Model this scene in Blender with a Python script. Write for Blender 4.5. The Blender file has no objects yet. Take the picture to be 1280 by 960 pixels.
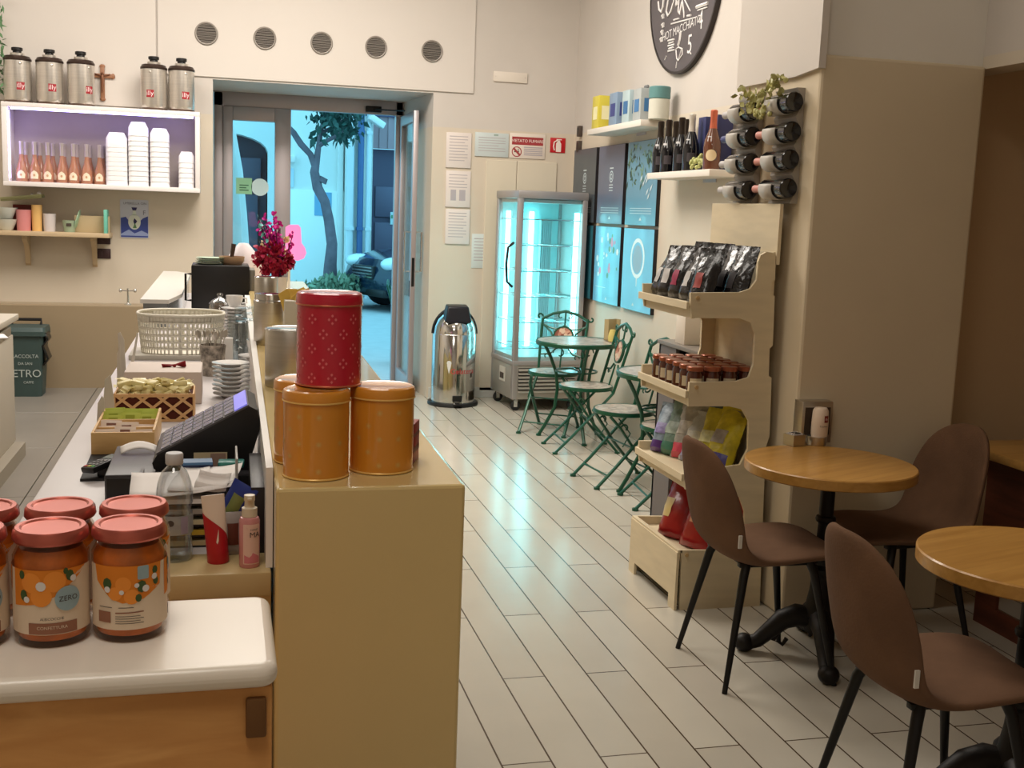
import bpy, bmesh, math, random
from mathutils import Matrix, Vector, Euler
random.seed(7)
PI = math.pi
C = bpy.context.scene.collection
sc = bpy.context.scene

# ---------------------------------------------------------------- camera model
FPX = 1427.49
YAW, PIT, ROL, CH = 0.25240872, 0.14896174, 0.03722047, 1.62
def _rot():
    cy, sy = math.cos(YAW), math.sin(YAW); cp, sp = math.cos(PIT), math.sin(PIT); cr, sr = math.cos(ROL), math.sin(ROL)
    A = Matrix(((cy, -sy, 0), (sy, cy, 0), (0, 0, 1)))
    B = Matrix(((1, 0, 0), (0, 0, -1), (0, 1, 0)))
    P = Matrix(((1, 0, 0), (0, cp, -sp), (0, sp, cp)))
    Q = Matrix(((cr, -sr, 0), (sr, cr, 0), (0, 0, 1)))
    return Q @ P @ B @ A
RM = _rot(); RT = RM.transposed()
CAM = Vector((0, 0, CH))
def U(px, py, X=None, Y=None, Z=None):
    """point of the real plane X=, Y= or Z= seen at a photo pixel"""
    d = RT @ Vector((px - 640, py - 480, FPX))
    if X is not None: t = X / d.x
    elif Y is not None: t = Y / d.y
    else: t = (Z - CH) / d.z
    return CAM + d * t
cam_d = bpy.data.cameras.new('camera'); cam = bpy.data.objects.new('camera', cam_d); C.objects.link(cam)
mw = Matrix((RM[0], -RM[1], -RM[2])).transposed().to_4x4(); mw.translation = CAM
cam.matrix_world = mw
cam_d.sensor_width = 36; cam_d.lens = FPX / 1280 * 36; cam_d.clip_start = 0.02; cam_d.clip_end = 200
sc.camera = cam

# ---------------------------------------------------------------- materials
def lin(c):
    c /= 255.0
    return c / 12.92 if c <= 0.04045 else ((c + 0.055) / 1.055) ** 2.4
def rgb(r, g, b): return (lin(r), lin(g), lin(b), 1)
_m = {}
def mat(name, c, rough=0.5, metal=0.0, nz=0.0, nscale=8.0, bump=0.0, bscale=60.0, trans=0.0, ior=1.45, coat=0.0, emit=None, es=0.0, alpha=1.0, sheen=0.0, spec=0.5, stretch=None):
    if name in _m: return _m[name]
    m = bpy.data.materials.new(name); m.use_nodes = True; nt = m.node_tree; b = nt.nodes['Principled BSDF']
    cc = rgb(*c)
    b.inputs['Base Color'].default_value = cc
    b.inputs['Roughness'].default_value = rough; b.inputs['Metallic'].default_value = metal
    b.inputs['IOR'].default_value = ior; b.inputs['Transmission Weight'].default_value = trans
    b.inputs['Coat Weight'].default_value = coat; b.inputs['Coat Roughness'].default_value = 0.05
    b.inputs['Alpha'].default_value = alpha; b.inputs['Sheen Weight'].default_value = sheen
    b.inputs['Specular IOR Level'].default_value = spec
    if emit:
        b.inputs['Emission Color'].default_value = rgb(*emit); b.inputs['Emission Strength'].default_value = es
    tc = nt.nodes.new('ShaderNodeTexCoord'); src = tc.outputs['Object']
    if stretch:
        mp = nt.nodes.new('ShaderNodeMapping'); mp.inputs['Scale'].default_value = stretch
        nt.links.new(src, mp.inputs['Vector']); src = mp.outputs['Vector']
    if nz:
        n = nt.nodes.new('ShaderNodeTexNoise'); n.inputs['Scale'].default_value = nscale; n.inputs['Detail'].default_value = 5
        nt.links.new(src, n.inputs['Vector'])
        r = nt.nodes.new('ShaderNodeValToRGB')
        r.color_ramp.elements[0].position = 0.3; r.color_ramp.elements[1].position = 0.7
        r.color_ramp.elements[0].color = tuple(v * (1 - nz) for v in cc[:3]) + (1,)
        r.color_ramp.elements[1].color = tuple(min(1, v * (1 + nz)) for v in cc[:3]) + (1,)
        nt.links.new(n.outputs['Fac'], r.inputs['Fac']); nt.links.new(r.outputs['Color'], b.inputs['Base Color'])
    if bump:
        n = nt.nodes.new('ShaderNodeTexNoise'); n.inputs['Scale'].default_value = bscale; n.inputs['Detail'].default_value = 3
        nt.links.new(src, n.inputs['Vector'])
        bp = nt.nodes.new('ShaderNodeBump'); bp.inputs['Strength'].default_value = bump; bp.inputs['Distance'].default_value = 0.01
        nt.links.new(n.outputs['Fac'], bp.inputs['Height']); nt.links.new(bp.outputs['Normal'], b.inputs['Normal'])
    _m[name] = m
    return m
def wood(name, c, dark, rough=0.5, stretch=(2, 20, 20), scale=3.0, coat=0.0):
    if name in _m: return _m[name]
    m = mat(name, c, rough, coat=coat); nt = m.node_tree; b = nt.nodes['Principled BSDF']
    tc = nt.nodes.new('ShaderNodeTexCoord'); mp = nt.nodes.new('ShaderNodeMapping'); mp.inputs['Scale'].default_value = stretch
    n = nt.nodes.new('ShaderNodeTexNoise'); n.inputs['Scale'].default_value = scale; n.inputs['Detail'].default_value = 6; n.inputs['Distortion'].default_value = 0.6
    r = nt.nodes.new('ShaderNodeValToRGB'); r.color_ramp.elements[0].position = 0.35; r.color_ramp.elements[1].position = 0.65
    r.color_ramp.elements[0].color = rgb(*dark); r.color_ramp.elements[1].color = rgb(*c)
    nt.links.new(tc.outputs['Object'], mp.inputs['Vector']); nt.links.new(mp.outputs['Vector'], n.inputs['Vector'])
    nt.links.new(n.outputs['Fac'], r.inputs['Fac']); nt.links.new(r.outputs['Color'], b.inputs['Base Color'])
    return m
def paint(name, up, low, zsplit, rough=0.6):
    """wall paint: one colour above a line at zsplit and another below"""
    m = mat(name, up, rough, bump=0.05, bscale=25); nt = m.node_tree; b = nt.nodes['Principled BSDF']
    g = nt.nodes.new('ShaderNodeNewGeometry'); s = nt.nodes.new('ShaderNodeSeparateXYZ'); k = nt.nodes.new('ShaderNodeMath'); k.operation = 'GREATER_THAN'; k.inputs[1].default_value = zsplit
    x = nt.nodes.new('ShaderNodeMix'); x.data_type = 'RGBA'
    n = nt.nodes.new('ShaderNodeTexNoise'); n.inputs['Scale'].default_value = 2.5
    x2 = nt.nodes.new('ShaderNodeMix'); x2.data_type = 'RGBA'; x2.blend_type = 'MULTIPLY'; x2.inputs['Factor'].default_value = 0.12
    nt.links.new(g.outputs['Position'], s.inputs[0]); nt.links.new(s.outputs['Z'], k.inputs[0]); nt.links.new(k.outputs[0], x.inputs['Factor'])
    x.inputs['A'].default_value = rgb(*low); x.inputs['B'].default_value = rgb(*up)
    nt.links.new(g.outputs['Position'], n.inputs['Vector']); nt.links.new(x.outputs['Result'], x2.inputs['A']); nt.links.new(n.outputs['Fac'], x2.inputs['B'])
    nt.links.new(x2.outputs['Result'], b.inputs['Base Color'])
    return m
def floor_mat():
    m = mat('floor_tile', (205, 196, 178), 0.2); nt = m.node_tree; b = nt.nodes['Principled BSDF']
    g = nt.nodes.new('ShaderNodeNewGeometry'); mp = nt.nodes.new('ShaderNodeMapping'); mp.vector_type = 'POINT'
    mp.inputs['Rotation'].default_value = (0, 0, -PI / 2)   # bricks run along world Y
    mp.inputs['Location'].default_value = (-4.92 % 1.23, 1.265, 0)
    br = nt.nodes.new('ShaderNodeTexBrick'); br.inputs['Scale'].default_value = 1.0
    br.inputs['Brick Width'].default_value = 1.23; br.inputs['Row Height'].default_value = 0.1535; br.inputs['Mortar Size'].default_value = 0.003
    br.inputs['Mortar Smooth'].default_value = 0.1; br.offset = 0.5
    br.inputs['Color1'].default_value = rgb(202, 196, 182); br.inputs['Color2'].default_value = rgb(191, 184, 170); br.inputs['Mortar'].default_value = rgb(78, 62, 46)
    nt.links.new(g.outputs['Position'], mp.inputs['Vector']); nt.links.new(mp.outputs['Vector'], br.inputs['Vector'])
    n = nt.nodes.new('ShaderNodeTexNoise'); n.inputs['Scale'].default_value = 3.0; n.inputs['Detail'].default_value = 6
    x2 = nt.nodes.new('ShaderNodeMix'); x2.data_type = 'RGBA'; x2.blend_type = 'MULTIPLY'; x2.inputs['Factor'].default_value = 0.16
    nt.links.new(g.outputs['Position'], n.inputs['Vector']); nt.links.new(br.outputs['Color'], x2.inputs['A']); nt.links.new(n.outputs['Fac'], x2.inputs['B'])
    nt.links.new(x2.outputs['Result'], b.inputs['Base Color'])
    bp = nt.nodes.new('ShaderNodeBump'); bp.inputs['Strength'].default_value = 0.25; bp.inputs['Distance'].default_value = 0.002; bp.invert = True
    nt.links.new(br.outputs['Fac'], bp.inputs['Height']); nt.links.new(bp.outputs['Normal'], b.inputs['Normal'])
    return m

# ---------------------------------------------------------------- mesh helper
class MB:
    def __init__(s, M=None):
        s.v = []; s.f = []; s.mi = []; s.mats = []; s.cur = 0; s.M = M
    def m(s, material):
        if material not in s.mats: s.mats.append(material)
        s.cur = s.mats.index(material); return s
    def at(s, loc=(0, 0, 0), rot=(0, 0, 0), scl=(1, 1, 1)):
        s.M = Matrix.LocRotScale(Vector(loc), Euler(rot), Vector(scl)); return s
    def add(s, vs, fs):
        o = len(s.v)
        for p in vs:
            p = Vector(p); s.v.append(s.M @ p if s.M is not None else p)
        for f in fs: s.f.append(tuple(i + o for i in f)); s.mi.append(s.cur)
        return s
    def box(s, x0, y0, z0, x1, y1, z1, b=0.0, seg=2):
        vs = [(x0, y0, z0), (x1, y0, z0), (x1, y1, z0), (x0, y1, z0), (x0, y0, z1), (x1, y0, z1), (x1, y1, z1), (x0, y1, z1)]
        fs = [(3, 2, 1, 0), (4, 5, 6, 7), (0, 1, 5, 4), (1, 2, 6, 5), (2, 3, 7, 6), (3, 0, 4, 7)]
        if not b: return s.add(vs, fs)
        bm = bmesh.new(); bv = [bm.verts.new(p) for p in vs]
        for f in fs: bm.faces.new([bv[i] for i in f])
        bmesh.ops.bevel(bm, geom=bm.edges[:], offset=b, segments=seg, affect='EDGES', profile=0.5)
        bm.verts.index_update(); s.add([p.co.copy() for p in bm.verts], [[p.index for p in f.verts] for f in bm.faces]); bm.free()
        return s
    def lathe(s, prof, seg=28, c=(0, 0, 0), sx=1.0, sy=1.0):
        vs = []; fs = []; rows = []
        for r, z in prof:
            if r <= 1e-6: rows.append([len(vs)]); vs.append((c[0], c[1], c[2] + z))
            else:
                rows.append(list(range(len(vs), len(vs) + seg)))
                for k in range(seg):
                    a = 2 * PI * k / seg; vs.append((c[0] + r * sx * math.cos(a), c[1] + r * sy * math.sin(a), c[2] + z))
        for a, b in zip(rows[:-1], rows[1:]):
            for k in range(seg):
                j = (k + 1) % seg
                if len(a) == 1 and len(b) == 1: continue
                if len(a) == 1: fs.append((a[0], b[j], b[k]))
                elif len(b) == 1: fs.append((a[k], a[j], b[0]))
                else: fs.append((a[k], a[j], b[j], b[k]))
        return s.add(vs, fs)
    def cyl(s, c, r, h, seg=24, b=0.0):
        if b: return s.lathe([(0, 0), (r - b, 0), (r, b), (r, h - b), (r - b, h), (0, h)], seg, c)
        return s.lathe([(0, 0), (r, 0), (r, h), (0, h)], seg, c)
    def tube(s, pts, r, seg=8, closed=False, flat=None):
        pts = [Vector(p) for p in pts]; n = len(pts); rs = r if isinstance(r, (list, tuple)) else [r] * n
        vs = []; fs = []; up = None
        for i, p in enumerate(pts):
            if closed: t = pts[(i + 1) % n] - pts[i - 1]
            else: t = pts[min(i + 1, n - 1)] - pts[max(i - 1, 0)]
            t.normalize()
            if up is None:
                up = Vector((0, 0, 1)) if abs(t.z) < 0.9 else Vector((1, 0, 0))
            a = t.cross(up)
            if a.length < 1e-5: a = t.cross(Vector((0, 1, 0)))
            a.normalize(); b = a.cross(t).normalized(); up = b
            for k in range(seg):
                q = 2 * PI * k / seg
                vs.append(p + a * (math.cos(q) * rs[i]) + b * (math.sin(q) * rs[i] * (flat or 1)))
        m = n if closed else n - 1
        for i in range(m):
            j = (i + 1) % n
            for k in range(seg):
                l = (k + 1) % seg; fs.append((i * seg + k, i * seg + l, j * seg + l, j * seg + k))
        if not closed:
            fs.append(tuple(range(seg - 1, -1, -1))); fs.append(tuple(range((n - 1) * seg, n * seg)))
        return s.add(vs, fs)
    def prism(s, poly, plane, a, b):
        n = len(poly)
        mk = {'xy': lambda p, d: (p[0], p[1], d), 'xz': lambda p, d: (p[0], d, p[1]), 'yz': lambda p, d: (d, p[0], p[1])}[plane]
        vs = [mk(p, a) for p in poly] + [mk(p, b) for p in poly]
        fs = [tuple(range(n - 1, -1, -1)), tuple(range(n, 2 * n))] + [(i, (i + 1) % n, n + (i + 1) % n, n + i) for i in range(n)]
        return s.add(vs, fs)
    def sheet(s, rows, closed_u=False):
        nu = len(rows[0]); vs = [p for r in rows for p in r]; fs = []
        for i in range(len(rows) - 1):
            for k in range(nu if closed_u else nu - 1):
                l = (k + 1) % nu; fs.append((i * nu + k, i * nu + l, (i + 1) * nu + l, (i + 1) * nu + k))
        return s.add(vs, fs)
    def ball(s, c, r, seg=16, rings=10):
        rx, ry, rz = r if isinstance(r, (tuple, list)) else (r, r, r)
        pr = [(math.sin(PI * i / rings), -math.cos(PI * i / rings)) for i in range(rings + 1)]
        vs = []; fs = []; rows = []
        for q, z in pr:
            if q < 1e-6: rows.append([len(vs)]); vs.append((c[0], c[1], c[2] + z * rz))
            else:
                rows.append(list(range(len(vs), len(vs) + seg)))
                for k in range(seg):
                    a = 2 * PI * k / seg; vs.append((c[0] + q * rx * math.cos(a), c[1] + q * ry * math.sin(a), c[2] + z * rz))
        for a, b in zip(rows[:-1], rows[1:]):
            for k in range(seg):
                j = (k + 1) % seg
                if len(a) == 1: fs.append((a[0], b[j], b[k]))
                elif len(b) == 1: fs.append((a[k], a[j], b[0]))
                else: fs.append((a[k], a[j], b[j], b[k]))
        return s.add(vs, fs)
    def wrap(s, poly, R, th0=-PI / 2, z0=0.0, k=4):
        k = max(k, math.ceil((max(q[0] for q in poly) - min(q[0] for q in poly)) / 2 / 0.006))
        """a 2-D outline (arc length, height) laid on a cylinder of radius R about z"""
        cu = sum(p[0] for p in poly) / len(poly); cv = sum(p[1] for p in poly) / len(poly)
        dense = []
        for i, p in enumerate(poly):
            q = poly[(i + 1) % len(poly)]; n = max(1, int(abs(q[0] - p[0]) / 0.006))
            for t in range(n): dense.append((p[0] + (q[0] - p[0]) * t / n, p[1] + (q[1] - p[1]) * t / n))
        n = len(dense); f = lambda u, v: (R * math.cos(th0 + u / R), R * math.sin(th0 + u / R), z0 + v)
        vs = [f(cu, cv)]; fs = []
        for j in range(1, k + 1):
            for p in dense: vs.append(f(cu + (p[0] - cu) * j / k, cv + (p[1] - cv) * j / k))
        for i in range(n): fs.append((0, 1 + i, 1 + (i + 1) % n))
        for j in range(1, k):
            for i in range(n):
                a = 1 + (j - 1) * n; b = 1 + j * n; l = (i + 1) % n; fs.append((a + i, b + i, b + l, a + l))
        return s.add(vs, fs)
    def flat(s, poly, plane='xz', d=0.0):
        mk = {'xy': lambda p: (p[0], p[1], d), 'xz': lambda p: (p[0], d, p[1]), 'yz': lambda p: (d, p[0], p[1])}[plane]
        return s.add([mk(p) for p in poly], [tuple(range(len(poly)))])
    def text(s, string, size, M, cyl=None, align='CENTER', ext=0.0):
        cu = bpy.data.curves.new('t', 'FONT'); cu.body = string; cu.size = size; cu.align_x = align; cu.align_y = 'CENTER'; cu.extrude = ext; cu.resolution_u = 3
        o = bpy.data.objects.new('t', cu); me = bpy.data.meshes.new_from_object(o)
        vs = [v.co.copy() for v in me.vertices]; fs = [tuple(p.vertices) for p in me.polygons]
        bpy.data.objects.remove(o); bpy.data.curves.remove(cu); bpy.data.meshes.remove(me)
        if cyl:
            R, th, z = cyl; vs = [Vector((R * math.cos(th + v.x / R), R * math.sin(th + v.x / R), z + v.y)) for v in vs]
        else: vs = [M @ v for v in vs]
        return s.add(vs, fs)
    def build(s, name, parent=None, smooth=True, mods=None, angle=35):
        me = bpy.data.meshes.new(name); me.from_pydata([tuple(p) for p in s.v], [], s.f); me.update()
        for m in s.mats: me.materials.append(m)
        me.polygons.foreach_set('material_index', s.mi)
        bm = bmesh.new(); bm.from_mesh(me); bmesh.ops.recalc_face_normals(bm, faces=bm.faces); bm.to_mesh(me); bm.free()
        if smooth:
            me.polygons.foreach_set('use_smooth', [True] * len(me.polygons)); me.set_sharp_from_angle(angle=math.radians(angle))
        o = bpy.data.objects.new(name, me); C.objects.link(o)
        if parent: o.parent = parent
        for k, kw in (mods or []):
            md = o.modifiers.new(k.lower(), k)
            for a, b in kw.items(): setattr(md, a, b)
        return o
def mb(material, loc=None, rot=(0, 0, 0)):
    s = MB()
    if loc is not None or rot != (0, 0, 0): s.at(loc or (0, 0, 0), rot)
    return s.m(material)
def thing(name, label, cat, loc=(0, 0, 0), rz=0.0, group=None):
    o = bpy.data.objects.new(name, None); C.objects.link(o); o.location = loc; o.rotation_euler = (0, 0, rz); o.empty_display_size = 0.05
    o['label'] = label; o['category'] = cat
    if group: o['group'] = group
    return o
def tag(o, label, cat, group=None, loc=None, rz=None):
    o['label'] = label; o['category'] = cat
    if group: o['group'] = group
    if loc is not None: o.location = loc
    if rz is not None: o.rotation_euler = (0, 0, rz)
    return o
def dup(o, loc, rz=None, label=None, group=None, rot=None):
    def cp(a, par):
        c = a.copy(); C.objects.link(c)
        if par: c.parent = par
        for ch in list(a.children): cp(ch, c)
        return c
    r = cp(o, None); r.location = loc
    if rot is not None: r.rotation_euler = rot
    elif rz is not None: r.rotation_euler = (0, 0, rz)
    if label: r['label'] = label
    if group: r['group'] = group
    return r
def struct(name, b, smooth=False):
    o = b.build(name, None, smooth); o['kind'] = 'structure'; return o
def circ(cx, cy, r, n=24, ry=None): return [(cx + r * math.cos(2 * PI * i / n), cy + (ry or r) * math.sin(2 * PI * i / n)) for i in range(n)]
def rrect(x0, y0, x1, y1, r, n=5):
    out = []
    for cx, cy, a in ((x1 - r, y0 + r, -PI / 2), (x1 - r, y1 - r, 0), (x0 + r, y1 - r, PI / 2), (x0 + r, y0 + r, PI)):
        for i in range(n + 1): out.append((cx + r * math.cos(a + PI / 2 * i / n), cy + r * math.sin(a + PI / 2 * i / n)))
    return out

# common materials
WHITE = mat('white_laminate', (232, 228, 222), 0.35)
PAPER = mat('paper', (226, 220, 216), 0.8)
BLACKP = mat('black_plastic', (22, 21, 22), 0.4)
BLACKM = mat('black_metal', (24, 22, 22), 0.45, 0.3)
STEEL = mat('brushed_steel', (196, 190, 180), 0.36, 1.0, nz=0.06, nscale=4, stretch=(1, 1, 40))
CHROME = mat('chrome', (215, 215, 215), 0.12, 1.0)
ALU = mat('aluminium_frame', (176, 168, 170), 0.42, 0.65)
GLASS = mat('clear_glass', (250, 252, 252), 0.02, trans=1.0, ior=1.45)
def thin_glass(name, tint, gl=0.1, cap=0.3):
    m = bpy.data.materials.new(name); m.use_nodes = True; nt = m.node_tree
    for n in list(nt.nodes): nt.nodes.remove(n)
    o = nt.nodes.new('ShaderNodeOutputMaterial'); t = nt.nodes.new('ShaderNodeBsdfTransparent'); g = nt.nodes.new('ShaderNodeBsdfGlossy'); x = nt.nodes.new('ShaderNodeMixShader'); f = nt.nodes.new('ShaderNodeFresnel')
    f.inputs['IOR'].default_value = 1.45; t.inputs['Color'].default_value = rgb(*tint); g.inputs['Roughness'].default_value = 0.02
    k = nt.nodes.new('ShaderNodeMath'); k.operation = 'MULTIPLY'; k.inputs[1].default_value = gl * 10; k.use_clamp = True; mn = nt.nodes.new('ShaderNodeMath'); mn.operation = 'MINIMUM'; mn.inputs[1].default_value = cap
    nt.links.new(f.outputs[0], k.inputs[0]); nt.links.new(k.outputs[0], mn.inputs[0]); nt.links.new(mn.outputs[0], x.inputs['Fac']); nt.links.new(t.outputs[0], x.inputs[1]); nt.links.new(g.outputs[0], x.inputs[2]); nt.links.new(x.outputs[0], o.inputs['Surface'])
    return m
PANE = thin_glass('window_pane', (246, 251, 252), 0.08)
CLEARP = thin_glass('clear_plastic', (246, 249, 250), 0.18)
WATER = thin_glass('water', (246, 250, 252), 0.04)
BEIGE = mat('beige_gloss', (216, 191, 132), 0.16, nz=0.03, nscale=3, coat=0.3)
PINE = wood('pine', (212, 196, 164), (196, 174, 136), 0.5, (6, 6, 1.5), 3.0)
OAK = wood('oak_top', (186, 138, 70), (170, 122, 58), 0.35, (1.5, 18, 18), 2.0, coat=0.15)
def rebase(root, loc):
    """children were built in world coordinates: put the root at the thing's base"""
    root.location = loc
    for ch in root.children: ch.matrix_parent_inverse = Matrix.Translation(-Vector(loc))
    return root
# ================================================================ ROOM
UPW = paint('wall_paint', (208, 200, 192), (214, 202, 184), 2.31)
struct('floor', mb(floor_mat()).box(-4, -1.4, -0.2, 4.6, 10.72, 0.0))
CEIL = mat('ceiling_white', (232, 226, 216), 0.8)
struct('ceiling', mb(CEIL).box(-4, -1.4, 4.2, 4.6, 9.7, 4.4))
BY = 9.70
struct('wall_back', mb(UPW).box(-4, BY, 0, -0.06, 10.8, 4.2).box(-0.06, BY, 2.585, 1.73, 10.8, 4.2).prism([(1.73, BY), (4.6, BY), (4.6, 10.8), (1.62, 10.8)], 'xy', 0, 4.2))
struct('wall_right', mb(UPW).box(2.98, 4.5, 0, 3.3, BY, 4.2))
struct('wall_lintel', mb(UPW).box(2.98, -1.4, 2.26, 3.12, 4.49, 4.2))
struct('wall_left', mb(UPW).box(-3.4, -1.4, 0, -3.2, BY, 4.2))
struct('wall_front', mb(UPW).box(-3.4, -1.6, 0, 4.6, -1.4, 4.2))
NICHE = mat('niche_paint', (206, 178, 142), 0.6, bump=0.05, bscale=25)
struct('wall_niche', mb(NICHE).box(2.99, 4.49, 0, 4.6, 4.7, 2.9).box(4.4, -1.4, 0, 4.6, 4.5, 2.9).box(3.12, -1.4, 2.75, 4.6, 4.5, 2.9))
PIL = paint('pilaster_paint', (240, 236, 229), (222, 206, 178), 2.27)
pm = mb(PIL).box(2.25, 4.12, 0, 2.98, 4.82, 2.27, 0.012)
pm.box(2.262, 4.145, 2.27, 2.98, 4.8, 4.2)
struct('wall_pilaster', pm)
bul = mb(mat('bulkhead_white', (214, 206, 198), 0.6))
bul.prism([(4.11, 2.215), (4.3, 2.20), (4.84, 2.205), (4.84, 4.2), (4.11, 4.2)], 'yz', 2.232, 2.262)
struct('trim_1', bul)
SEAM = mat('panel_white', (212, 204, 196), 0.55)
struct('trim_2', mb(SEAM).box(-0.48, BY - 0.016, 2.6, 2.07, BY, 3.9, 0.004).box(-2.95, BY - 0.016, 2.33, -0.492, BY, 3.9, 0.004))
# faint access panels low on the wall behind the cold cabinet
DP = mat('access_panel', (216, 206, 186), 0.5)
struct('trim_3', mb(DP).box(2.2, BY - 0.012, 0.06, 2.47, BY, 2.06, 0.004).box(2.475, BY - 0.012, 0.06, 2.83, BY, 2.06, 0.004))
DADO = mat('dado_gloss', (156, 138, 112), 0.3)
struct('trim_4', mb(DADO).box(-3.2, 9.5, 0, -0.1, BY, 0.78, 0.01))
struct('baseboard_back', mb(mat('baseboard', (205, 205, 200), 0.5)).box(1.75, BY - 0.012, 0, 2.98, BY, 0.09, 0.003))
PLAT = mat('bar_floor', (132, 126, 118), 0.35, nz=0.06, nscale=3)
pl = mb(PLAT)
for i in range(5):
    for j in range(6): pl.box(-3.19 + i * 0.56, 2.4 + j * 1.2, 0.0, -3.19 + i * 0.56 + 0.555, 2.4 + j * 1.2 + 1.195, 0.12, 0.002, 1)
o = struct('floor_bar', pl)
# ---- vents in the panel over the door
VENTR = mat('vent_ring', (150, 142, 134), 0.5, 0.2); VENTD = mat('vent_dark', (62, 56, 52), 0.6)
def make_vent():
    r = thing('air_vent', '', 'vent')
    mb(VENTR, rot=(PI / 2, 0, 0)).lathe([(0.088, 0), (0.09, 0.006), (0.084, 0.014), (0.077, 0.012), (0.075, 0.0)], 32).build('ring', r)
    mb(VENTD, rot=(PI / 2, 0, 0)).cyl((0, 0, 0), 0.077, 0.003, 32).build('backing', r)
    g = mb(VENTR)
    for k in range(-6, 7):
        z = k * 0.0115; w = math.sqrt(max(0, 0.076 ** 2 - z * z)) - 0.001
        g.add([(-w, -0.003, z + 0.003), (w, -0.003, z + 0.003), (w, -0.011, z - 0.003), (-w, -0.011, z - 0.003)], [(0, 1, 2, 3)])
    g.build('grille', r, False, [('SOLIDIFY', {'thickness': 0.0018})])
    return r
vlab = ['round grey wall vent at the left end of the row of five above the door', 'second round wall vent from the left, above the door mullion', 'middle one of the five round wall vents over the doorway', 'fourth round wall vent from the left, over the doorway', 'round wall vent at the right end of the row, above the open door leaf']
v0 = None
for (x, y), l in zip(((258, 42), (331, 48), (402, 54), (470, 59), (540, 64)), vlab):
    p = U(x, y, Y=BY - 0.017)
    if v0 is None: v0 = make_vent(); v0.location = p; v0['label'] = l; v0['group'] = 'round vents over the door'
    else: dup(v0, p, label=l)
# ---- shopfront door: frame, fixed sidelight, open leaf
DY = 10.70
fr = thing('door_1', '', 'door'); fr['kind'] = 'structure'
del fr['label']; del fr['category']
f = mb(ALU)
f.box(-0.058, DY - 0.03, 0, 0.02, DY + 0.05, 2.58, 0.004).box(-0.058, DY - 0.03, 2.46, 1.63, DY + 0.05, 2.585, 0.004).box(1.56, DY - 0.03, 0, 1.625, DY + 0.05, 2.58, 0.004)
f.build('door_frame', fr)
s_ = mb(ALU); s_.box(0.02, DY - 0.05, 0, 0.105, DY + 0.03, 2.46, 0.006).box(0.47, DY - 0.05, 0, 0.612, DY + 0.03, 2.46, 0.006).box(0.105, DY - 0.05, 2.34, 0.47, DY + 0.03, 2.46, 0.006).box(0.105, DY - 0.05, 0, 0.47, DY + 0.03, 0.14, 0.006)
sash = s_.build('sidelight_sash', fr)
mb(PANE).box(0.1, DY - 0.012, 0.13, 0.475, DY - 0.006, 2.35).build('pane', sash)
lf = thing('door_leaf', '', 'door'); del lf['label']; del lf['category']; lf.name = 'door_leaf'; lf.parent = fr
L = 0.80
lm = mb(ALU); lm.box(0, -0.022, 0.01, 0.075, 0.022, 2.45, 0.005).box(L - 0.075, -0.022, 0.01, L, 0.022, 2.45, 0.005).box(0.07, -0.022, 2.36, L - 0.07, 0.022, 2.45, 0.005).box(0.07, -0.022, 0.01, L - 0.07, 0.022, 0.14, 0.005)
bpy.data.objects.remove(lf)
leaf = lm.build('door_leaf', fr); hx = U(500, 300, Y=DY - 0.04).x; fx_ = U(517, 300, Y=DY - 0.84).x; leaf.location = (hx, DY - 0.04, 0); leaf.rotation_euler = (0, 0, math.atan2(-0.80, fx_ - hx))
mb(PANE).box(0.07, -0.004, 0.13, L - 0.07, 0.004, 2.37).build('pane', leaf)
h = mb(CHROME)
for sy in (-1, 1): h.tube([(L - 0.035, sy * 0.02, 1.08), (L - 0.035, sy * 0.075, 1.08), (L - 0.035, sy * 0.075, 1.42), (L - 0.035, sy * 0.02, 1.42)], 0.009)
h.build('pull_handle', leaf)
mb(BLACKM).box(L - 0.045, -0.026, 0.86, L - 0.03, 0.026, 1.0, 0.002).box(L - 0.01, -0.012, 0.95, L + 0.002, 0.012, 1.2).build('lock', leaf)
cl = mb(BLACKM); cl.box(1.28, DY - 0.075, 2.475, 1.42, DY - 0.03, 2.53, 0.006).tube([(1.36, DY - 0.08, 2.5), (1.5, DY - 0.2, 2.49), (1.585, DY - 0.36, 2.48)], 0.007, 6)
cl.build('door_closer', fr)
# stickers on the sidelight glass
STG = mat('sticker_green', (150, 205, 165), 0.6); STW = mat('sticker_white', (205, 228, 232), 0.6)
p0 = U(295, 222, Y=DY - 0.014); p1 = U(315, 243, Y=DY - 0.014)
b_ = mb(STG).box(p0.x, DY - 0.0145, p1.z, p1.x, DY - 0.0125, p0.z)
b_.m(mat('sticker_dark', (70, 120, 90), 0.6))
for k in range(3): b_.box(p0.x + 0.03, DY - 0.0155, p1.z + 0.03 + k * 0.022, p1.x - 0.03 - 0.02 * (k % 2), DY - 0.0144, p1.z + 0.04 + k * 0.022)
tag(b_.build('window_sticker', None, False), 'square pale green sticker on the narrow glass beside the doorway', 'sticker')
p = U(325, 234, Y=DY - 0.014)
tag(mb(STW).prism(circ(p.x, p.z, 0.077, 32), 'xz', DY - 0.0145, DY - 0.0125).build('window_sticker', None, False), 'round white sticker on the narrow glass beside the doorway', 'sticker')

# ================================================================ OUTSIDE
ASPH = mat('street_paving', (176, 178, 178), 0.7, nz=0.06, nscale=6)
struct('floor_street', mb(ASPH).box(-14, 10.72, -0.22, 22, 30, -0.02))
FAC = mat('facade_plaster', (226, 226, 220), 0.85, nz=0.05, nscale=1.2)
FY = 21.0
a = U(245, 160, Y=FY); 
fac = thing('street_facade', 'pale plastered house front across the street beyond the doorway', 'building')
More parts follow.
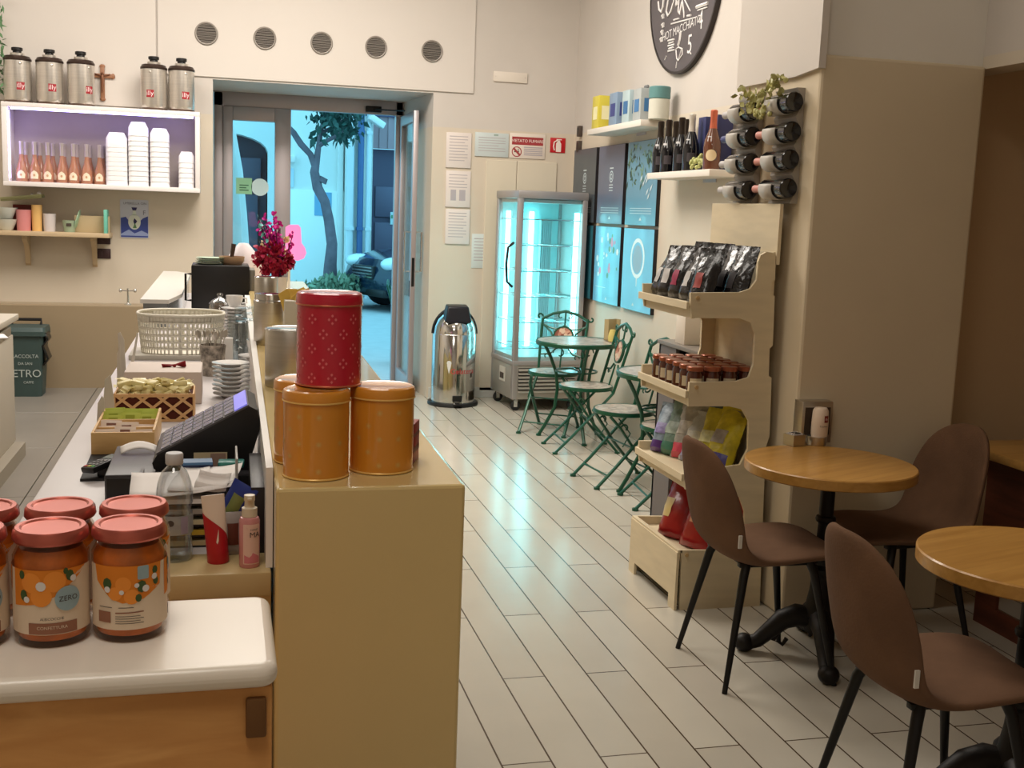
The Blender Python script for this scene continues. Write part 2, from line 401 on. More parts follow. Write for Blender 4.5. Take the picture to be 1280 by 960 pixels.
# wall with an arched opening at the left
ax0, ax1 = U(250, 300, Y=FY).x, U(334, 300, Y=FY).x
azs, azt = U(334, 190, Y=FY).z, U(292, 165, Y=FY).z
w = mb(FAC); arch = [(ax1, 0)]
n = 12; amid = (ax0 + ax1) / 2 - 0.3; hw = ax1 - amid
for i in range(n + 1):
    t = PI * i / n; arch.append((amid + hw * math.cos(t), azs + (azt - azs) * math.sin(t)))
arch.append((amid - hw, 0))
w.prism(arch + [(amid - hw - 5, 0), (amid - hw - 5, 9), (ax1 + 0.0, 9)], 'xz', FY, FY + 0.5)
gx0, gx1 = U(452, 250, Y=FY).x, U(520, 250, Y=FY).x
w.box(ax1, FY, 0, U(465, 250, Y=FY).x, FY + 0.5, 9).box(U(465, 250, Y=FY).x, FY, 5.2, gx1 + 9, FY + 0.5, 9).box(gx1 + 1.2, FY, 0, gx1 + 9, FY + 0.5, 9)
w.build('wall', fac, False)
mb(mat('facade_plinth', (236, 238, 232), 0.85)).box(ax1 + 0.2, FY - 0.05, 0, U(430, 250, Y=FY).x, FY, U(400, 238, Y=FY).z, 0.01).build('plinth', fac)
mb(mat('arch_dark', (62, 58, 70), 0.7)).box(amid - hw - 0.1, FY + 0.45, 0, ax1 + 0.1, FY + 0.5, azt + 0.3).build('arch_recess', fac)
ad = mb(mat('arch_door', (84, 80, 96), 0.6)); ad.box(amid - 0.3, FY + 0.36, 0, ax1 - 0.15, FY + 0.44, azs - 0.75, 0.02).box(amid - 0.2, FY + 0.3, azs - 0.5, ax1 - 0.1, FY + 0.4, azs - 0.1, 0.02)
ad.build('arch_door', fac)
sg = mb(mat('facade_sign', (200, 215, 225), 0.7)); q0 = U(356, 210, Y=FY); q1 = U(367, 234, Y=FY); sg.box(q0.x, FY - 0.03, q1.z, q1.x, FY, q0.z); sg.build('plaque', fac)
gp = mb(mat('plinth_panel', (120, 168, 200), 0.7)); q0 = U(393, 240, Y=FY); q1 = U(414, 270, Y=FY); gp.box(q0.x, FY - 0.06, q1.z, q1.x, FY - 0.045, q0.z); gp.build('grey_panel', fac)
lampb = mb(WHITE); q0 = U(363, 199, Y=FY); lampb.box(q0.x - 0.08, FY - 0.16, q0.z - 0.06, q0.x + 0.08, FY, q0.z + 0.06, 0.02); lampb.build('wall_lamp', fac)
# pilaster strips and downpipes between plaster and gate
st = mb(FAC)
for x0, x1, d in ((421, 428, 0.10), (430, 437, 0.16), (439, 446, 0.12)): st.box(U(x0, 250, Y=FY).x, FY - d, 0, U(x1, 250, Y=FY).x, FY, 6, 0.02)
st.build('pilaster_strip', fac)
rebase(fac, (1.5, FY, 0))
PIPE = mat('downpipe_paint', (214, 222, 224), 0.5); PIPED = mat('downpipe_dark', (74, 104, 150), 0.5)
pl_ = ['white downpipe on the house front beside the tree trunk', 'dark blue drain pipe on the house front left of the shutter', 'white downpipe close to the shuttered gate']
for x, r, m_, l in ((437, 0.07, PIPE, pl_[0]), (450, 0.055, PIPED, pl_[1]), (460, 0.05, PIPE, pl_[2])):
    q = U(x, 250, Y=FY - 0.22); t = mb(m_).tube([(q.x, FY - 0.25, -0.02), (q.x, FY - 0.25, 1.0), (q.x, FY - 0.25, 6)], r, 12)
    for z in (1.2, 2.9, 4.5): t.box(q.x - r * 1.08, FY - 0.25 - r * 1.1, z, q.x + r * 1.08, FY - 0.16, z + 0.06)
    tag(t.build('downpipe'), l, 'pipe', 'downpipes on the house front')
gt = thing('garage_gate', 'dark blue grey gate under a ribbed roller shutter across the street', 'gate')
sx0, sx1 = U(463, 200, Y=FY).x, gx1 + 1.2
SHUT = mat('shutter_metal', (166, 136, 142), 0.55, 0.2); GATE = mat('gate_metal', (84, 76, 96), 0.55, 0.2)
zt0, zt1 = U(480, 146, Y=FY).z, U(480, 186, Y=FY).z
sh = mb(SHUT); nx = 26
for i in range(nx): sh.box(sx0 + (sx1 - sx0) * i / nx, FY + 0.02 + 0.02 * (i % 2), zt1, sx0 + (sx1 - sx0) * (i + 1) / nx, FY + 0.1, zt0)
sh.build('ribbed_shutter', gt, False)
g = mb(GATE).box(sx0, FY + 0.2, -0.02, sx1, FY + 0.3, zt1)
zg = U(480, 233, Y=FY).z
g.m(mat('gate_panel', (100, 92, 112), 0.5, 0.2))
for k in range(4): g.box(sx0 + 0.12 + k * 0.72, FY + 0.15, 0.15, sx0 + 0.74 + k * 0.72, FY + 0.21, 1.35, 0.015).box(sx0 + 0.12 + k * 0.72, FY + 0.15, 1.45, sx0 + 0.74 + k * 0.72, FY + 0.21, zg, 0.015)
g.build('gate_leaf', gt)
mb(mat('gate_lintel', (70, 66, 100), 0.5)).box(sx0 - 0.1, FY - 0.02, zt0, sx1, FY + 0.3, 5.3).build('lintel', gt)
ns = mb(mat('gate_notice', (200, 222, 222), 0.6))
for q in ((488, 265, 498, 281),):
    q0 = U(q[0], q[1], Y=FY + 0.14); q1 = U(q[2], q[3], Y=FY + 0.14); ns.box(q0.x, FY + 0.13, q1.z, q1.x, FY + 0.15, q0.z)
ns.m(mat('notice_mark', (90, 150, 110), 0.6)); q0 = U(493, 271, Y=FY + 0.12); ns.box(q0.x - 0.06, FY + 0.126, q0.z - 0.03, q0.x + 0.06, FY + 0.13, q0.z + 0.03)
ns.build('notice', gt, False)
n2 = mb(mat('gate_notice', (200, 222, 222), 0.6)); q0 = U(495, 238, Y=FY + 0.14); q1 = U(500, 254, Y=FY + 0.14); n2.box(q0.x, FY + 0.13, q1.z, q1.x, FY + 0.15, q0.z); n2.build('notice', gt, False)
rebase(gt, ((sx0 + sx1) / 2, FY + 0.1, 0))
cc = thing('security_camera', 'white security camera on the wall beside the ribbed shutter', 'camera'); q = U(464, 153, Y=FY - 0.3)
t = MB(); t.at((q.x + 0.09, FY - 0.35, q.z + 0.02), (0, 0.5, 0.3)); t.m(WHITE).box(-0.16, -0.06, -0.06, 0.16, 0.06, 0.06, 0.02); t.build('housing', cc)
mb(WHITE).tube([(q.x - 0.03, FY, q.z + 0.02), (q.x - 0.03, FY - 0.3, q.z + 0.02)], 0.03).build('bracket', cc); rebase(cc, (q.x, FY - 0.2, q.z))
# tree
BARK = mat('tree_bark', (108, 96, 104), 0.9, nz=0.2, nscale=6, bump=0.5, bscale=12); LEAF = mat('tree_leaf', (40, 74, 66), 0.6, nz=0.3, nscale=3)
TY = 19.4
tr = thing('street_tree', 'leaning street tree with one forked trunk in front of the pale house', 'tree')
T3 = lambda x, y, dy=0: Vector((U(x, y, Y=TY + dy)))
tk = mb(BARK)
tk.tube([T3(412, 365), T3(413, 330), T3(415, 305), T3(411, 275), T3(406, 252), T3(397, 235), T3(393, 215), T3(395, 203)], [0.14, 0.105, 0.09, 0.085, 0.08, 0.085, 0.075, 0.06], 12)
tk.tube([T3(395, 210), T3(388, 193), T3(376, 180), T3(367, 166), T3(362, 160)], [0.065, 0.052, 0.055, 0.05, 0.04], 10)
tk.tube([T3(364, 164), T3(359, 160), T3(361, 145), T3(362, 120)], [0.03, 0.025, 0.022, 0.02], 6)
tk.tube([T3(395, 205), T3(398, 185), T3(401, 165), T3(404, 150, .2), T3(407, 130, .2)], [0.06, 0.045, 0.038, 0.03, 0.02], 8)
tk.tube([T3(399, 182), T3(410, 175, -.2), T3(421, 170, -.3), T3(433, 160, -.2)], [0.04, 0.035, 0.03, 0.02], 6)
tk.tube([T3(402, 166), T3(412, 161, .2), T3(424, 155, .2), T3(436, 145, .3)], [0.035, 0.03, 0.025, 0.02], 6)
tk.tube([T3(402, 228), T3(405, 222)], [0.08, 0.07], 8)
tk.build('trunk', tr)
lv = mb(LEAF)
rnd = random.Random(3)
def leaves(out, cx, cy, rx, ry, n, size, dy=0.6, Yc=TY):
    for _ in range(n):
        q = U(cx + rnd.gauss(0, 1) * rx * .5, cy + rnd.gauss(0, 1) * ry * .5, Y=Yc + rnd.uniform(-dy, dy)); M_ = Matrix.LocRotScale(q, Euler((rnd.uniform(0, 6), rnd.uniform(0, 6), rnd.uniform(0, 6))), Vector((size * rnd.uniform(.7, 1.3),) * 3))
        out.add([M_ @ Vector(v) for v in ((0, 0, 0), (0.35, 0.28, 0.05), (1, 0, 0.1), (0.35, -0.28, 0.05))], [(0, 1, 2, 3)])
leaves(lv, 425, 145, 22, 16, 300, 0.13); leaves(lv, 432, 168, 16, 12, 130, 0.13); leaves(lv, 403, 145, 14, 14, 70, 0.12); leaves(lv, 420, 115, 40, 18, 260, 0.16); leaves(lv, 398, 172, 8, 6, 14, 0.2)
lv.build('foliage', tr, False); rebase(tr, T3(412, 366))
# hedge in front of the wall
hd = mb(mat('hedge_leaf', (120, 140, 112), 0.7, nz=0.35, nscale=4))
for _ in range(900):
    x = rnd.uniform(358, 450); y = rnd.uniform(352, 384) - 7 * math.sin((x - 358) / 108 * PI) + (8 if x < 400 else 0)
    q = U(x, y, Y=18.7 + rnd.uniform(-.35, .35)); q.z = max(q.z, 0.0); M_ = Matrix.LocRotScale(q, Euler((rnd.uniform(0, 6), rnd.uniform(0, 6), rnd.uniform(0, 6))), Vector((0.11,) * 3))
    hd.add([M_ @ Vector(v) for v in ((0, 0, 0), (0.4, 0.3, 0.05), (1, 0, 0.1), (0.4, -0.3, 0.05))], [(0, 1, 2, 3)])
tag(hd.build('hedge', None, False), 'low leafy hedge at the foot of the street tree', 'hedge'); bpy.data.objects['hedge']['kind'] = 'stuff'
# car, front end in view
car = thing('parked_car', 'dark blue parked car with its front end showing beside the open door', 'car')
CB = mat('car_paint', (18, 40, 62), 0.2, 0.3, coat=0.8); TY_ = mat('tyre', (26, 28, 34), 0.8); LH = mat('headlight_glass', (214, 228, 232), 0.1, coat=0.6)
prof = [(0.0, 0.28), (-0.03, 0.5), (0.02, 0.68), (0.12, 0.82), (0.55, 0.95), (1.15, 1.02), (1.75, 1.42), (2.9, 1.45), (3.5, 1.05), (4.0, 0.95), (4.1, 0.5), (4.05, 0.28)]
rows = []
for y, sx, sz in ((-0.84, 0.16, 0.95), (-0.8, 0.05, 0.985), (-0.5, 0.0, 1.0), (0, -0.06, 1.01), (0.5, 0.0, 1.0), (0.8, 0.05, 0.985), (0.84, 0.16, 0.95)):
    rows.append([(2.0 + (x - 2.0) * (1 - sx * .5), y, z * sz) for x, z in prof])
bd = mb(CB).sheet(rows, True); bd.add(rows[0], [tuple(range(len(prof)))]); bd.add(rows[-1], [tuple(range(len(prof)))]); bd.build('body', car)
mb(mat('car_window', (20, 28, 36), 0.1)).prism([(1.32, 1.07), (1.8, 1.38), (2.85, 1.4), (3.3, 1.08)], 'xz', -0.842, -0.80).build('side_window', car)
for sy in (-1, 1):
    for x in (0.75, 3.25):
        t = MB(); t.at((x, sy * 0.78, 0.31), (PI / 2, 0, 0)); t.m(TY_).lathe([(0.19, -0.09), (0.29, -0.09), (0.31, -0.06), (0.31, 0.06), (0.29, 0.09), (0.19, 0.09)], 24)
        wh = t.build('wheel', car); t = MB(); t.at((x, sy * 0.78, 0.31), (PI / 2, 0, 0)); t.m(CHROME).lathe([(0, 0.05 * sy), (0.07, 0.06 * sy), (0.19, 0.085 * sy), (0.2, 0.05 * sy)], 20); t.build('wheel_rim', wh)
for sy in (-1, 1): mb(LH).ball((0.2, sy * 0.62, 0.76), (0.24, 0.215, 0.12)).build('headlight', car)
gr = mb(BLACKP).box(-0.06, -0.36, 0.5, 0.02, 0.36, 0.72, 0.02); gr.m(CHROME)
for k in range(4): gr.box(-0.075, -0.34, 0.53 + k * 0.05, -0.05, 0.34, 0.55 + k * 0.05)
gr.build('grille', car); mb(BLACKP).box(-0.05, -0.7, 0.24, 0.1, 0.7, 0.36, 0.03).build('lower_bumper', car)
q = U(473, 388, Y=17.7); car.location = (q.x - 0.12, 18.45, -0.02); car.rotation_euler = (0, 0, 0.35)
# folded parasol outside behind the narrow pane
ps = thing('folded_parasol', 'folded white parasol standing outside behind the narrow pane', 'parasol')
q = U(297, 330, Y=13.4)
CV = mat('parasol_canvas', (226, 230, 226), 0.85)
pm_ = []
for i, (r, z) in enumerate(((0.22, 1.15), (0.2, 1.5), (0.16, 2.0), (0.1, 2.4), (0.03, 2.75), (0.004, 2.8))):
    pm_.append([((r * (1 + 0.22 * math.cos(8 * 2 * PI * k / 48))) * math.cos(2 * PI * k / 48), (r * (1 + 0.22 * math.cos(8 * 2 * PI * k / 48))) * math.sin(2 * PI * k / 48), z) for k in range(48)])
mb(CV).sheet(pm_, True).build('canopy', ps); mb(ALU).cyl((0, 0, 0.05), 0.022, 2.7, 12).build('pole', ps); mb(mat('concrete', (150, 150, 150), 0.9)).box(-0.25, -0.25, 0, 0.25, 0.25, 0.08, 0.02).build('base', ps)
ps.location = (q.x - 0.14, 13.4, -0.02)
# ================================================================ BAR COUNTER
ZT, ZW, ZS = 1.15, 0.98, 1.08
bar = thing('bar_counter', 'long beige bar counter with a raised glossy ledge running toward the door', 'counter')
L0, R0, L1 = U(345, 612, Z=ZT), U(581.5, 605, Z=ZT), U(312, 372, Z=ZT)
R1 = U(459, 451, Z=ZT); yl = 7.2
xl = lambda y: L0.x + (L1.x - L0.x) * (y - L0.y) / (L1.y - L0.y)
xr = lambda y: R0.x + (R1.x - R0.x) * (y - R0.y) / (R1.y - R0.y)
b = mb(BEIGE); b.prism([(L0.x, 1.892), (R0.x, 1.892), (xr(yl), yl), (xl(yl), yl)], 'xy', 0.0, ZT)
o = b.build('ledge', bar, False); md = o.modifiers.new('bevel', 'BEVEL'); md.width = 0.006; md.segments = 2
mb(WHITE).prism([(L0.x - 0.012, 2.0), (L0.x, 2.0), (L1.x, L1.y), (L1.x - 0.024, L1.y)], 'xy', ZW, ZT + 0.012).build('edge_panel', bar, False)
wkt = thing('worktop_counter', 'lower pale worktop behind the raised bar ledge with till and trays', 'counter')
mb(mat('worktop_lilac', (206, 200, 200), 0.35)).box(-0.388, 2.1, ZW - 0.035, 0.088, 8.32, ZW, 0.004).build('worktop', wkt)
mb(BEIGE).box(-0.35, 2.06, 0, 0.086, 8.3, ZW - 0.035).build('base', wkt, False)
SHB = mat('shelf_board', (196, 172, 124), 0.35, nz=0.04)
mb(SHB).box(-0.6, 1.975, ZW - 0.045, L0.x - 0.003, 2.1, ZW, 0.004).build('front_board', wkt)
mb(BEIGE).box(-0.55, 1.99, 0, L0.x - 0.003, 2.06, ZW - 0.045).build('front_panel', wkt, False)
rebase(wkt, (-0.15, 4, 0))
rebase(bar, (0.1, 4, 0))
# foreground chest with the white slab
ch = thing('wooden_chest', 'pine chest with thick white slab top in the left foreground', 'chest')
A = U(348, 832, Z=ZS); B = U(340, 742, Z=ZS); tk_ = ZS - U(348, 862, Y=A.y).z
sl = mb(mat('white_slab', (238, 228, 214), 0.3, coat=0.2)); sl.prism(rrect(-1.0, A.y, A.x, B.y, 0.022, 6), 'xy', ZS - tk_, ZS)
o = sl.build('slab_top', ch, True); md = o.modifiers.new('bevel', 'BEVEL'); md.width = 0.013; md.segments = 5; md.limit_method = 'ANGLE'; md.angle_limit = math.radians(60); md.use_clamp_overlap = False
CHW = wood('chest_pine', (222, 164, 98), (204, 144, 80), 0.5, (3, 3, 14), 2.2)
mb(CHW).box(-0.98, A.y + 0.012, 0, A.x - 0.006, B.y - 0.01, ZS - tk_, 0.004).build('body', ch)
q = U(320, 890, Y=A.y + 0.012); mb(mat('hinge_bronze', (120, 84, 50), 0.5, 0.5)).box(q.x - 0.012, A.y + 0.004, q.z - 0.03, q.x + 0.012, A.y + 0.014, q.z + 0.02, 0.003).build('hinge', ch)
rebase(ch, (-0.45, (A.y + B.y) / 2, 0))
# jam jars
JAM = mat('orange_jam', (206, 112, 40), 0.3, nz=0.25, nscale=40); LIDC = mat('copper_lid', (192, 102, 88), 0.3, 0.7); LBL = mat('jar_label', (226, 204, 178), 0.6)
ORG = mat('label_orange', (226, 130, 30), 0.6); FRU = mat('fruit_orange', (240, 146, 50), 0.6); LFG = mat('label_leaf', (62, 84, 40), 0.6); BLU = mat('label_blue', (150, 172, 178), 0.6); INK = mat('ink', (70, 60, 54), 0.7); BRN = mat('label_brown', (150, 100, 76), 0.6); GLJ = thin_glass('jar_glass', (250, 244, 236), 0.1)
RJ = 0.0445; HJ = 0.142
def make_jar():
    r = thing('jam_jar', '', 'jar')
    mb(JAM).lathe([(0, 0.006), (RJ - 0.006, 0.008), (RJ - 0.003, 0.016), (RJ - 0.0025, 0.106), (RJ - 0.008, 0.118), (0, 0.118)], 36).build('jam', r)
    mb(GLJ).lathe([(0, 0), (RJ - 0.005, 0), (RJ, 0.008), (RJ, 0.108), (RJ - 0.006, 0.12), (RJ - 0.007, 0.132)], 36).build('glass', r)
    mb(LIDC).lathe([(RJ - 0.008, 0.125), (RJ - 0.002, 0.126), (RJ, 0.129), (RJ - 0.001, HJ - 0.004), (RJ - 0.004, HJ), (RJ - 0.009, HJ), (RJ - 0.0115, HJ - 0.002), (0, HJ - 0.002)], 40).build('lid', r)
    l = MB(); R = RJ + 0.0006; l.m(LBL); l.wrap([(-0.058, 0.018), (0.058, 0.018), (0.058, 0.098), (-0.058, 0.098)], R, k=3)
    l.m(ORG).wrap([(-0.05, 0.052), (-0.02, 0.056), (0.005, 0.066), (0.035, 0.0885), (0.045, 0.0985), (-0.05, 0.0985)], R + 0.0003, k=3)
    l.m(FRU)
    for u, v, q in ((-0.024, 0.083, 0.0125), (0.004, 0.084, 0.013), (-0.012, 0.066, 0.0125)): l.wrap(circ(u, v, q, 18), R + 0.0006 + 0.0002 * q * 10, k=2)
    l.m(LFG)
    for u, v, q in ((-0.034, 0.067, 0.005), (0.022, 0.09, 0.005), (-0.036, 0.092, 0.004), (0.017, 0.096, 0.003)): l.wrap(circ(u, v, q, 8, q * 1.4), R + 0.0009, k=1)
    l.m(PAPER)
    for u, v, q in ((-0.012, 0.079, 0.006), (-0.03, 0.062, 0.004), (0.026, 0.086, 0.004)): l.wrap(circ(u, v, q, 10), R + 0.0011, k=1)
    l.m(BLU).wrap(circ(0.019, 0.062, 0.0155, 24), R + 0.0012, k=2)
    l.m(INK).text('ZERO', 0.009, None, (R + 0.0016, -PI / 2 + 0.019 / R, 0.062))
    l.text('ALBICOCCHE', 0.0045, None, (R + 0.0012, -PI / 2, 0.038))
    l.m(BRN).wrap([(-0.028, 0.019), (0.03, 0.019), (0.03, 0.033), (-0.028, 0.033)], R + 0.0007, k=2)
    l.m(LBL).text('CONFETTURA', 0.0055, None, (R + 0.0012, -PI / 2, 0.027))
    l.build('label', r); return r
def jar_back_label(r):
    """second face of the label: nutrition table and barcode under a wreath of oranges"""
    pass
j0 = make_jar(); first = True
spec = [((60, 812), 0.12, 'front row jam jar showing the blue round badge on its label'), ((151, 806), 2.3, 'jam jar at the right front, its label turned to the small print'), ((-31, 818), 0.35, 'jam jar in the front row cut off by the left picture edge'),
        ((72, 776), 0.2, 'jam jar in the back row behind the jar with the blue badge'), ((157, 772), 0.5, 'jam jar at the right end of the back row, nearest the water bottle'), ((-8, 780), 0.1, 'jam jar in the back row cut off by the left picture edge')]
fx = None
l2 = MB(); R = RJ + 0.0006; T2 = -PI / 2 - 2.3
# label side with small print, same sheet continued round the jar
l2.m(LBL).wrap([(-0.056, 0.018), (0.056, 0.018), (0.056, 0.098), (-0.056, 0.098)], R, T2, k=3)
l2.m(ORG).wrap([(-0.044, 0.0985), (-0.04, 0.078), (-0.02, 0.058), (-0.005, 0.052), (0.02, 0.056), (0.044, 0.07), (0.046, 0.0985)], R + 0.0003, T2, k=3)
l2.m(FRU)
for u, v, q in ((-0.004, 0.076, 0.0095), (0.006, 0.06, 0.0095), (-0.014, 0.064, 0.0085)): l2.wrap(circ(u, v, q, 16), R + 0.0007, T2, k=2)
l2.m(LFG)
for u, v, q in ((-0.024, 0.076, 0.006), (0.018, 0.072, 0.006), (0.036, 0.09, 0.004), (0.014, 0.058, 0.004), (0.037, 0.076, 0.004)): l2.wrap(circ(u, v, q, 8, q * 1.3), R + 0.0009, T2, k=1)
l2.m(PAPER)
for u, v, q in ((-0.024, 0.069, 0.004), (-0.006, 0.066, 0.003), (0.023, 0.069, 0.0045), (0.012, 0.074, 0.003), (0.035, 0.082, 0.004)): l2.wrap(circ(u, v, q, 10), R + 0.0011, T2, k=1)
l2.m(BLU).wrap(rrect(0.013, 0.081, 0.027, 0.098, 0.002), R + 0.0008, T2, k=2)
l2.m(BRN).wrap([(-0.038, 0.027), (-0.02, 0.027), (-0.02, 0.041), (-0.038, 0.041)], R + 0.0007, T2, k=2)
l2.wrap([(-0.014, 0.039), (0.02, 0.0395), (0.02, 0.041), (-0.014, 0.0405)], R + 0.0007, T2, k=1)
l2.m(INK)
for k in range(4): l2.wrap([(-0.014, 0.026 + 0.003 * k), (0.02 - 0.004 * (k % 2), 0.026 + 0.003 * k), (0.02 - 0.004 * (k % 2), 0.0267 + 0.003 * k), (-0.014, 0.0267 + 0.003 * k)], R + 0.0007, T2, k=1)
for u in (-0.036, -0.01): l2.wrap([(u, 0.046), (u + 0.018, 0.046), (u + 0.018, 0.0468), (u, 0.0468)], R + 0.0007, T2, k=1)
lb2 = l2.build('label', j0); lb2['label'] = 'back of the paper label with small print'
for i, ((x, y), rz, lab) in enumerate(spec):
    q = U(x, y, Z=ZS) + Vector((0, RJ, 0)); q.z = ZS
    if fx is None: fx = q
    if i >= 3: q.y = fx.y + 0.103
    else: q.y = fx.y + (0.004 if i == 1 else 0)
    if i == 1: q.x = max(q.x, fx.x + 0.0905)
    if i == 2: q.x = fx.x - 0.094
    if i == 3: j3 = q.x
    if i == 4: q.x = max(q.x, j3 + 0.092)
    if i == 5: q.x = j3 - 0.094
    if i == 0: j0.location = q; j0.rotation_euler = (0, 0, rz); j0['label'] = lab; j0['group'] = 'jam jars on the white slab'
    else: dup(j0, q, rz, lab)
# tins
TINR = mat('tin_red', (190, 16, 48), 0.25, 0.0, coat=0.5); TINO = mat('tin_orange', (216, 142, 44), 0.28, 0.0, coat=0.5); TMR = mat('tin_red_motif', (226, 116, 124), 0.3, 0.0); TMO = mat('tin_gold_motif', (232, 186, 104), 0.25, 0.2); RIM = mat('tin_rim', (206, 120, 90), 0.25, 0.7)
def make_tin(name, R, H, cm, mm, diamond):
    r = thing(name, '', 'tin'); lz = H * 0.865
    b = mb(cm).lathe([(0, 0.002), (R - 0.004, 0.002), (R - 0.0015, 0.004), (R - 0.0015, lz)], 48); b.m(RIM if diamond else TMO).lathe([(R - 0.003, 0), (R, 0.0015), (R, 0.003), (R - 0.002, 0.005)], 48)
    b.m(mm); n = 9; rows_ = 5
    for j in range(rows_):
        for k in range(n):
            u = (k + 0.5 * (j % 2)) * 2 * PI * R / n; v = 0.018 + j * (lz - 0.04) / (rows_ - 1); s_ = 0.0072
            if diamond:
                for a_, w_ in ((1.0, 0), ):
                    for du, dv in ((0, s_), (0, -s_), (s_ * .9, 0), (-s_ * .9, 0)): b.wrap([(u + du * .9 - s_ * .35, v + dv * .9), (u + du * .9, v + dv * .9 - s_ * .4), (u + du * .9 + s_ * .35, v + dv * .9), (u + du * .9, v + dv * .9 + s_ * .4)], R - 0.0008, -PI / 2, 0, 1)
            elif (j + k) % 2 == 0 or j == 2:
                for a in range(4):
                    t = a * PI / 4; c_, s2 = math.cos(t), math.sin(t); q = 0.0058; ww = 0.0006
                    b.wrap([(u + q * c_ - ww * s2, v + q * s2 + ww * c_), (u - q * c_ - ww * s2, v - q * s2 + ww * c_), (u - q * c_ + ww * s2, v - q * s2 - ww * c_), (u + q * c_ + ww * s2, v + q * s2 - ww * c_)], R - 0.0009, -PI / 2, 0, 1)
    b.build('body', r)
    l = mb(cm).lathe([(R, lz), (R + 0.0004, lz + 0.004), (R, H - 0.006), (R - 0.002, H - 0.002), (R - 0.006, H), (R - 0.010, H - 0.001), (0, H - 0.0015)], 48)
    l.m(RIM if diamond else TMO).lathe([(R - 0.001, lz - 0.001), (R + 0.001, lz), (R + 0.001, lz + 0.0015), (R, lz + 0.003)], 48)
    l.build('lid', r); return r
RT_ = 0.0585
q = U(398, 603, Z=ZT) + Vector((0, RT_, 0)); HT = 0.155
t1 = make_tin('biscuit_tin', RT_, HT, TINO, TMO, False); t1.location = q; t1['label'] = 'orange biscuit tin at the front left of the three, directly under the red tin'; t1['group'] = 'orange tins on the ledge'
q2 = U(482, 595, Z=ZT) + Vector((0, RT_, 0)); q2.x = max(q2.x, q.x + 0.117 * 0.99); t2 = dup(t1, q2, 0.4, 'orange biscuit tin at the right of the three, nearest the ledge edge')
q3 = Vector((q.x + 0.012, q.y + 0.119, ZT)); q3.x = U(342, 520, Y=q3.y).x + RT_; t3 = dup(t1, q3, 0.9, 'orange biscuit tin mostly hidden behind the front left orange one')
xr_ = U(372, 470, Y=q.y).x; xr2 = U(455, 470, Y=q.y).x
RR = 0.0585; tr_ = make_tin('biscuit_tin', RR, 0.165, TINR, TMR, True); tr_.location = Vector(((xr_ + xr2) / 2, q.y + 0.045, ZT + HT)); tr_['label'] = 'red biscuit tin with pink diamond pattern stacked on the orange tins'
# small red box behind the right tin
q = U(524, 552, Z=ZT); rb = mb(mat('red_carton', (150, 22, 24), 0.4)).box(-0.012, -0.03, 0, 0.012, 0.03, 0.075, 0.001); rb.m(mat('carton_dark', (96, 12, 14), 0.4)).box(0.0121, -0.028, 0.02, 0.0125, 0.028, 0.03).box(0.0121, -0.028, 0.05, 0.0125, 0.028, 0.056)
tag(rb.build('tea_carton'), 'small red carton peeping out behind the right orange tin', 'box', loc=q2 + Vector((0.062, 0.062, 0)), rz=-0.35)

# canisters on the ledge
def canister(name, R, H, lab, loc, lid=False, grp=None):
    r = thing(name, lab, 'canister', loc, 0, grp)
    mb(STEEL).lathe([(0, 0), (R - 0.002, 0), (R, 0.003), (R, H - (0.016 if lid else 0.003)), (R - 0.002, H - (0.014 if lid else 0))] + ([] if lid else [(R - 0.006, H - 0.001), (0, H - 0.001)]), 40).build('body', r)
    l = mb(CHROME)
    if lid: l.lathe([(R - 0.002, H - 0.016), (R + 0.001, H - 0.015), (R + 0.001, H - 0.009), (R - 0.004, H - 0.006), (R - 0.004, H + 0.012), (R - 0.006, H + 0.014), (0, H + 0.014)], 40)
    else: l.lathe([(R - 0.001, H - 0.002), (R + 0.0005, H - 0.001), (R - 0.003, H + 0.002), (R - 0.006, H + 0.001), (0, H + 0.0005)], 40)
    l.build('lid', r); return r
RC = 0.067; q = U(331, 486, Z=ZT); yc = q.y + RC * 0.9; xc = U(331, 450, Y=yc).x + RC
canister('steel_canister', RC, yc and (U(360, 411, Y=yc).z - ZT), 'wide steel canister just behind the red tin on the ledge', (xc, yc, ZT), False, 'steel canisters on the ledge')
RC = 0.05; yc = U(339, 432, Z=ZT).y + RC; xc = U(317, 400, Y=yc).x + RC
canister('steel_canister', RC, U(336, 372, Y=yc).z - ZT, 'tall narrow steel canister with stepped lid, behind the wide one', (xc, yc, ZT), True, 'steel canisters on the ledge')
RC = 0.048; yc = 4.9; xc = U(318, 350, Y=yc).x + RC
canister('steel_canister', RC, U(332, 346, Y=yc).z - ZT, 'farthest steel canister, under the magenta flowers', (xc, yc, ZT), False, 'steel canisters on the ledge')
# pale box with yellow napkins
nb = thing('napkin_box', 'pale box holding yellow napkins behind the red tin', 'box'); yc = 3.6; q = U(356, 376, Y=yc); q1_ = U(392, 376, Y=yc)
mb(mat('cream_board', (206, 200, 186), 0.6)).box(q.x, yc, ZT, q1_.x, yc + 0.1, q.z, 0.003).build('carton', nb)
ym = mb(mat('yellow_napkin', (226, 190, 96), 0.8)); rn = random.Random(5)
for k in range(7):
    M_ = Matrix.LocRotScale(Vector((q.x + 0.02 + rn.uniform(0, .06), yc + 0.03 + 0.007 * k, q.z - 0.01)), Euler((rn.uniform(-.2, .2), rn.uniform(-.6, .6), rn.uniform(-.4, .4))), None)
    ym.add([M_ @ Vector(v) for v in ((-0.03, 0, -0.02), (0.03, 0, -0.02), (0.035, 0.006, 0.035), (0, -0.004, 0.045), (-0.03, 0.005, 0.036))], [(0, 1, 2, 3, 4)])
ym.build('napkins', nb, False, [('SOLIDIFY', {'thickness': 0.002})]); rebase(nb, ((q.x + q1_.x) / 2, yc + 0.05, ZT))
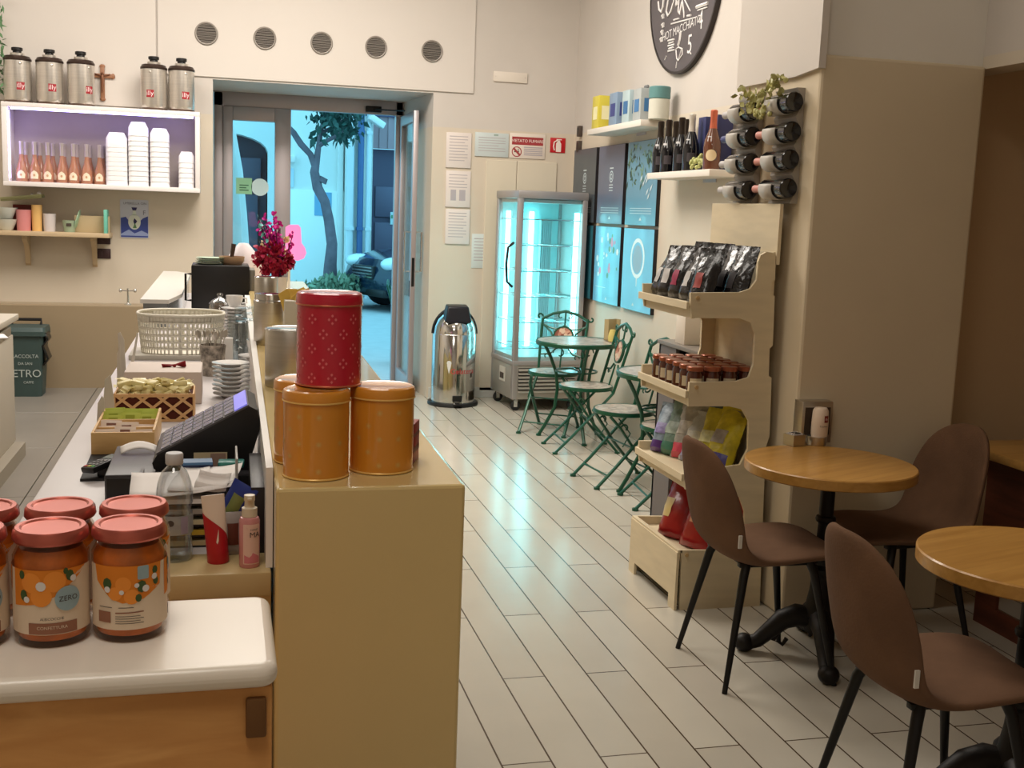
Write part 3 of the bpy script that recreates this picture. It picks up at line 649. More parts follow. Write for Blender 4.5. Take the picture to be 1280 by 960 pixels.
# flowers
fl = thing('flower_vase', 'white vase of magenta and deep red flowers on the ledge end', 'flowers'); yc = 5.25; q = U(347, 345, Y=yc); bz = ZT
mb(mat('vase_white', (232, 226, 224), 0.3)).lathe([(0, 0), (0.032, 0), (0.03, 0.02), (0.028, 0.08), (0.032, 0.145), (0.03, 0.146), (0.02, 0.1), (0, 0.1)], 24, (q.x + 0.012, yc, bz)).build('vase', fl)
MAG = mat('petal_magenta', (228, 44, 172), 0.6, nz=0.3, nscale=30); RED = mat('petal_red', (168, 14, 62), 0.6, nz=0.3, nscale=30); STM = mat('flower_stem', (70, 20, 70), 0.6); PKP = mat('petal_pink', (240, 150, 205), 0.6); CYP = mat('petal_teal', (120, 200, 200), 0.6); YEP = mat('petal_cream', (250, 232, 180), 0.6)
rn = random.Random(11)
def petal(out, c, s, e): M_ = Matrix.LocRotScale(c, e, Vector((s, s, s))); out.add([M_ @ Vector(v) for v in ((0, 0, 0), (0.4, 0.32, 0.12), (0.85, 0.25, 0.05), (1, 0, 0.0), (0.85, -0.25, 0.05), (0.4, -0.32, 0.12))], [(0, 1, 2, 3, 4, 5)])
def FP(x, y, d=0.0): return U(x, y, Y=yc + d)
for k in range(24):
    x = rn.uniform(314, 368); y = rn.uniform(270, 306); e = FP(x, y, rn.uniform(-.05, .05)); s_ = mb(STM); base = Vector((q.x + 0.012, yc, bz + 0.13)); mid = base.lerp(e, .55) + Vector((0, 0, .012)); s_.tube([base, mid, e], 0.0022, 5)
    s_.m(MAG if k % 5 else (CYP if k % 2 else YEP))
    for t in range(15):
        f = rn.uniform(.5, 1.05); petal(s_, mid.lerp(e, max(0, (f - .5) * 2)), rn.uniform(.016, .028), Euler((rn.uniform(0, 6), rn.uniform(0, 6), rn.uniform(0, 6))))
    s_.build('flower_sprig', fl, False)
for x, y, r in ((328, 316, .034), (343, 310, .036), (356, 320, .036), (340, 328, .04), (352, 332, .034), (325, 325, .03), (347, 340, .026), (362, 328, .026), (334, 336, .026)):
    p_ = mb(RED); c_ = FP(x, y, rn.uniform(-.05, .02))
    for t in range(64): petal(p_, c_ + Vector((rn.gauss(0, r * .3), rn.gauss(0, r * .3), rn.gauss(0, r * .3))), rn.uniform(.018, .034), Euler((rn.uniform(0, 6), rn.uniform(0, 6), rn.uniform(0, 6))))
    p_.build('red_blossom', fl, False)
rebase(fl, (q.x + 0.012, yc, bz))
# pink sign behind the flowers
ys = 6.4; sgn = thing('pink_sign', 'glowing pink acrylic ice lolly sign behind the flowers', 'sign')
pk = mat('pink_acrylic', (250, 150, 205), 0.4, emit=(255, 130, 200), es=0.75)
poly = [U(x, y, Y=ys) for x, y in ((357, 284), (362, 281), (373, 281), (376, 285), (377, 304), (381, 309), (383, 316), (380, 323), (372, 326), (364, 324), (357, 318))]
mb(pk).prism([(p.x, p.z) for p in poly], 'xz', ys, ys + 0.012).build('panel', sgn)
cx_ = sum(p.x for p in poly) / len(poly); zz = min(p.z for p in poly)
cx2 = poly[10].x + .02; mb(WHITE).box(cx2 - 0.006, ys, ZT + 0.01, cx2 + 0.006, ys + 0.012, zz + 0.06).box(cx2 - 0.05, ys - 0.04, ZT, cx2 + 0.02, ys + 0.05, ZT + 0.01, 0.003).build('stand', sgn); rebase(sgn, (cx_, ys, ZT))

# ---------------------------------------------------------------- on the worktop
def W(x, y, z=ZW): return U(x, y, Z=z)
# cash drawer
d0, d1 = W(131, 633), W(342, 631); dtop = U(131, 594, Y=d0.y).z
cd = thing('cash_drawer', 'black cash drawer under the till screen', 'cash drawer'); CDM = mat('drawer_grey', (58, 56, 60), 0.35)
mb(CDM).box(d0.x, d0.y, ZW, L0.x - 0.02, d0.y + 0.30, dtop, 0.004).build('case', cd)
fp = mb(BLACKP); fp.box(d0.x + 0.004, d0.y - 0.006, ZW + 0.005, L0.x - 0.024, d0.y, dtop - 0.006, 0.002).build('front', cd); rebase(cd, (d0.x + 0.15, d0.y + 0.15, ZW))
# till screen: wedge seen from its side
ty = d0.y + 0.02; TW = [(190, 566), (196, 556), (312, 495), (322, 500), (326, 520), (315, 556), (312, 575), (200, 577), (192, 573)]
till = thing('till_screen', 'black touch screen till tilted up on the cash drawer', 'till')
pp = [U(x, y, Y=ty) for x, y in TW]; zmin = min(p.z for p in pp); dz = dtop - zmin
poly = [(p.x, p.z + dz) for p in pp]
mb(BLACKP).prism(poly, 'xz', ty, ty + 0.22).build('housing', till, False)
a, c_ = Vector((poly[1][0], ty, poly[1][1])), Vector((poly[2][0], ty, poly[2][1])); dr = (c_ - a); Ln = dr.length; ang = math.atan2(dr.z, dr.x)
t = MB(); t.at(a + Vector((0, 0, 0)), (0, -ang, 0)); t.m(mat('screen_bezel', (74, 72, 74), 0.35)).box(0, 0, 0, Ln, 0.22, 0.004)
SCR = mat('screen_key', (128, 130, 138), 0.25); SCB = mat('screen_lit', (150, 150, 220), 0.3, emit=(120, 120, 255), es=0.5)
t.m(SCR); nk = 7
for i in range(nk):
    for j in range(5): t.box(0.012 + i * (Ln * .8) / nk, 0.008 + j * 0.042, 0.004, 0.012 + (i + .86) * (Ln * .8) / nk, 0.008 + j * 0.042 + 0.036, 0.0065)
t.m(SCB).box(Ln * .85, 0.008, 0.004, Ln * .985, 0.2, 0.0065); t.build('touch_screen', till, False)
g0, g1 = U(242, 553, Y=ty - 0.002), U(284, 573, Y=ty - 0.002); cdm = mb(mat('card_tan', (196, 180, 146), 0.6)).box(g0.x, ty - 0.003, g1.z + dz, g1.x, ty - 0.0005, g0.z + dz); cdm.m(mat('card_brown', (150, 124, 110), 0.6)).box((g0.x + g1.x) / 2, ty - 0.0036, g1.z + dz + 0.002, g1.x - 0.003, ty - 0.003, g0.z + dz - 0.002)
cdm.m(INK).text('Benvenuti', 0.009, Matrix.Translation((g0.x + 0.018, ty - 0.0038, g0.z + dz - 0.017)) @ Matrix.Rotation(PI / 2, 4, 'X')); k_ = cdm.build('photo_card', till, False)
rebase(till, (sum(p[0] for p in poly) / len(poly), ty + 0.11, dtop))
# receipt on the drawer
rc = mb(PAPER); rows = []
for i in range(9): rows.append([(-0.04 + 0.01 * i, -0.02 + 0.01 * j, 0.003 + 0.012 * math.sin(i / 8 * PI) + 0.002 * j) for j in range(5)])
rc.sheet(rows); q = U(168, 564, Z=dtop + .003); tag(rc.build('receipt', None, True, [('SOLIDIFY', {'thickness': 0.0015})]), 'curled white receipt lying on the cash drawer beside the till', 'paper', loc=(q.x + 0.01, q.y, dtop), rz=0.1)
# card reader on a black mat
mt = mb(mat('rubber_mat', (30, 29, 30), 0.7)); q0, q1, q2 = W(100, 602), W(131, 601), W(116, 566)
tag(mt.prism([(q0.x, q0.y), (d0.x - 0.006, q0.y), (d0.x - 0.006, q2.y), (q2.x, q2.y)], 'xy', ZW, ZW + 0.006).build('counter_mat', None, False), 'thin black mat at the worktop edge under the card reader', 'mat')
cr = thing('card_reader', 'black card reader with keypad on the thin mat', 'card reader'); t = MB(); q = U(121, 584, Z=ZW + .03); t.at((q.x + 0.012, q.y + 0.02, ZW + 0.034), (0.2, -.1, -0.8), (.62,) * 3); t.m(BLACKP).box(-0.036, -0.075, -0.012, 0.036, 0.075, 0.012, 0.007); t.build('body', cr)
t = MB(); t.at((q.x + 0.012, q.y + 0.02, ZW + 0.034), (0.2, -.1, -0.8), (.62,) * 3); kc = [mat('key_grey', (110, 108, 108), 0.5), mat('key_red', (180, 50, 40), 0.5), mat('key_yellow', (190, 180, 70), 0.5), mat('key_green', (70, 150, 70), 0.5)]
for i in range(3):
    for j in range(4): t.m(kc[0] if j else kc[i + 1]).box(-0.027 + i * 0.02, -0.066 + j * 0.019, 0.012, -0.013 + i * 0.02, -0.053 + j * 0.019, 0.0145, 0.001, 1)
t.m(mat('lcd', (90, 104, 96), 0.2)).box(-0.027, 0.02, 0.012, 0.027, 0.055, 0.0132); t.build('keypad', cr, False)
mb(BLACKP).box(q.x - 0.0, q.y + 0.0, ZW + 0.006, q.x + 0.025, q.y + 0.04, ZW + 0.03, 0.004).build('cradle', cr); rebase(cr, (q.x, q.y, ZW + 0.006))
# sweetener tray
f0, f1 = W(114, 571), W(193, 568); ztr = U(114, 541, Y=f0.y).z; dep = 0.34
tray = thing('sweetener_tray', 'open wooden tray of sugar packets in front of the lattice basket', 'tray'); TRW = wood('tray_wood', (214, 176, 118), (196, 154, 96), 0.5, (3, 14, 14), 2)
x0, x1, y0, y1 = f0.x, f1.x + 0.002, f0.y, f0.y + dep
for args in ((x0, y0, ZW, x1, y0 + 0.008, ztr), (x0, y1 - 0.008, ZW, x1, y1, ztr)): mb(TRW).box(*args, 0.001).build('end_board', tray)
for args in ((x0, y0 + 0.008, ZW, x0 + 0.006, y1 - 0.008, ztr), (x1 - 0.006, y0 + 0.008, ZW, x1, y1 - 0.008, ztr + 0.004)): mb(TRW).box(*args, 0.001).build('side_board', tray)
mb(TRW).box(x0 + .006, y0 + .008, ZW, x1 - .006, y1 - .008, ZW + 0.006).build('bottom', tray)
for k in (0.30, 0.62): mb(TRW).box(x0 + .006, y0 + dep * k, ZW + .006, x1 - .006, y0 + dep * k + 0.005, ztr - 0.006, 0.001).build('divider', tray)
rebase(tray, ((x0 + x1) / 2, (y0 + y1) / 2, ZW))
SPW = mat('sugar_paper', (240, 224, 210), 0.7); SPG = mat('sweetener_green', (186, 196, 78), 0.6); SPB = mat('packet_print', (130, 90, 76), 0.7)
def packet(m_, pr_):
    s_ = MB(); s_.m(m_); rows = []
    for i in range(5):
        u = -0.026 + 0.013 * i; rows.append([(u, th * (0.006 if 0 < i < 4 else 0.001), v) for v, th in ((0, .2), (.012, 1), (.03, 1), (.044, .2))])
    s_.sheet(rows); s_.sheet([[(p[0], -p[1], p[2]) for p in r] for r in rows]); s_.m(pr_).box(-0.012, -0.0068, 0.026, 0.012, -0.0062, 0.036); return s_
pk0 = packet(SPW, SPB).build('sugar_packet'); tag(pk0, 'sugar packets standing in rows in the open wooden tray', 'packet', 'white sugar packets in the tray')
wpk = x1 - x0 - 0.012; n_ = 0
for row, (ya, k0) in enumerate(((0.03, 0), (0.06, 1), (0.122, 1), (0.155, 0))):
    for c in range(3):
        loc = Vector((x0 + 0.006 + wpk * (c + .5) / 3, y0 + ya, ztr - 0.047 + rn.uniform(-.008, .006))); loc.x = min(max(loc.x, x0 + .033), x1 - .033)
        if n_ == 0: pk0.location = loc; pk0.rotation_euler = (-0.25, 0, 0.05)
        else:
            o = dup(pk0, loc, rot=(-0.25 + rn.uniform(-.08, .08), rn.uniform(-.05, .05), rn.uniform(-.08, .08)))
        n_ += 1
pg0 = packet(SPG, mat('packet_green_print', (150, 160, 40), 0.6)).build('sweetener_packet'); tag(pg0, 'green sweetener packets at the far end of the wooden tray', 'packet', 'green sweetener packets in the tray'); n_ = 0
for row in range(5):
    for c in range(3):
        loc = Vector((x0 + 0.033 + (wpk - .054) * c / 2, y0 + 0.225 + row * 0.02, ztr - 0.038 + rn.uniform(-.003, .006)))
        if n_ == 0: pg0.location = loc; pg0.rotation_euler = (-0.3, 0, 0)
        else: dup(pg0, loc, rot=(-0.3 + rn.uniform(-.1, .1), rn.uniform(-.06, .06), rn.uniform(-.1, .1)))
        n_ += 1
# lattice basket
b0, b1 = W(142, 523), W(243, 525); yb = 3.42; xb0 = U(142, 500, Y=yb).x; xb1 = U(243, 500, Y=yb).x; zb = U(240, 492, Y=yb).z
lb = thing('lattice_basket', 'small basket of tan lattice over brown cloth heaped with yellow sweets', 'basket'); LAT = mat('lattice_tan', (216, 172, 120), 0.6); CLO = mat('brown_cloth', (84, 34, 22), 0.9)
mb(CLO).box(xb0 + .003, yb + .003, ZW, xb1 - .003, yb + 0.15, zb - 0.01).build('cloth_lining', lb)
t = mb(LAT); hb = zb - ZW; wb = xb1 - xb0
def strip(t, p, q, wdt, n):
    p, q = Vector(p), Vector(q); d = (q - p).normalized(); s = d.cross(n) * wdt / 2; n2 = n * 0.003
    t.add([p - s, q - s, q + s, p + s, p - s + n2, q - s + n2, q + s + n2, p + s + n2], [(3, 2, 1, 0), (4, 5, 6, 7), (0, 1, 5, 4), (1, 2, 6, 5), (2, 3, 7, 6), (3, 0, 4, 7)])
nn = Vector((0, -1, 0))
for k in range(-2, 6):
    a0 = xb0 + k * wb / 4.0
    for sgn_ in (1, -1):
        pts = []
        for s_ in range(0, 21):
            f = s_ / 20; xx = a0 + (f * hb * 1.25 if sgn_ > 0 else (1 - f) * hb * 1.25); 
            if xb0 <= xx <= xb1: pts.append((xx, yb - (0.0006 if sgn_ > 0 else 0), ZW + f * hb))
        if len(pts) > 1: strip(t, pts[0], pts[-1], 0.008, nn)
t.box(xb0, yb - .004, zb - .01, xb1, yb + .002, zb, .001).box(xb0, yb - .004, ZW, xb1, yb + .002, ZW + .007, .001).box(xb0, yb, ZW, xb0 + .005, yb + .15, zb, .001).box(xb1 - .005, yb, ZW, xb1, yb + .15, zb, .001).box(xb0, yb + .148, ZW, xb1, yb + .153, zb, .001)
t.build('lattice', lb, False); rebase(lb, ((xb0 + xb1) / 2, yb + .075, ZW))
SW = mat('sweet_gold', (228, 214, 156), 0.35, nz=0.1, nscale=50); sw = mb(SW)
sw.box(-.02, -.012, -.008, .02, .012, .008, .004)
for e in (-1, 1): sw.add([(e * 0.018, -0.003, 0), (e * 0.018, 0.003, 0.002), (e * 0.03, 0.011, 0.003), (e * 0.031, -0.01, 0)], [(0, 1, 2, 3)])
s0 = sw.build('wrapped_sweet'); tag(s0, 'gold wrapped sweets heaped in the lattice basket', 'sweet', 'sweets in the lattice basket')
n_ = 0; rn = random.Random(4)
for lay, (ny, nx_) in enumerate(((3, 6), (3, 6), (2, 5))):
    for j in range(ny):
        for i in range(nx_):
            loc = Vector((xb0 + 0.026 + (wb - .052) * (i + .25 * (lay % 2)) / (nx_ - 0.6), yb + 0.03 + j * 0.04 + lay * .01, zb - 0.004 + lay * 0.013))
            loc.x = min(loc.x, xb1 - .02); rt = (rn.uniform(-.5, .5), rn.uniform(-.4, .4), rn.uniform(0, 3))
            if n_ == 0: s0.location = loc; s0.rotation_euler = rt
            else: dup(s0, loc, rot=rt)
            n_ += 1
# menu cards along the worktop edge
def card(pts, y, lab, lean=0.05):
    P_ = [U(x, yy, Y=y) for x, yy in pts]; z0 = min(p.z for p in P_)
    o = mb(mat('menu_card', (206, 198, 184), 0.7)).prism([(p.x, p.z - z0 + ZW) for p in P_], 'xz', y, y + 0.004).build('menu_card', None, False)
    tag(o, lab, 'card', 'paper cards along the worktop edge')
card(((120, 534), (122, 496), (127, 487), (130, 490), (130, 534)), 3.25, 'paper card nearest the card reader on the worktop edge')
card(((127, 530), (131, 470), (138, 464), (143, 500), (142, 530)), 3.34, 'wavy paper card beside the green sweeteners')
card(((146, 490), (146, 430), (150, 420), (152, 490)), 3.78, 'narrow paper card behind the heap of sweets')
card(((150, 480), (147, 406), (150, 404), (155, 414), (159, 480)), 3.95, 'tall bent paper card at the back of the worktop edge')
card(((160, 470), (171, 414), (173, 416), (165, 470)), 4.3, 'slim card leaning left of the cream basket')
# pale pink cake box with red bow
c0, c1 = W(155, 501), W(252, 498); ybx = 3.72; xa, xb_ = U(155, 480, Y=ybx).x, U(252, 480, Y=ybx).x; zbx = U(200, 465, Y=ybx).z
bx = thing('cake_box', 'pale pink cardboard box with a red bow on its lid', 'box'); PB = mat('pale_pink_card', (206, 192, 182), 0.6)
mb(PB).box(xa, ybx, ZW, xb_, ybx + 0.24, zbx, 0.003).build('box_body', bx); rbm = mat('bow_red', (140, 24, 34), 0.6)
q = U(218, 459, Z=zbx); t = mb(rbm)
for e, a in ((-1, 0.5), (1, -0.2)):
    M_ = Matrix.LocRotScale(Vector((q.x, q.y, zbx + 0.002)), Euler((0.2, -a, 0)), None); t.add([M_ @ Vector(v) for v in ((0, 0, 0), (e * 0.03, -0.008, 0.028), (e * 0.036, 0.0, 0.008), (e * 0.03, 0.008, -0.0), (0, 0.006, .004))], [(0, 1, 2, 3, 4)])
t.ball((q.x, q.y, zbx + 0.005), 0.006, 8, 6); t.build('bow', bx, False, [('SOLIDIFY', {'thickness': 0.003})]); rebase(bx, ((xa + xb_) / 2, ybx + .12, ZW))
# cream perforated basket on a low box
by = 4.9; bc = U(227, 440, Y=by); rx = (U(276, 430, Y=by).x - U(178, 430, Y=by).x) / 2; rxt = (U(281, 395, Y=by).x - U(173, 395, Y=by).x) / 2; ry = 0.13
zb0 = U(227, 444, Y=by - ry).z; zb1 = U(227, 391, Y=by - .0).z
mbx = mb(mat('riser_white', (190, 184, 172), 0.5)).box(bc.x - .2, by - ry - .01, ZW, bc.x + .13, by + ry, zb0, 0.003); 
if zb0 - ZW > 0.004: tag(mbx.build('riser_board'), 'low pale board under the cream plastic basket', 'board')
bk = thing('plastic_basket', 'cream oval plastic basket with square perforations on the worktop', 'basket'); CRM = mat('cream_plastic', (222, 216, 200), 0.4)
def bp(u, v):
    a = 2 * PI * u; k = rx + (rxt - rx) * v; e = 2.6; c, s = math.cos(a), math.sin(a)
    return Vector((bc.x + k * math.copysign(abs(c) ** (2 / e), c), by + (ry + .02 * v) * math.copysign(abs(s) ** (2 / e), s), zb0 + (zb1 - zb0) * v))
t = mb(CRM); NU, NV = 64, 6
for j in range(NV):
    for i in range(NU):
        u0, u1, v0_, v1_ = i / NU, (i + 1) / NU, j / NV, (j + 1) / NV
        o_ = [bp(u0, v0_), bp(u1, v0_), bp(u1, v1_), bp(u0, v1_)]
        if j == NV - 1: t.add(o_, [(0, 1, 2, 3)]); continue
        du, dv = .2 / NU, .2 / NV; i_ = [bp(u0 + du, v0_ + dv), bp(u1 - du, v0_ + dv), bp(u1 - du, v1_ - dv), bp(u0 + du, v1_ - dv)]
        t.add(o_ + i_, [(0, 1, 5, 4), (1, 2, 6, 5), (2, 3, 7, 6), (3, 0, 4, 7)])
t.build('perforated_wall', bk, True, [('SOLIDIFY', {'thickness': 0.003})], 60)
mb(CRM).tube([bp(i / 64, 1.0) for i in range(64)], 0.006, 8, True).build('rim', bk)
mb(CRM).add([bp(i / 64, 0.005) + Vector((0, 0, .002)) for i in range(64)] + [bp(i / 64, 0) for i in range(64)], [tuple(range(64)), tuple(range(127, 63, -1))] + [(i, (i + 1) % 64, 64 + (i + 1) % 64, 64 + i) for i in range(64)]).build('bottom', bk, False)
rebase(bk, (bc.x, by, zb0))
# cutlery pot
cy_ = 4.35; q = U(266, 486, Y=cy_); zc = ZW; pot = thing('cutlery_pot', 'speckled pot full of teaspoons right of the pink box', 'cutlery pot')
mb(mat('speckled_pot', (150, 140, 128), 0.5, nz=0.85, nscale=45)).lathe([(0, 0), (0.04, 0), (0.046, 0.1), (0.048, 0.115), (0.045, 0.115), (0.038, 0.01), (0, 0.01)], 24, (q.x, cy_, zc)).build('pot', pot); rebase(pot, (q.x, cy_, zc))
sp = mb(STEEL); sp.tube([(0, 0, 0), (0, 0.002, 0.07), (0, 0, 0.13)], [0.0022, 0.002, 0.002], 6, flat=.6).ball((0, 0, 0.146), (0.0105, 0.003, 0.017), 10, 8)
sp0 = sp.build('teaspoon'); tag(sp0, 'steel teaspoons standing in the speckled pot', 'spoon', 'teaspoons in the pot'); rn = random.Random(9)
for k in range(12):
    a = k * 2 * PI / 12; loc = (q.x + .018 * math.cos(a), cy_ + .018 * math.sin(a), zc + 0.012); rt = (-0.22 * math.sin(a) + rn.uniform(-.06, .06), 0.22 * math.cos(a) + rn.uniform(-.06, .06), rn.uniform(0, 3))
    if k == 0: sp0.location = loc; sp0.rotation_euler = rt
    else: dup(sp0, loc, rot=rt)
# saucers
SAU = mat('porcelain', (226, 224, 222), 0.18, coat=0.4); sa = mb(SAU).lathe([(0, 0.004), (0.022, 0.004), (0.025, 0), (0.03, 0.001), (0.034, 0.006), (0.06, 0.014), (0.061, 0.016), (0.058, 0.016), (0.03, 0.009), (0, 0.008)], 32)
s0 = sa.build('saucer'); n_ = 0
def stack(obj, px, py, n, dz, lab, grp, y=None, jit=.002):
    global n_
    p = U(px, py, Z=ZW) if y is None else Vector((U(px, py, Y=y).x, y, ZW))
    for k in range(n):
        loc = (p.x + rn.uniform(-jit, jit), p.y + rn.uniform(-jit, jit), ZW + k * dz)
        if obj.get('label') is None: tag(obj, lab, obj.name.replace('_', ' ').split('.')[0], grp, loc)
        else:
            o = dup(obj, loc, label=lab, group=grp)
stack(s0, 289, 512, 8, 0.0145, 'white saucers of the stack behind the till screen', 'saucers behind the till', 3.85)
stack(s0, 320, 505, 7, 0.0145, 'white saucers of the stack between the till stack and the ledge', 'saucers beside the ledge', 4.15)
stack(s0, 293, 470, 11, 0.0145, 'white saucers of the tall stack right of the cream basket', 'saucers beside the cream basket', 5.4)
gl = mb(CLEARP).lathe([(0.031, 0), (0.033, 0.0), (0.036, 0.05), (0.034, 0.088), (0.028, 0.094), (0, 0.095)], 24); gl.lathe([(0.0295, 0.001), (0.034, 0.05), (0.032, 0.086), (0, 0.091)], 24)
g0_ = gl.build('water_glass'); gp_ = [(296, 4.75), (309, 4.6), (313, 4.85), (303, 5.1), (316, 5.15), (300, 4.5)]
for k, (px, y) in enumerate(gp_):
    for lev in range(2):
        loc = (U(px, 440, Y=y).x, y, ZW + lev * 0.096)
        if k == 0 and lev == 0: tag(g0_, 'upturned clear glasses stacked two high along the ledge', 'glass', 'upturned glasses along the ledge', loc)
        else: dup(g0_, loc)
cu = mb(SAU).lathe([(0, 0.003), (0.018, 0.003), (0.02, 0), (0.023, 0.002), (0.036, 0.03), (0.039, 0.055), (0.037, 0.055), (0.033, 0.03), (0.016, 0.008), (0, 0.008)], 24); cu.tube([(0.036, 0, 0.045), (0.055, 0, 0.042), (0.055, 0, 0.022), (0.033, 0, 0.02)], 0.004, 6)
c0_ = cu.build('coffee_cup')
for k, (px, y, z) in enumerate(((322, 4.15, ZW + 7 * .0145 + .002), (293, 5.4, ZW + 11 * .0145 + .002), (309, 5.6, ZW + 0.0), (309, 5.6, ZW + 0.05), (309, 5.6, ZW + 0.1), (316, 5.7, ZW + .0), (316, 5.7, ZW + .05))):
    loc = (U(px, 440, Y=y).x, y, z); lab = ['white coffee cup on the saucers between till and ledge', 'white coffee cup on top of the tall saucer stack'][k] if k < 2 else 'white coffee cups of the leaning pile against the ledge panel'
    if k == 0: tag(c0_, lab, 'cup', loc=loc)
    else:
        o = dup(c0_, loc, label=lab)
        if k >= 2: o['group'] = 'piled coffee cups'
# white tray standing beside the pot
q = U(285, 470, Y=4.55); tag(mb(WHITE).box(-0.018, -0.012, 0, 0.018, 0.012, 0.13, 0.003).build('paper_holder'), 'slim white upright holder between the spoon pot and the glasses', 'holder', loc=(q.x, 4.45, ZW))
# lidded glass jar behind the basket
dj = thing('glass_jar', 'glass jar with a pointed ball lid behind the cream basket', 'jar'); q = U(275, 380, Y=5.75)
FRO = thin_glass('lid_glass', (240, 243, 243), 0.25)
mb(FRO).lathe([(0, 0), (0.062, 0), (0.066, 0.01), (0.066, 0.24), (0.06, 0.25)], 28).build('jar_body', dj)
mb(FRO).lathe([(0.066, 0.25), (0.068, 0.256), (0.05, 0.285), (0.018, 0.306), (0.012, 0.312), (0.018, 0.322), (0.02, 0.332), (0.014, 0.344), (0, 0.347)], 28).build('lid', dj)
mb(mat('biscuit', (190, 150, 110), 0.8)).lathe([(0, 0.004), (0.058, 0.004), (0.058, 0.13), (0, 0.14)], 20).build('contents', dj); dj.location = (q.x, 5.75, ZW)
dj.scale = (.8, .8, (U(275, 366, Y=5.75).z - ZW) / 0.347)
# black toaster oven, plates on it
oy = 6.3; q0, q1 = U(239, 331, Y=oy), U(312, 333, Y=oy); ov = thing('sandwich_oven', 'black sandwich toaster oven behind the cream basket', 'oven')
mb(BLACKP).box(q0.x, oy, ZW + .02, q1.x, oy + .3, q0.z, 0.008).build('case', ov)
hd_ = mb(BLACKM).tube([(q0.x, oy + .03, q0.z - .05), (q0.x - .03, oy + .03, q0.z - .05), (q0.x - .03, oy + .03, q0.z - .19), (q0.x, oy + .03, q0.z - .19)], 0.006, 8); hd_.build('handle', ov)
mb(mat('vent_grey', (120, 118, 112), 0.4, 0.5)).box(q1.x, oy + .02, ZW + .05, q1.x + .03, oy + .25, q0.z - .02, 0.006).build('side_panel', ov)
for sx_ in (q0.x + .03, q1.x - .03):
    for sy_ in (oy + .03, oy + .26): mb(BLACKP).cyl((sx_, sy_, ZW), 0.012, 0.022, 10).build('foot', ov)
ztop = q0.z; rebase(ov, ((q0.x + q1.x) / 2, oy + .15, ZW))
PGR = mat('plate_green', (176, 196, 176), 0.3); pla = mb(PGR).lathe([(0, 0), (0.05, 0), (0.075, 0.006), (0.077, 0.009), (0.05, 0.005), (0, 0.004)], 32); p0_ = pla.build('plate')
for k in range(4):
    loc = (U(262, 325, Y=oy + .1).x + .002 * k, oy + .1, ztop + .0095 * k)
    if k == 0: tag(p0_, 'green plates stacked at the left on top of the black oven', 'plate', 'green plates on the oven', loc)
    else: dup(p0_, loc)
bo = mb(mat('tan_bowl', (170, 140, 112), 0.6)).lathe([(0, 0), (0.05, 0), (0.066, 0.02), (0.068, 0.045), (0.064, 0.045), (0.06, 0.02), (0, 0.01)], 28)
tag(bo.build('serving_bowl'), 'shallow tan bowl with a dark handled brush, on top of the black oven', 'bowl', loc=(U(290, 325, Y=oy + .08).x, oy + .12, ztop))
br_ = mb(mat('dark_wood', (62, 44, 36), 0.6)).tube([(0, 0, 0), (0.006, 0, 0.05), (0.014, 0, 0.1)], [0.009, 0.011, 0.013], 8)
tag(br_.build('pastry_brush'), 'dark brown handle standing up out of the tan bowl', 'brush', loc=(U(289, 325, Y=oy + .12).x, oy + .12, ztop + .012))
# white crumpled bag behind
wb_ = mb(mat('white_bag', (228, 220, 224), 0.6)); rows = []; rn = random.Random(2)
for i in range(9):
    v = i / 8; r = 0.075 * (.75 + .35 * math.sin(v * PI)) * (1 if i < 7 else (.8 if i < 8 else .35)); rows.append([(r * (1 + rn.uniform(-.18, .18)) * math.cos(2 * PI * k / 20), .6 * r * (1 + rn.uniform(-.18, .18)) * math.sin(2 * PI * k / 20), v * 0.2) for k in range(20)])
wb_.sheet(rows, True); wb_.add(rows[-1], [tuple(range(20))]); tag(wb_.build('paper_bag'), 'crumpled white bag between the oven top and the flowers', 'bag', loc=(U(305, 320, Y=oy + .4).x, oy + .52, ZW))
bpy.data.objects['paper_bag'].scale = (1.25, 1.25, (U(305, 304, Y=oy + .5).z - ZW) / 0.2)
# display case with white top at far end
ccx = thing('display_case', 'white topped pastry display case left of the black oven', 'display case'); e0, e1 = U(185, 378, Z=1.13), U(240, 335, Z=1.13)
wt = mb(mat('case_white', (200, 196, 188), 0.35)); xe0, xe1 = -0.385, -0.19
wt.prism([(-0.385, 5.9), (-0.25, 5.9), (-0.2, 6.3), (-0.2, 8.1), (-0.3, 8.3), (-0.385, 8.3)], 'xy', 1.11, 1.13); wt.build('top', ccx)
mb(mat('case_glass_grey', (120, 124, 124), 0.1)).prism([(-0.375, 5.95), (-0.26, 5.95), (-0.21, 6.3), (-0.21, 8.05), (-0.3, 8.25), (-0.375, 8.25)], 'xy', 0.78 if False else ZW, 1.11).build('case', ccx)
rebase(ccx, (-.28, 7.1, 0))

# ---------------------------------------------------------------- clutter on the front board
bt = thing('water_bottle', 'clear half litre water bottle on the front board', 'bottle'); q = U(218, 705, Z=ZW); hbt = 0.205; Rb = 0.031
PETP = thin_glass('pet_plastic', (240, 243, 245), 0.3, .5)
mb(PETP).lathe([(0, 0.004), (0.024, 0), (Rb - 0.002, 0.004), (Rb, 0.012), (Rb - .0015, 0.05), (Rb, 0.056), (Rb, 0.092), (Rb - .002, 0.098), (Rb - .0015, 0.104), (Rb + .001, 0.112), (Rb + .001, 0.13), (Rb - .002, 0.148), (Rb - .009, 0.168), (0.013, 0.178), (0.0125, 0.186)], 36).build('bottle_body', bt)
mb(WATER).lathe([(0, 0.006), (Rb - .003, 0.008), (Rb - .0025, 0.084), (0, 0.084)], 32).build('water', bt)
cp = mb(mat('cap_clear', (190, 190, 192), 0.4)).lathe([(0.0145, 0.182), (0.0155, 0.184), (0.0155, 0.2), (0.014, 0.203), (0, 0.203)], 30); cp.build('cap', bt)
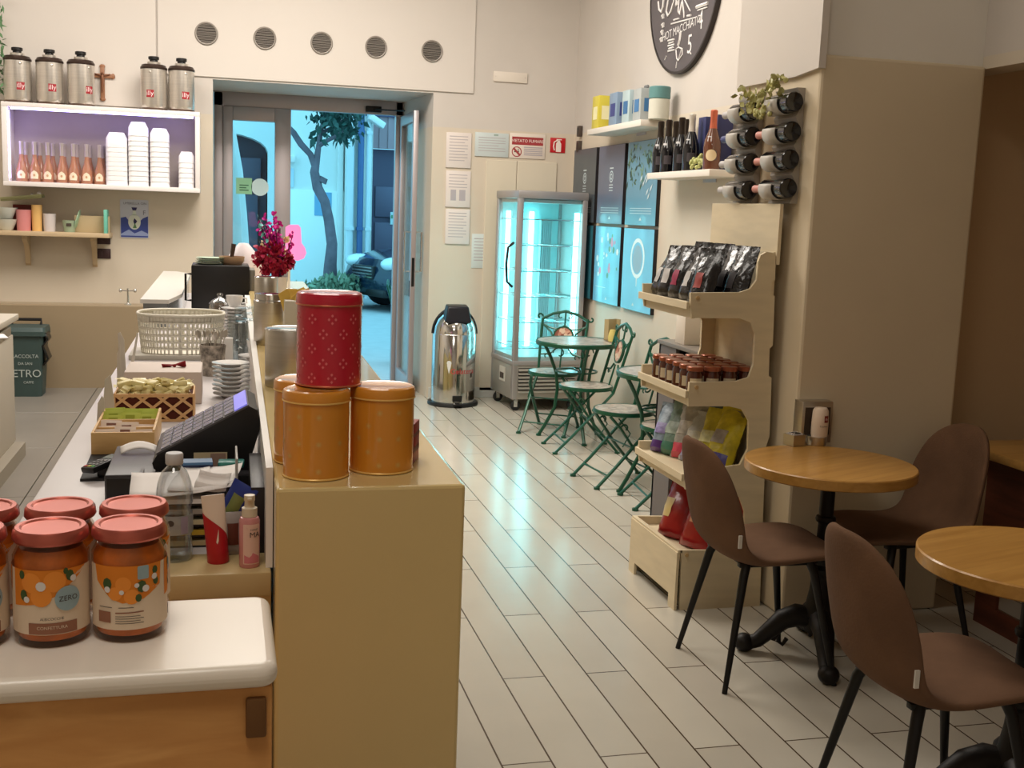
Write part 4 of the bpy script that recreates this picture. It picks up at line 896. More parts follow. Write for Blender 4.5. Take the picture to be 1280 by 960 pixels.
lb_ = mb(mat('bottle_label', (176, 178, 182), 0.5, alpha=0.55)); lb_.wrap([(-0.045, 0.054), (0.05, 0.054), (0.05, 0.09), (-0.045, 0.09)], Rb + .0012, k=3); lb_.m(mat('label_lilac', (150, 140, 160), 0.6)).wrap([(0.012, 0.056), (0.026, 0.056), (0.026, 0.088), (0.012, 0.088)], Rb + .0015, k=2); lb_.m(INK).wrap(circ(-0.006, 0.077, 0.006, 14), Rb + .0016, k=1)
lb_.build('label', bt); bt.location = (q.x, q.y + Rb, ZW); HB = U(216, 566, Y=q.y + Rb).z - ZW; bt.scale = (1, 1, HB / 0.203)
# tube
tb = thing('cream_tube', 'red and white squeeze tube standing on its cap', 'tube'); q = U(273, 706, Z=ZW); rows = []
for v in (0.0, 0.12, 0.3, 0.5, 0.7, 0.85, 1.0):
    e = 1 - v; rows.append([(0.0185 * math.cos(2 * PI * k / 24) * (1 + .1 * v), (0.017 * e + 0.0015) * math.sin(2 * PI * k / 24), 0.02 + v * 0.105) for k in range(24)])
TR = mat('tube_red', (172, 24, 34), 0.35); TWH = mat('tube_white', (226, 208, 190), 0.4)
t = mb(TWH).sheet(rows, True); t.add(rows[-1], [tuple(range(24))]); t.build('tube_body', tb)
t = MB(); t.m(TR)
def tubept(u, v): 
    e = 1 - v; a = -PI / 2 + u; return ((0.0190 * (1 + .1 * v)) * math.cos(a), (0.0175 * e + 0.002) * math.sin(a), 0.02 + v * 0.105)
for i in range(16):
    u0_, u1_ = -1.5 + 3 * i / 16, -1.5 + 3 * (i + 1) / 16
    h0, h1 = 0.72 - 0.5 * (i / 16) ** 1.3, 0.72 - 0.5 * ((i + 1) / 16) ** 1.3
    t.sheet([[tubept(u0_, h0 * k / 5) for k in range(6)], [tubept(u1_, h1 * k / 5) for k in range(6)]])
t.m(TWH).add([tuple(Vector(tubept(u, v)) + Vector((0, -.0006, 0))) for u, v in ((-0.1, 0.2), (0.0, 0.17), (0.12, 0.22), (0.22, 0.42))], [(0, 1, 2, 3)])
t.build('red_print', tb); mb(TR).lathe([(0, 0), (0.0185, 0), (0.0195, 0.003), (0.019, 0.02), (0, 0.02)], 28).build('cap', tb); tb.location = (q.x, q.y + .019, ZW); tb.rotation_euler = (0, -0.08, 0.1); tb.scale = (1, 1, (U(264, 618, Y=q.y + .02).z - ZW) / 0.125)
# pink spray
spb = thing('spray_bottle', 'pink spray bottle with white nozzle at the right end of the front board', 'bottle'); q = U(312, 711, Z=ZW)
sb_ = mb(mat('pink_liquid', (206, 140, 140), 0.25, nz=0.1)).lathe([(0, 0), (0.0165, 0), (0.018, 0.003), (0.018, 0.088), (0.016, 0.094), (0.011, 0.096)], 28); sb_.build('bottle_body', spb)
nz_ = mb(mat('nozzle_white', (214, 202, 180), 0.4)).lathe([(0.011, 0.094), (0.0135, 0.096), (0.0135, 0.112), (0.009, 0.114), (0.0085, 0.124), (0.0095, 0.126), (0.0095, 0.136), (0, 0.137)], 24); nz_.box(-0.004, -0.014, 0.128, 0.004, -0.008, 0.133, .001); nz_.build('spray_nozzle', spb)
lb_ = mb(mat('spray_label', (226, 190, 176), 0.5)).wrap(rrect(-0.012, 0.008, 0.02, 0.084, 0.002), 0.0185, k=3); lb_.m(mat('label_pink', (206, 120, 130), 0.5)).wrap([(-0.01, 0.01), (0.019, 0.01), (0.019, 0.022), (0.006, 0.03), (-0.004, 0.02), (-0.01, 0.026)], 0.0188, k=2); lb_.m(INK).text('MA', 0.014, None, (0.0191, -PI / 2 + 0.5, 0.064)); lb_.text('HAND', 0.005, None, (0.0191, -PI / 2 + 0.45, 0.074))
lb_.build('label', spb); spb.location = (q.x, q.y + .018, ZW); spb.scale = (1, 1, (U(312, 618, Y=q.y + .018).z - ZW) / 0.137)
# letter trays with papers behind the bottle
lt = thing('letter_tray', 'dark stacked letter trays with papers behind the water bottle', 'letter tray'); yt0 = 2.14; xA, xB = U(166, 650, Y=yt0).x, U(292, 650, Y=yt0).x; DKT = mat('tray_dark', (46, 40, 40), 0.4)
zz_ = ZW
for k in range(5):
    z = ZW + k * 0.02; mb(DKT).box(xA, yt0, z, xB, yt0 + .24, z + .004, .001).box(xA, yt0, z, xA + .006, yt0 + .24, z + .019).box(xB - .006, yt0, z, xB, yt0 + .24, z + .019).build('tray_shelf', lt)
    mb([mat('paper_tan', (186, 164, 120), 0.7), mat('paper_yellow', (196, 160, 50), 0.7), mat('paper_cream', (200, 186, 150), 0.7), mat('paper_grey', (160, 150, 140), 0.7), PAPER][k]).box(xA + .008, yt0 - .002, z + .0045, xB - .008, yt0 + .22, z + .013).build('papers', lt, False)
rebase(lt, ((xA + xB) / 2, yt0 + .12, ZW)); zz_ = ZW + .1
def sheetpaper(lab, loc, w, d, rz, m_=PAPER, curl=.01, z=0):
    s_ = mb(m_); s_.sheet([[(-w / 2 + w * i / 6, -d / 2 + d * j / 6, curl * (i / 6 - .3) ** 2 * 2 + curl * .3 * math.sin(j)) for j in range(7)] for i in range(7)])
    o = s_.build('paper_sheet', None, True, [('SOLIDIFY', {'thickness': 0.001})]); tag(o, lab, 'paper', 'papers on the letter trays', loc, rz); return o
sheetpaper('loose white sheet hanging over the left front of the letter trays', (xA + .065, yt0 + .09, zz_ + .002), .15, .2, .05)
sheetpaper('white sheet right of the bottle neck on the letter trays', (xB - .05, yt0 + .1, zz_ + .008), .12, .2, -.1)
t_ = sheetpaper('small white slip standing up beside the blue snack pack', (U(266, 600, Y=2.16).x, 2.17, zz_ + .016), .06, .04, -.2, curl=.02); t_.rotation_euler = (0.9, .2, -.2)
# blue and green packs on the drawer front
def pouch(name, lab, cat, m1, m2, w, h, t, loc, rot, grp=None, ink=None, txt=None):
    r = thing(name, lab, cat, loc, 0, grp); r.rotation_euler = rot; nu, nv = 10, 12; P = []
    for j in range(nv + 1):
        v = j / nv; P.append([((i / nu - .5) * w * (1 - .06 * math.sin(v * PI)), (t / 2) * max(0, math.sin(v * PI)) ** .6 * max(0.02, math.sin(PI * (i / nu))) ** .5, v * h) for i in range(nu + 1)])
    s_ = mb(m1).sheet(P); s_.sheet([[(a, -b_, c) for a, b_, c in r_] for r_ in P]); s_.build('pouch', r)
    l = MB(); l.m(m2); Pl = [[(a * .8, -b_ - .001, c) for a, b_, c in r_[1:-1]] for r_ in P[3:-3]]; l.sheet(Pl)
    if txt: l.m(ink).text(txt, w * .22, Matrix.Translation((0, -t / 2 - .003, h * .5)) @ Matrix.Rotation(PI / 2, 4, 'X'))
    l.build('print', r); return r
SNB = mat('snack_blue', (34, 52, 130), 0.35); SNT = mat('snack_teal', (58, 140, 128), 0.4); SNG = mat('snack_green', (40, 120, 112), 0.4); NAV = mat('navy_pack', (32, 44, 84), 0.4)
mb_ = mb(NAV).box(-0.03, -0.02, 0, 0.03, 0.02, 0.013, .003); mb_.m(mat('pack_blue', (70, 110, 150), 0.4)).box(-.029, -.0205, .008, .029, .018, .0135); q = U(245, 590, Y=d0.y - .04)
zpk = max(zz_ + .004, U(247, 598, Y=2.34).z)
shelf = mb(BLACKP).box(U(226, 600, Y=2.40).x, 2.385, ZW, L0.x - .03, 2.405, zz_ + .03, .003)
tag(mb_.build('gum_pack'), 'navy blue small pack lying under the till screen', 'pack', loc=(U(247, 590, Y=2.36).x, 2.36, zpk), rz=.05)
mb2 = mb(SNG).box(-0.026, -0.018, 0, 0.026, 0.018, 0.012, .003); mb2.m(SNT).box(-.02, -.0185, .004, .02, -.018, .012); tag(mb2.build('gum_pack'), 'green small pack lying right of the navy one under the till', 'pack', loc=(U(289, 593, Y=2.36).x, 2.36, zpk), rz=-.05)
pouch('snack_pack', 'blue crinkled snack pack leaning above the squeeze tube', 'snack pack', SNB, mat('snack_print', (120, 128, 70), 0.4), .05, .085, .025, (U(283, 640, Y=2.1).x, 2.115, zz_ - .045), (0.1, .5, -.3))
cb = pouch('clear_bag', 'clear plastic sachet behind the spray bottle', 'bag', mat('sachet', (150, 140, 136), 0.2), mat('sachet_brown', (96, 46, 34), 0.4), .04, .08, .02, (U(291, 680, Y=2.08).x, 2.085, ZW), (-.08, 0, .1))
# dark side panel and files beside the ledge
tag(mb(mat('file_dark', (34, 28, 28), 0.45)).box(0, 0, 0, .03, .3, .125, .002).build('box_file'), 'dark box file standing against the ledge behind the spray bottle', 'file', loc=(L0.x - .036, 2.09, ZW), rz=-.012)
tag(mb(mat('clip_grey', (150, 148, 142), 0.5)).box(0, 0, 0, .004, .12, .17, .001).build('price_list'), 'grey price list card standing against the ledge by the till', 'card', loc=(L0.x - .062, 2.13, ZW))

# ================================================================ LEFT WALL
# back counter unit cut by the left edge
ql = U(18, 397, X=-1.16); bu = thing('back_counter', 'pale grey back bar unit with open drawers at the left picture edge', 'counter'); GRY = mat('unit_grey', (190, 182, 168), 0.4)
yE = U(18, 480, X=-1.16).y; zt = U(16, 392, X=-1.16).z
mb(GRY).box(-1.9, 3.6, 0.2, -1.16, yE, zt - .12, .004).build('cabinet', bu); mb(GRY).box(-1.92, 3.55, zt - .035, -1.13, yE + .02, zt, .004).build('top', bu)
mb(mat('plinth_dark', (150, 142, 128), 0.5)).box(-1.85, 3.6, 0.12, -1.1, yE - .05, .2).build('plinth', bu)
mb(BLACKP).box(-1.88, 3.6, zt - .12, -1.2, yE - .03, zt - .035).build('drawer_recess', bu, False)
dr_ = mb(STEEL).box(-1.8, yE - .5, zt - .11, -1.15, yE - .12, zt - .06, .003).box(-1.8, yE - 1.0, zt - .1, -1.12, yE - .55, zt - .05, .003); dr_.build('drawer_front', bu); rebase(bu, (-1.5, yE - 1, .12))
tag(mb(PAPER).box(-.06, -.09, 0, .06, .09, .006, .001).build('paper_pad'), 'white paper pad sticking out of the grey unit drawer', 'paper', loc=(-1.13, yE - .75, zt - .05 + .001), rz=.3)
q = U(0, 375, Y=yE - .5); cm = thing('coffee_grinder', 'dark edge of a coffee machine on the grey unit', 'coffee machine')
mb(mat('machine_dark', (52, 36, 36), 0.4)).box(-1.62, yE - .9, zt, -1.24, yE - .35, zt + .3, .02).build('housing', cm); mb(CHROME).box(-1.6, yE - .92, zt + .3, -1.25, yE - .33, zt + .32, .004).build('cup_rail', cm); rebase(cm, (-1.45, yE - .6, zt))
# green bin
pb = thing('recycling_bin', 'dark green plastic bin with a black liner by the low wall', 'bin'); GB = mat('bin_green', (58, 76, 74), 0.5, nz=0.05); q = U(40, 485, Z=.12); wbn = U(58, 440, Y=9.3).x - U(6, 440, Y=9.3).x
yy = 9.2; xl_, xr3 = U(5, 440, Y=yy).x, U(58, 470, Y=yy).x; hb_ = U(35, 403, Y=yy).z - .12; wx = (xr3 - xl_) / 2
rows = [rrect(-wx + .02, -.12, wx - .02, .12, .03), rrect(-wx - .005, -.14, wx + .005, .14, .03)]
t = mb(GB); t.sheet([[(p[0], p[1], 0) for p in rows[0]], [(p[0], p[1], hb_ * .84) for p in rows[1]]], True); t.add([(p[0], p[1], 0) for p in rows[0]], [tuple(range(len(rows[0])))])
big = rrect(-wx - .02, -.155, wx + .02, .155, .035); t.sheet([[(p[0], p[1], hb_ * .84) for p in big], [(p[0], p[1], hb_ * .9) for p in big]], True)
t.sheet([[(p[0], p[1], hb_ * .84) for p in rows[1]], [(p[0], p[1], hb_ * .84) for p in big]], True)
t.build('bin_body', pb); lidp = mb(GB); lidp.sheet([[(p[0], p[1], hb_ * .9) for p in big], [(p[0] * .96, p[1] * .9 + .0, hb_ * .955) for p in big]], True).add([(p[0] * .96, p[1] * .9, hb_ * .955) for p in big], [tuple(range(len(big)))]); lidp.build('lid', pb)
mb(BLACKP).tube([(-wx * .7, .1, hb_ * .95), (-wx * .7, .13, hb_ + .01), (wx * .7, .13, hb_ + .01), (wx * .7, .1, hb_ * .95)], .012, 8).build('handle', pb)
bg_ = mb(mat('bin_liner', (24, 24, 24), 0.3)); bg_.sheet([[(wx + .02 + .02 * math.sin(i * 2.1), -.13 + .035 * j, hb_ * .88 - i * hb_ * .09) for j in range(6)] for i in range(6)]); bg_.build('bin_liner', pb, True, [('SOLIDIFY', {'thickness': 0.012})])
MT = lambda x, z: Matrix.Translation((x, -.142 + (hb_ * .84 - z) / (hb_ * .84) * .02 - .0035, z)) @ Matrix.Rotation(PI / 2, 4, 'X')
tx = mb(mat('bin_print', (176, 186, 182), 0.6)); tx.text('PIETRO', .08, MT(.0, hb_ * .32)); tx.text('RACCOLTA', .036, MT(.02, hb_ * .56)); tx.text('DA SAN', .028, MT(.02, hb_ * .46)); tx.text('CAFFE', .026, MT(.04, hb_ * .2)); tx.build('lettering', pb, False)
pb.location = ((xl_ + xr3) / 2, yy, .12)
# light box cabinet
cby = 9.38; c00, c11 = U(1, 128, Y=cby), U(250, 240.5, Y=cby); zt_ = c00.z + .01; zb_ = c11.z - .004; lbx = thing('wall_cabinet', 'white open wall cabinet lit by a violet strip light', 'cabinet'); WC = mat('cabinet_white', (236, 230, 228), 0.35)
xa, xz = c00.x, c11.x; yk = BY - .018
for n_m, a_ in (('top_panel', (xa, cby, zt_ - .035, xz, yk, zt_)), ('bottom_panel', (xa, cby, zb_, xz, yk, zb_ + .035)), ('side_panel', (xa, cby, zb_ + .035, xa + .04, yk, zt_ - .035)), ('side_panel', (xz - .035, cby, zb_ + .035, xz, yk, zt_ - .035))): mb(WC).box(*a_, .002).build(n_m, lbx)
mb(mat('cabinet_back', (168, 156, 150), 0.5, nz=0.12, nscale=1.5)).box(xa + .04, yk - .01, zb_ + .035, xz - .035, yk, zt_ - .035).build('back_panel', lbx)
LED = mat('led_violet', (230, 230, 255), 0.5, emit=(178, 168, 255), es=11)
mb(LED).box(xa + .06, cby + .03, zt_ - .05, xz - .05, cby + .045, zt_ - .036).build('led_strip', lbx); mb(LED).box(xa + .041, cby + .03, zb_ + .06, xa + .05, cby + .042, zt_ - .06).build('led_strip', lbx)
rebase(lbx, ((xa + xz) / 2, cby + .15, zb_))
zsh = zb_ + .035; ybt = cby + .12
# rose bottles
ROS = mat('rose_wine', (228, 168, 136), 0.08, trans=0.6, coat=0.6); FOI = mat('foil_silver', (206, 196, 196), 0.35, 0.6); RLB = mat('rose_label', (232, 216, 190), 0.6)
def make_rose():
    r = thing('rose_bottle', '', 'bottle'); mb(ROS).lathe([(0, 0), (.034, 0), (.039, .004), (.0395, .055), (.037, .075), (.030, .1), (.020, .128), (.0150, .155), (.014, .185), (0, .186)], 20).build('glass', r)
    mb(FOI).lathe([(.0155, .17), (.0155, .235), (.0165, .237), (.0165, .25), (0, .251)], 18).build('foil_neck', r)
    l = mb(RLB).wrap([(-.026, .02), (.026, .02), (.03, .045), (.018, .062), (0, .072), (-.018, .062), (-.03, .045)], .0398, k=3); l.m(mat('rose_emblem', (190, 150, 110), 0.6)).wrap(circ(0, .042, .008, 12), .0402, k=1); l.build('label', r); return r
r0 = make_rose(); rl = ['pink wine bottle at the left end of the lit cabinet', 'second pink wine bottle from the left in the lit cabinet', 'third pink wine bottle from the left in the lit cabinet', 'fourth pink wine bottle from the left in the lit cabinet', 'fifth pink wine bottle from the left in the lit cabinet', 'sixth pink wine bottle from the left in the lit cabinet', 'pink wine bottle touching the white tub stacks in the lit cabinet']
bx_ = [27, 43.5, 60, 77.5, 92, 108.5, 124.5]; hsc = (U(62, 178, Y=ybt).z - zsh) / .251
for k, x in enumerate(bx_):
    loc = Vector((U(x, 205, Y=ybt).x, ybt, zsh))
    if k == 0: r0.location = loc; r0['label'] = rl[0]; r0['group'] = 'pink wine bottles in the lit cabinet'; r0.scale = (1.06, 1.06, hsc)
    else: dup(r0, loc, label=rl[k])
for k, x in enumerate((32, 50, 66, 80, 96, 112, 128)):
    dup(r0, Vector((U(x, 205, Y=ybt + .13).x, ybt + .14, zsh)), label='pink wine bottles half hidden in the back row of the lit cabinet', group='back row of pink wine bottles')
# tubs: nested white ice cream tubs, upside down
TUB = mat('tub_white', (240, 238, 240), 0.45); ys_ = cby + .1
def tub(w, rim=True):
    s_ = mb(TUB); h = w * .72; a = rrect(-w / 2, -w / 2, w / 2, w / 2, w * .25, 4); b2 = rrect(-w * .34, -w * .34, w * .34, w * .34, w * .18, 4); m2 = rrect(-w * .496, -w * .496, w * .496, w * .496, w * .248, 4)
    k_ = 1.022 if rim else 1.0; s_.sheet([[(p[0] * k_, p[1] * k_, 0) for p in a], [(p[0] * k_, p[1] * k_, .006) for p in a], [(p[0], p[1], .0065) for p in m2], [(p[0] * .97, p[1] * .97, h * .62) for p in m2], [(p[0], p[1], h) for p in b2]], True); s_.add([(p[0], p[1], h) for p in b2], [tuple(range(len(b2)))]); return s_
for si, (x0_, x1_, yt_, n__, lab) in enumerate(((132.5, 160.5, 166, 9, 'white paper tubs of the stack right beside the pink wine bottles'), (160.5, 186.5, 153, 11, 'white paper tubs of the tallest stack in the lit cabinet'), (187.5, 212.5, 161, 10, 'white paper tubs of the stack right of the tallest one'), (223, 243.5, 190, 6, 'white paper tubs of the small stack at the right end of the lit cabinet'))):
    w_ = (U(x1_, 200, Y=ys_ - .05).x - U(x0_, 200, Y=ys_ - .05).x) * .97; h = w_ * .72; H_ = U((x0_ + x1_) / 2, yt_, Y=ys_).z - zsh; dz_ = (H_ - h) / (n__ - 1); t0 = tub(w_, si > 0).build('paper_tub'); grp = lab.replace('white paper tubs', 'tubs')
    for k in range(n__):
        loc = (U((x0_ + x1_) / 2, 210, Y=ys_).x, ys_, zsh + dz_ * k)
        if k == 0: tag(t0, lab, 'tub', grp, loc)
        else: dup(t0, loc)
# steel kegs / coffee tins on the cabinet
CANS = mat('can_steel', (222, 216, 208), 0.3, 0.85, nz=0.05, nscale=6, stretch=(1, 1, 30)); BRO = mat('can_bronze', (70, 56, 50), 0.35, 0.6); LRED = mat('logo_red', (158, 36, 46), 0.5); LWH = mat('logo_white', (240, 214, 214), 0.5)
def make_can():
    r = thing('coffee_can', '', 'coffee can'); R = .088
    mb(CANS).lathe([(0, 0), (R - .006, 0), (R - .006, .012), (R - .003, .018), (R - .001, .03), (R, .036), (R, .284)], 40).build('can_body', r)
    mb(BRO).lathe([(R, .282), (R + .002, .286), (R + .002, .297), (R - .004, .304), (R - .008, .314), (R - .02, .318), (R - .03, .319), (0, .32)], 40).build('shoulder_ring', r)
    mb(mat('base_bronze', (112, 92, 82), 0.35, 0.8)).lathe([(R - .005, .0), (R + .001, .002), (R + .001, .012), (R - .005, .016)], 40).build('base_ring', r)
    mb(CANS).lathe([(.045, .318), (.046, .335), (.0, .336)], 24).build('neck', r); mb(BLACKP).lathe([(.028, .335), (.027, .35), (.036, .354), (.036, .372), (.03, .375), (0, .375)], 24).build('stopper', r)
    l = mb(LRED).wrap([(-.026, .085), (.026, .085), (.026, .137), (-.026, .137)], R + .0008, k=3); l.m(LWH).text('illy', .046, None, (R + .0016, -PI / 2, .113)); l.build('logo', r)
    mb(CANS, rot=(0, 0, 0)).ball((0, -R, .262), (.009, .004, .009), 10, 6).build('rivet', r); return r
k0 = make_can(); kl = ['steel coffee can at the left end of the cabinet top', 'second steel coffee can from the left on the cabinet top', 'third steel coffee can from the left, beside the crucifix', 'steel coffee can right of the crucifix gap on the cabinet top', 'steel coffee can at the right end of the cabinet top, nearest the door']
sc_ = (U(62, 62, Y=cby + .11).z - zt_) / .375
for k, (x, rz) in enumerate(((22.5, .35), (62.5, .3), (101.5, .75), (192.5, -.25), (227, .35))):
    loc = Vector((U(x, 110, Y=cby + .11).x, cby + .11, zt_))
    if k == 0: k0.location = loc; k0.rotation_euler = (0, 0, rz); k0['label'] = kl[0]; k0['group'] = 'coffee cans on the cabinet'; k0.scale = (sc_ * 1.03, sc_ * 1.03, sc_)
    else: dup(k0, loc, rz, kl[k])
# crucifix
cx = thing('crucifix', 'small wooden crucifix on the wall between the coffee cans', 'crucifix'); WD = mat('crucifix_wood', (150, 104, 74), 0.5); yw = BY - .017
p0, p1 = U(128, 83, Y=yw), U(128, 124, Y=yw); pz = U(128, 95, Y=yw).z
t = mb(WD).box(p0.x - .016, yw - .02, p1.z, p0.x + .016, yw, p0.z, .004).box(p0.x - .075, yw - .02, pz - .016, p0.x + .075, yw, pz + .016, .004)
for dx, z in ((0, p0.z), (0, p1.z)): t.ball((p0.x + dx, yw - .01, z), (.022, .012, .016), 10, 6)
for dx in (-.078, .078): t.ball((p0.x + dx, yw - .01, pz), (.016, .012, .022), 10, 6)
t.build('cross', cx); f = mb(mat('figure_bronze', (128, 84, 60), 0.4, 0.3)).tube([(p0.x, yw - .03, pz + .005), (p0.x + .003, yw - .034, pz - .04), (p0.x - .003, yw - .03, pz - .085), (p0.x, yw - .028, pz - .12)], [.011, .013, .011, .006], 8); f.tube([(p0.x - .058, yw - .026, pz + .014), (p0.x - .02, yw - .03, pz + .004), (p0.x, yw - .03, pz - .004), (p0.x + .02, yw - .03, pz + .004), (p0.x + .058, yw - .026, pz + .014)], .005, 6).ball((p0.x, yw - .034, pz + .018), .011, 10, 8); f.build('figure', cx); rebase(cx, (p0.x, yw, pz))
# garland edge at top left
gd = mb(mat('garland_green', (96, 132, 92), 0.6, nz=0.3)); rn = random.Random(8)
for k in range(120):
    q = U(rn.uniform(-14, 3 + rn.random() * 2), rn.uniform(-10, 112), Y=9.5 + rn.uniform(-.05, .05)); M_ = Matrix.LocRotScale(q, Euler((rn.uniform(0, 6), rn.uniform(0, 6), rn.uniform(0, 6))), Vector((.07,) * 3)); gd.add([M_ @ Vector(v) for v in ((0, 0, 0), (.4, .15, .05), (1, 0, .1), (.4, -.15, .05))], [(0, 1, 2, 3)])
gd.m(mat('garland_stem', (80, 90, 60), .7)).tube([U(-4, -10, Y=9.5), U(-5, 50, Y=9.5), U(-3, 112, Y=9.5)], .006, 6); tag(gd.build('hanging_plant', None, False), 'trailing green plant at the top left picture edge', 'plant')
# wall shelf with cups
sy = 9.45; s1 = U(137, 292, Y=sy); ws = thing('wall_shelf', 'beige wall shelf on two brackets under the lit cabinet', 'shelf'); SHM = mat('shelf_beige', (196, 172, 138), 0.5)
zs_ = s1.z; mb(SHM).box(-2.3, sy - .02, zs_ - .035, s1.x, BY, zs_, .003).build('shelf_board', ws)
for x in (31, 116):
    q = U(x, 297, Y=sy + .1); pr_ = [(0, 0), (-.19, 0), (-.18, -.03), (-.1, -.07), (-.05, -.13), (-.03, -.22), (0, -.24)]
    t = MB(); t.at((q.x, BY, zs_ - .035)); t.m(SHM).prism(pr_, 'yz', -.018, .018); t.build('bracket', ws)
rebase(ws, (-1.4, BY - .1, zs_))
def onshelf(o, x, lab, cat, dy=0.1, rz=0): return tag(o, lab, cat, loc=(U(x, 285, Y=sy + dy).x, sy + dy, zs_), rz=rz)
def ht(x, y, dy=.1): return U(x, y, Y=sy + dy).z - zs_
bwl = mb(mat('bowl_white', (214, 218, 210), 0.3)).lathe([(0, 0), (.05, 0), (.062, .012), (.108, .1), (.105, .1), (.056, .012), (0, .01)], 28); h1 = ht(8, 270)
o = bwl.build('white_bowl'); o.scale = (.8, .8, .85); onshelf(o, 8, 'white bowl at the left end of the shelf, under a second bowl', 'bowl'); o2 = dup(o, o.location + Vector((.0, 0, .088)), label='upper white bowl resting in the one at the left end of the shelf')
def cupo(name, m_, r0_, r1_, h, extra=None):
    s_ = mb(m_).lathe([(0, 0), (r0_, 0), (r1_, h), (r1_ - .004, h), (r0_ - .004, .006), (0, .006)], 24)
    if extra: extra(s_)
    return s_.build(name)
onshelf(cupo('pink_cup', mat('cup_pink', (206, 132, 132), 0.5), .05, .056, ht(30, 262)), 30, 'pink tumbler beside the white bowls on the shelf', 'cup')
onshelf(cupo('orange_tumbler', mat('cup_orange', (222, 178, 110), 0.5), .036, .04, ht(46, 256)), 46.5, 'tall orange tumbler next to the pink one', 'cup')
onshelf(cupo('white_mug', mat('mug_white', (206, 198, 196), 0.4), .042, .048, ht(62, 267)), 62, 'small white mug in the middle of the shelf', 'mug')
gf = thing('green_cup', 'pale green mug with a dark print standing before a tilted green saucer', 'mug'); mb(mat('cup_green', (150, 166, 140), 0.4)).lathe([(0, 0), (.04, 0), (.052, .09), (.048, .09), (.036, .006), (0, .006)], 24).build('mug_body', gf); m_ = mb(INK).wrap(rrect(-.02, .045, .02, .075, .004), .049, k=2); m_.build('print', gf); gf.location = (U(87, 285, Y=sy + .08).x, sy + .08, zs_)
sc2 = mb(mat('saucer_green', (156, 190, 160), 0.35)).lathe([(0, 0), (.05, 0), (.085, .012), (.086, .016), (.05, .008), (0, .006)], 28); o = sc2.build('green_saucer'); tag(o, 'pale green saucer tilted on edge against the mug', 'saucer', loc=(U(99, 285, Y=sy + .12).x, sy + .12, zs_ + .087)); o.rotation_euler = (0, -1.3, 0)
tb_ = mb(mat('box_tan', (186, 166, 130), 0.6)).box(-.13, -.05, 0, .13, .05, ht(118, 270), .004); onshelf(tb_.build('tan_box'), 116, 'plain tan box at the right part of the shelf', 'box', .14)
tq = mb(mat('book_turquoise', (112, 190, 170), 0.5)).box(-.012, -.08, 0, .012, .08, ht(132, 262), .002); onshelf(tq.build('turquoise_book'), 133, 'thin turquoise book at the right end of the shelf', 'book', .08)
tr2 = thing('serving_tray', 'tilted tray of greenish metal lying across the tumblers on the shelf', 'tray'); TMM = mat('tray_metal', (150, 150, 110), 0.35, 0.7)
t = MB(); a_, b2 = U(2, 252, Y=sy + .06), U(54, 247, Y=sy + .06); t.at(((a_.x + b2.x) / 2, sy + .08, max(zs_ + ht(46, 256) + .02, (a_.z + b2.z) / 2)), (0, -.12, 0)); ln = (b2.x - a_.x) / 2; t.m(TMM).box(-ln, -.07, 0, ln, .07, .012, .003); t.build('plate', tr2)
t2_ = MB(); t2_.M = t.M; t2_.m(TMM).box(-ln, -.075, .01, ln, -.065, .03, .003).box(-ln, .065, .01, ln, .075, .03, .003); t2_.m(CHROME).ball((ln - .02, -.05, .035), .018, 10, 8).ball((ln - .07, -.04, .03), .014, 10, 8); t2_.build('rim', tr2); rebase(tr2, ((a_.x + b2.x) / 2, sy + .08, zs_ + ht(46, 256)))
rbx = mb(mat('box_dark_red', (120, 40, 34), 0.5)).box(-.09, -.03, 0, .09, .03, ht(35, 256, .18), .003); onshelf(rbx.build('dark_red_box'), 33, 'dark red box behind the pink tumbler', 'box', .19)
# metal gin sign
sg = thing('tin_sign', 'blue and white metal sign of a bottle below the lit cabinet', 'sign'); yw = BY; p0, p1 = U(150, 249, Y=yw), U(186, 298, Y=yw); W_, H_ = p1.x - p0.x, p0.z - p1.z
plt_ = mb(mat('sign_pale', (196, 200, 214), 0.35)).prism(rrect(0, 0, W_, H_, .012), 'xz', -.006, 0); plt_.build('plate', sg)
g = mb(mat('sign_blue', (62, 78, 150), 0.35)); X = lambda u: u * W_; Zq = lambda v: v * H_; d = -.0068
g.flat([(X(.02), Zq(.02)), (X(.98), Zq(.02)), (X(.98), Zq(.58)), (X(.8), Zq(.52)), (X(.7), Zq(.45)), (X(.3), Zq(.45)), (X(.2), Zq(.55)), (X(.02), Zq(.52))], 'xz', d)
g.m(mat('sign_blue_light', (150, 164, 206), 0.35)).flat([(X(.02), Zq(.1)), (X(.3), Zq(.22)), (X(.5), Zq(.12)), (X(.75), Zq(.2)), (X(.98), Zq(.12)), (X(.98), Zq(.06)), (X(.02), Zq(.06))], 'xz', d - .0006)
g.m(mat('sign_bottle', (214, 220, 210), 0.35)).flat([(X(.5 + a * .22), Zq(.42 + b2 * .2)) for a, b2 in circ(0, 0, 1, 24)], 'xz', d - .001).flat([(X(.43), Zq(.6)), (X(.57), Zq(.6)), (X(.55), Zq(.72)), (X(.45), Zq(.72))], 'xz', d - .001)
g.m(mat('sign_dark', (44, 40, 90), 0.35)).flat([(X(.4), Zq(.8)), (X(.6), Zq(.8)), (X(.56), Zq(.72)), (X(.44), Zq(.72))], 'xz', d - .0014).flat([(X(.5), Zq(.34)), (X(.6), Zq(.44)), (X(.5), Zq(.52)), (X(.46), Zq(.44))], 'xz', d - .0014)
g.m(mat('sign_green', (90, 130, 80), 0.4)).flat([(X(.44), Zq(.26)), (X(.58), Zq(.26)), (X(.52), Zq(.4))], 'xz', d - .0016)
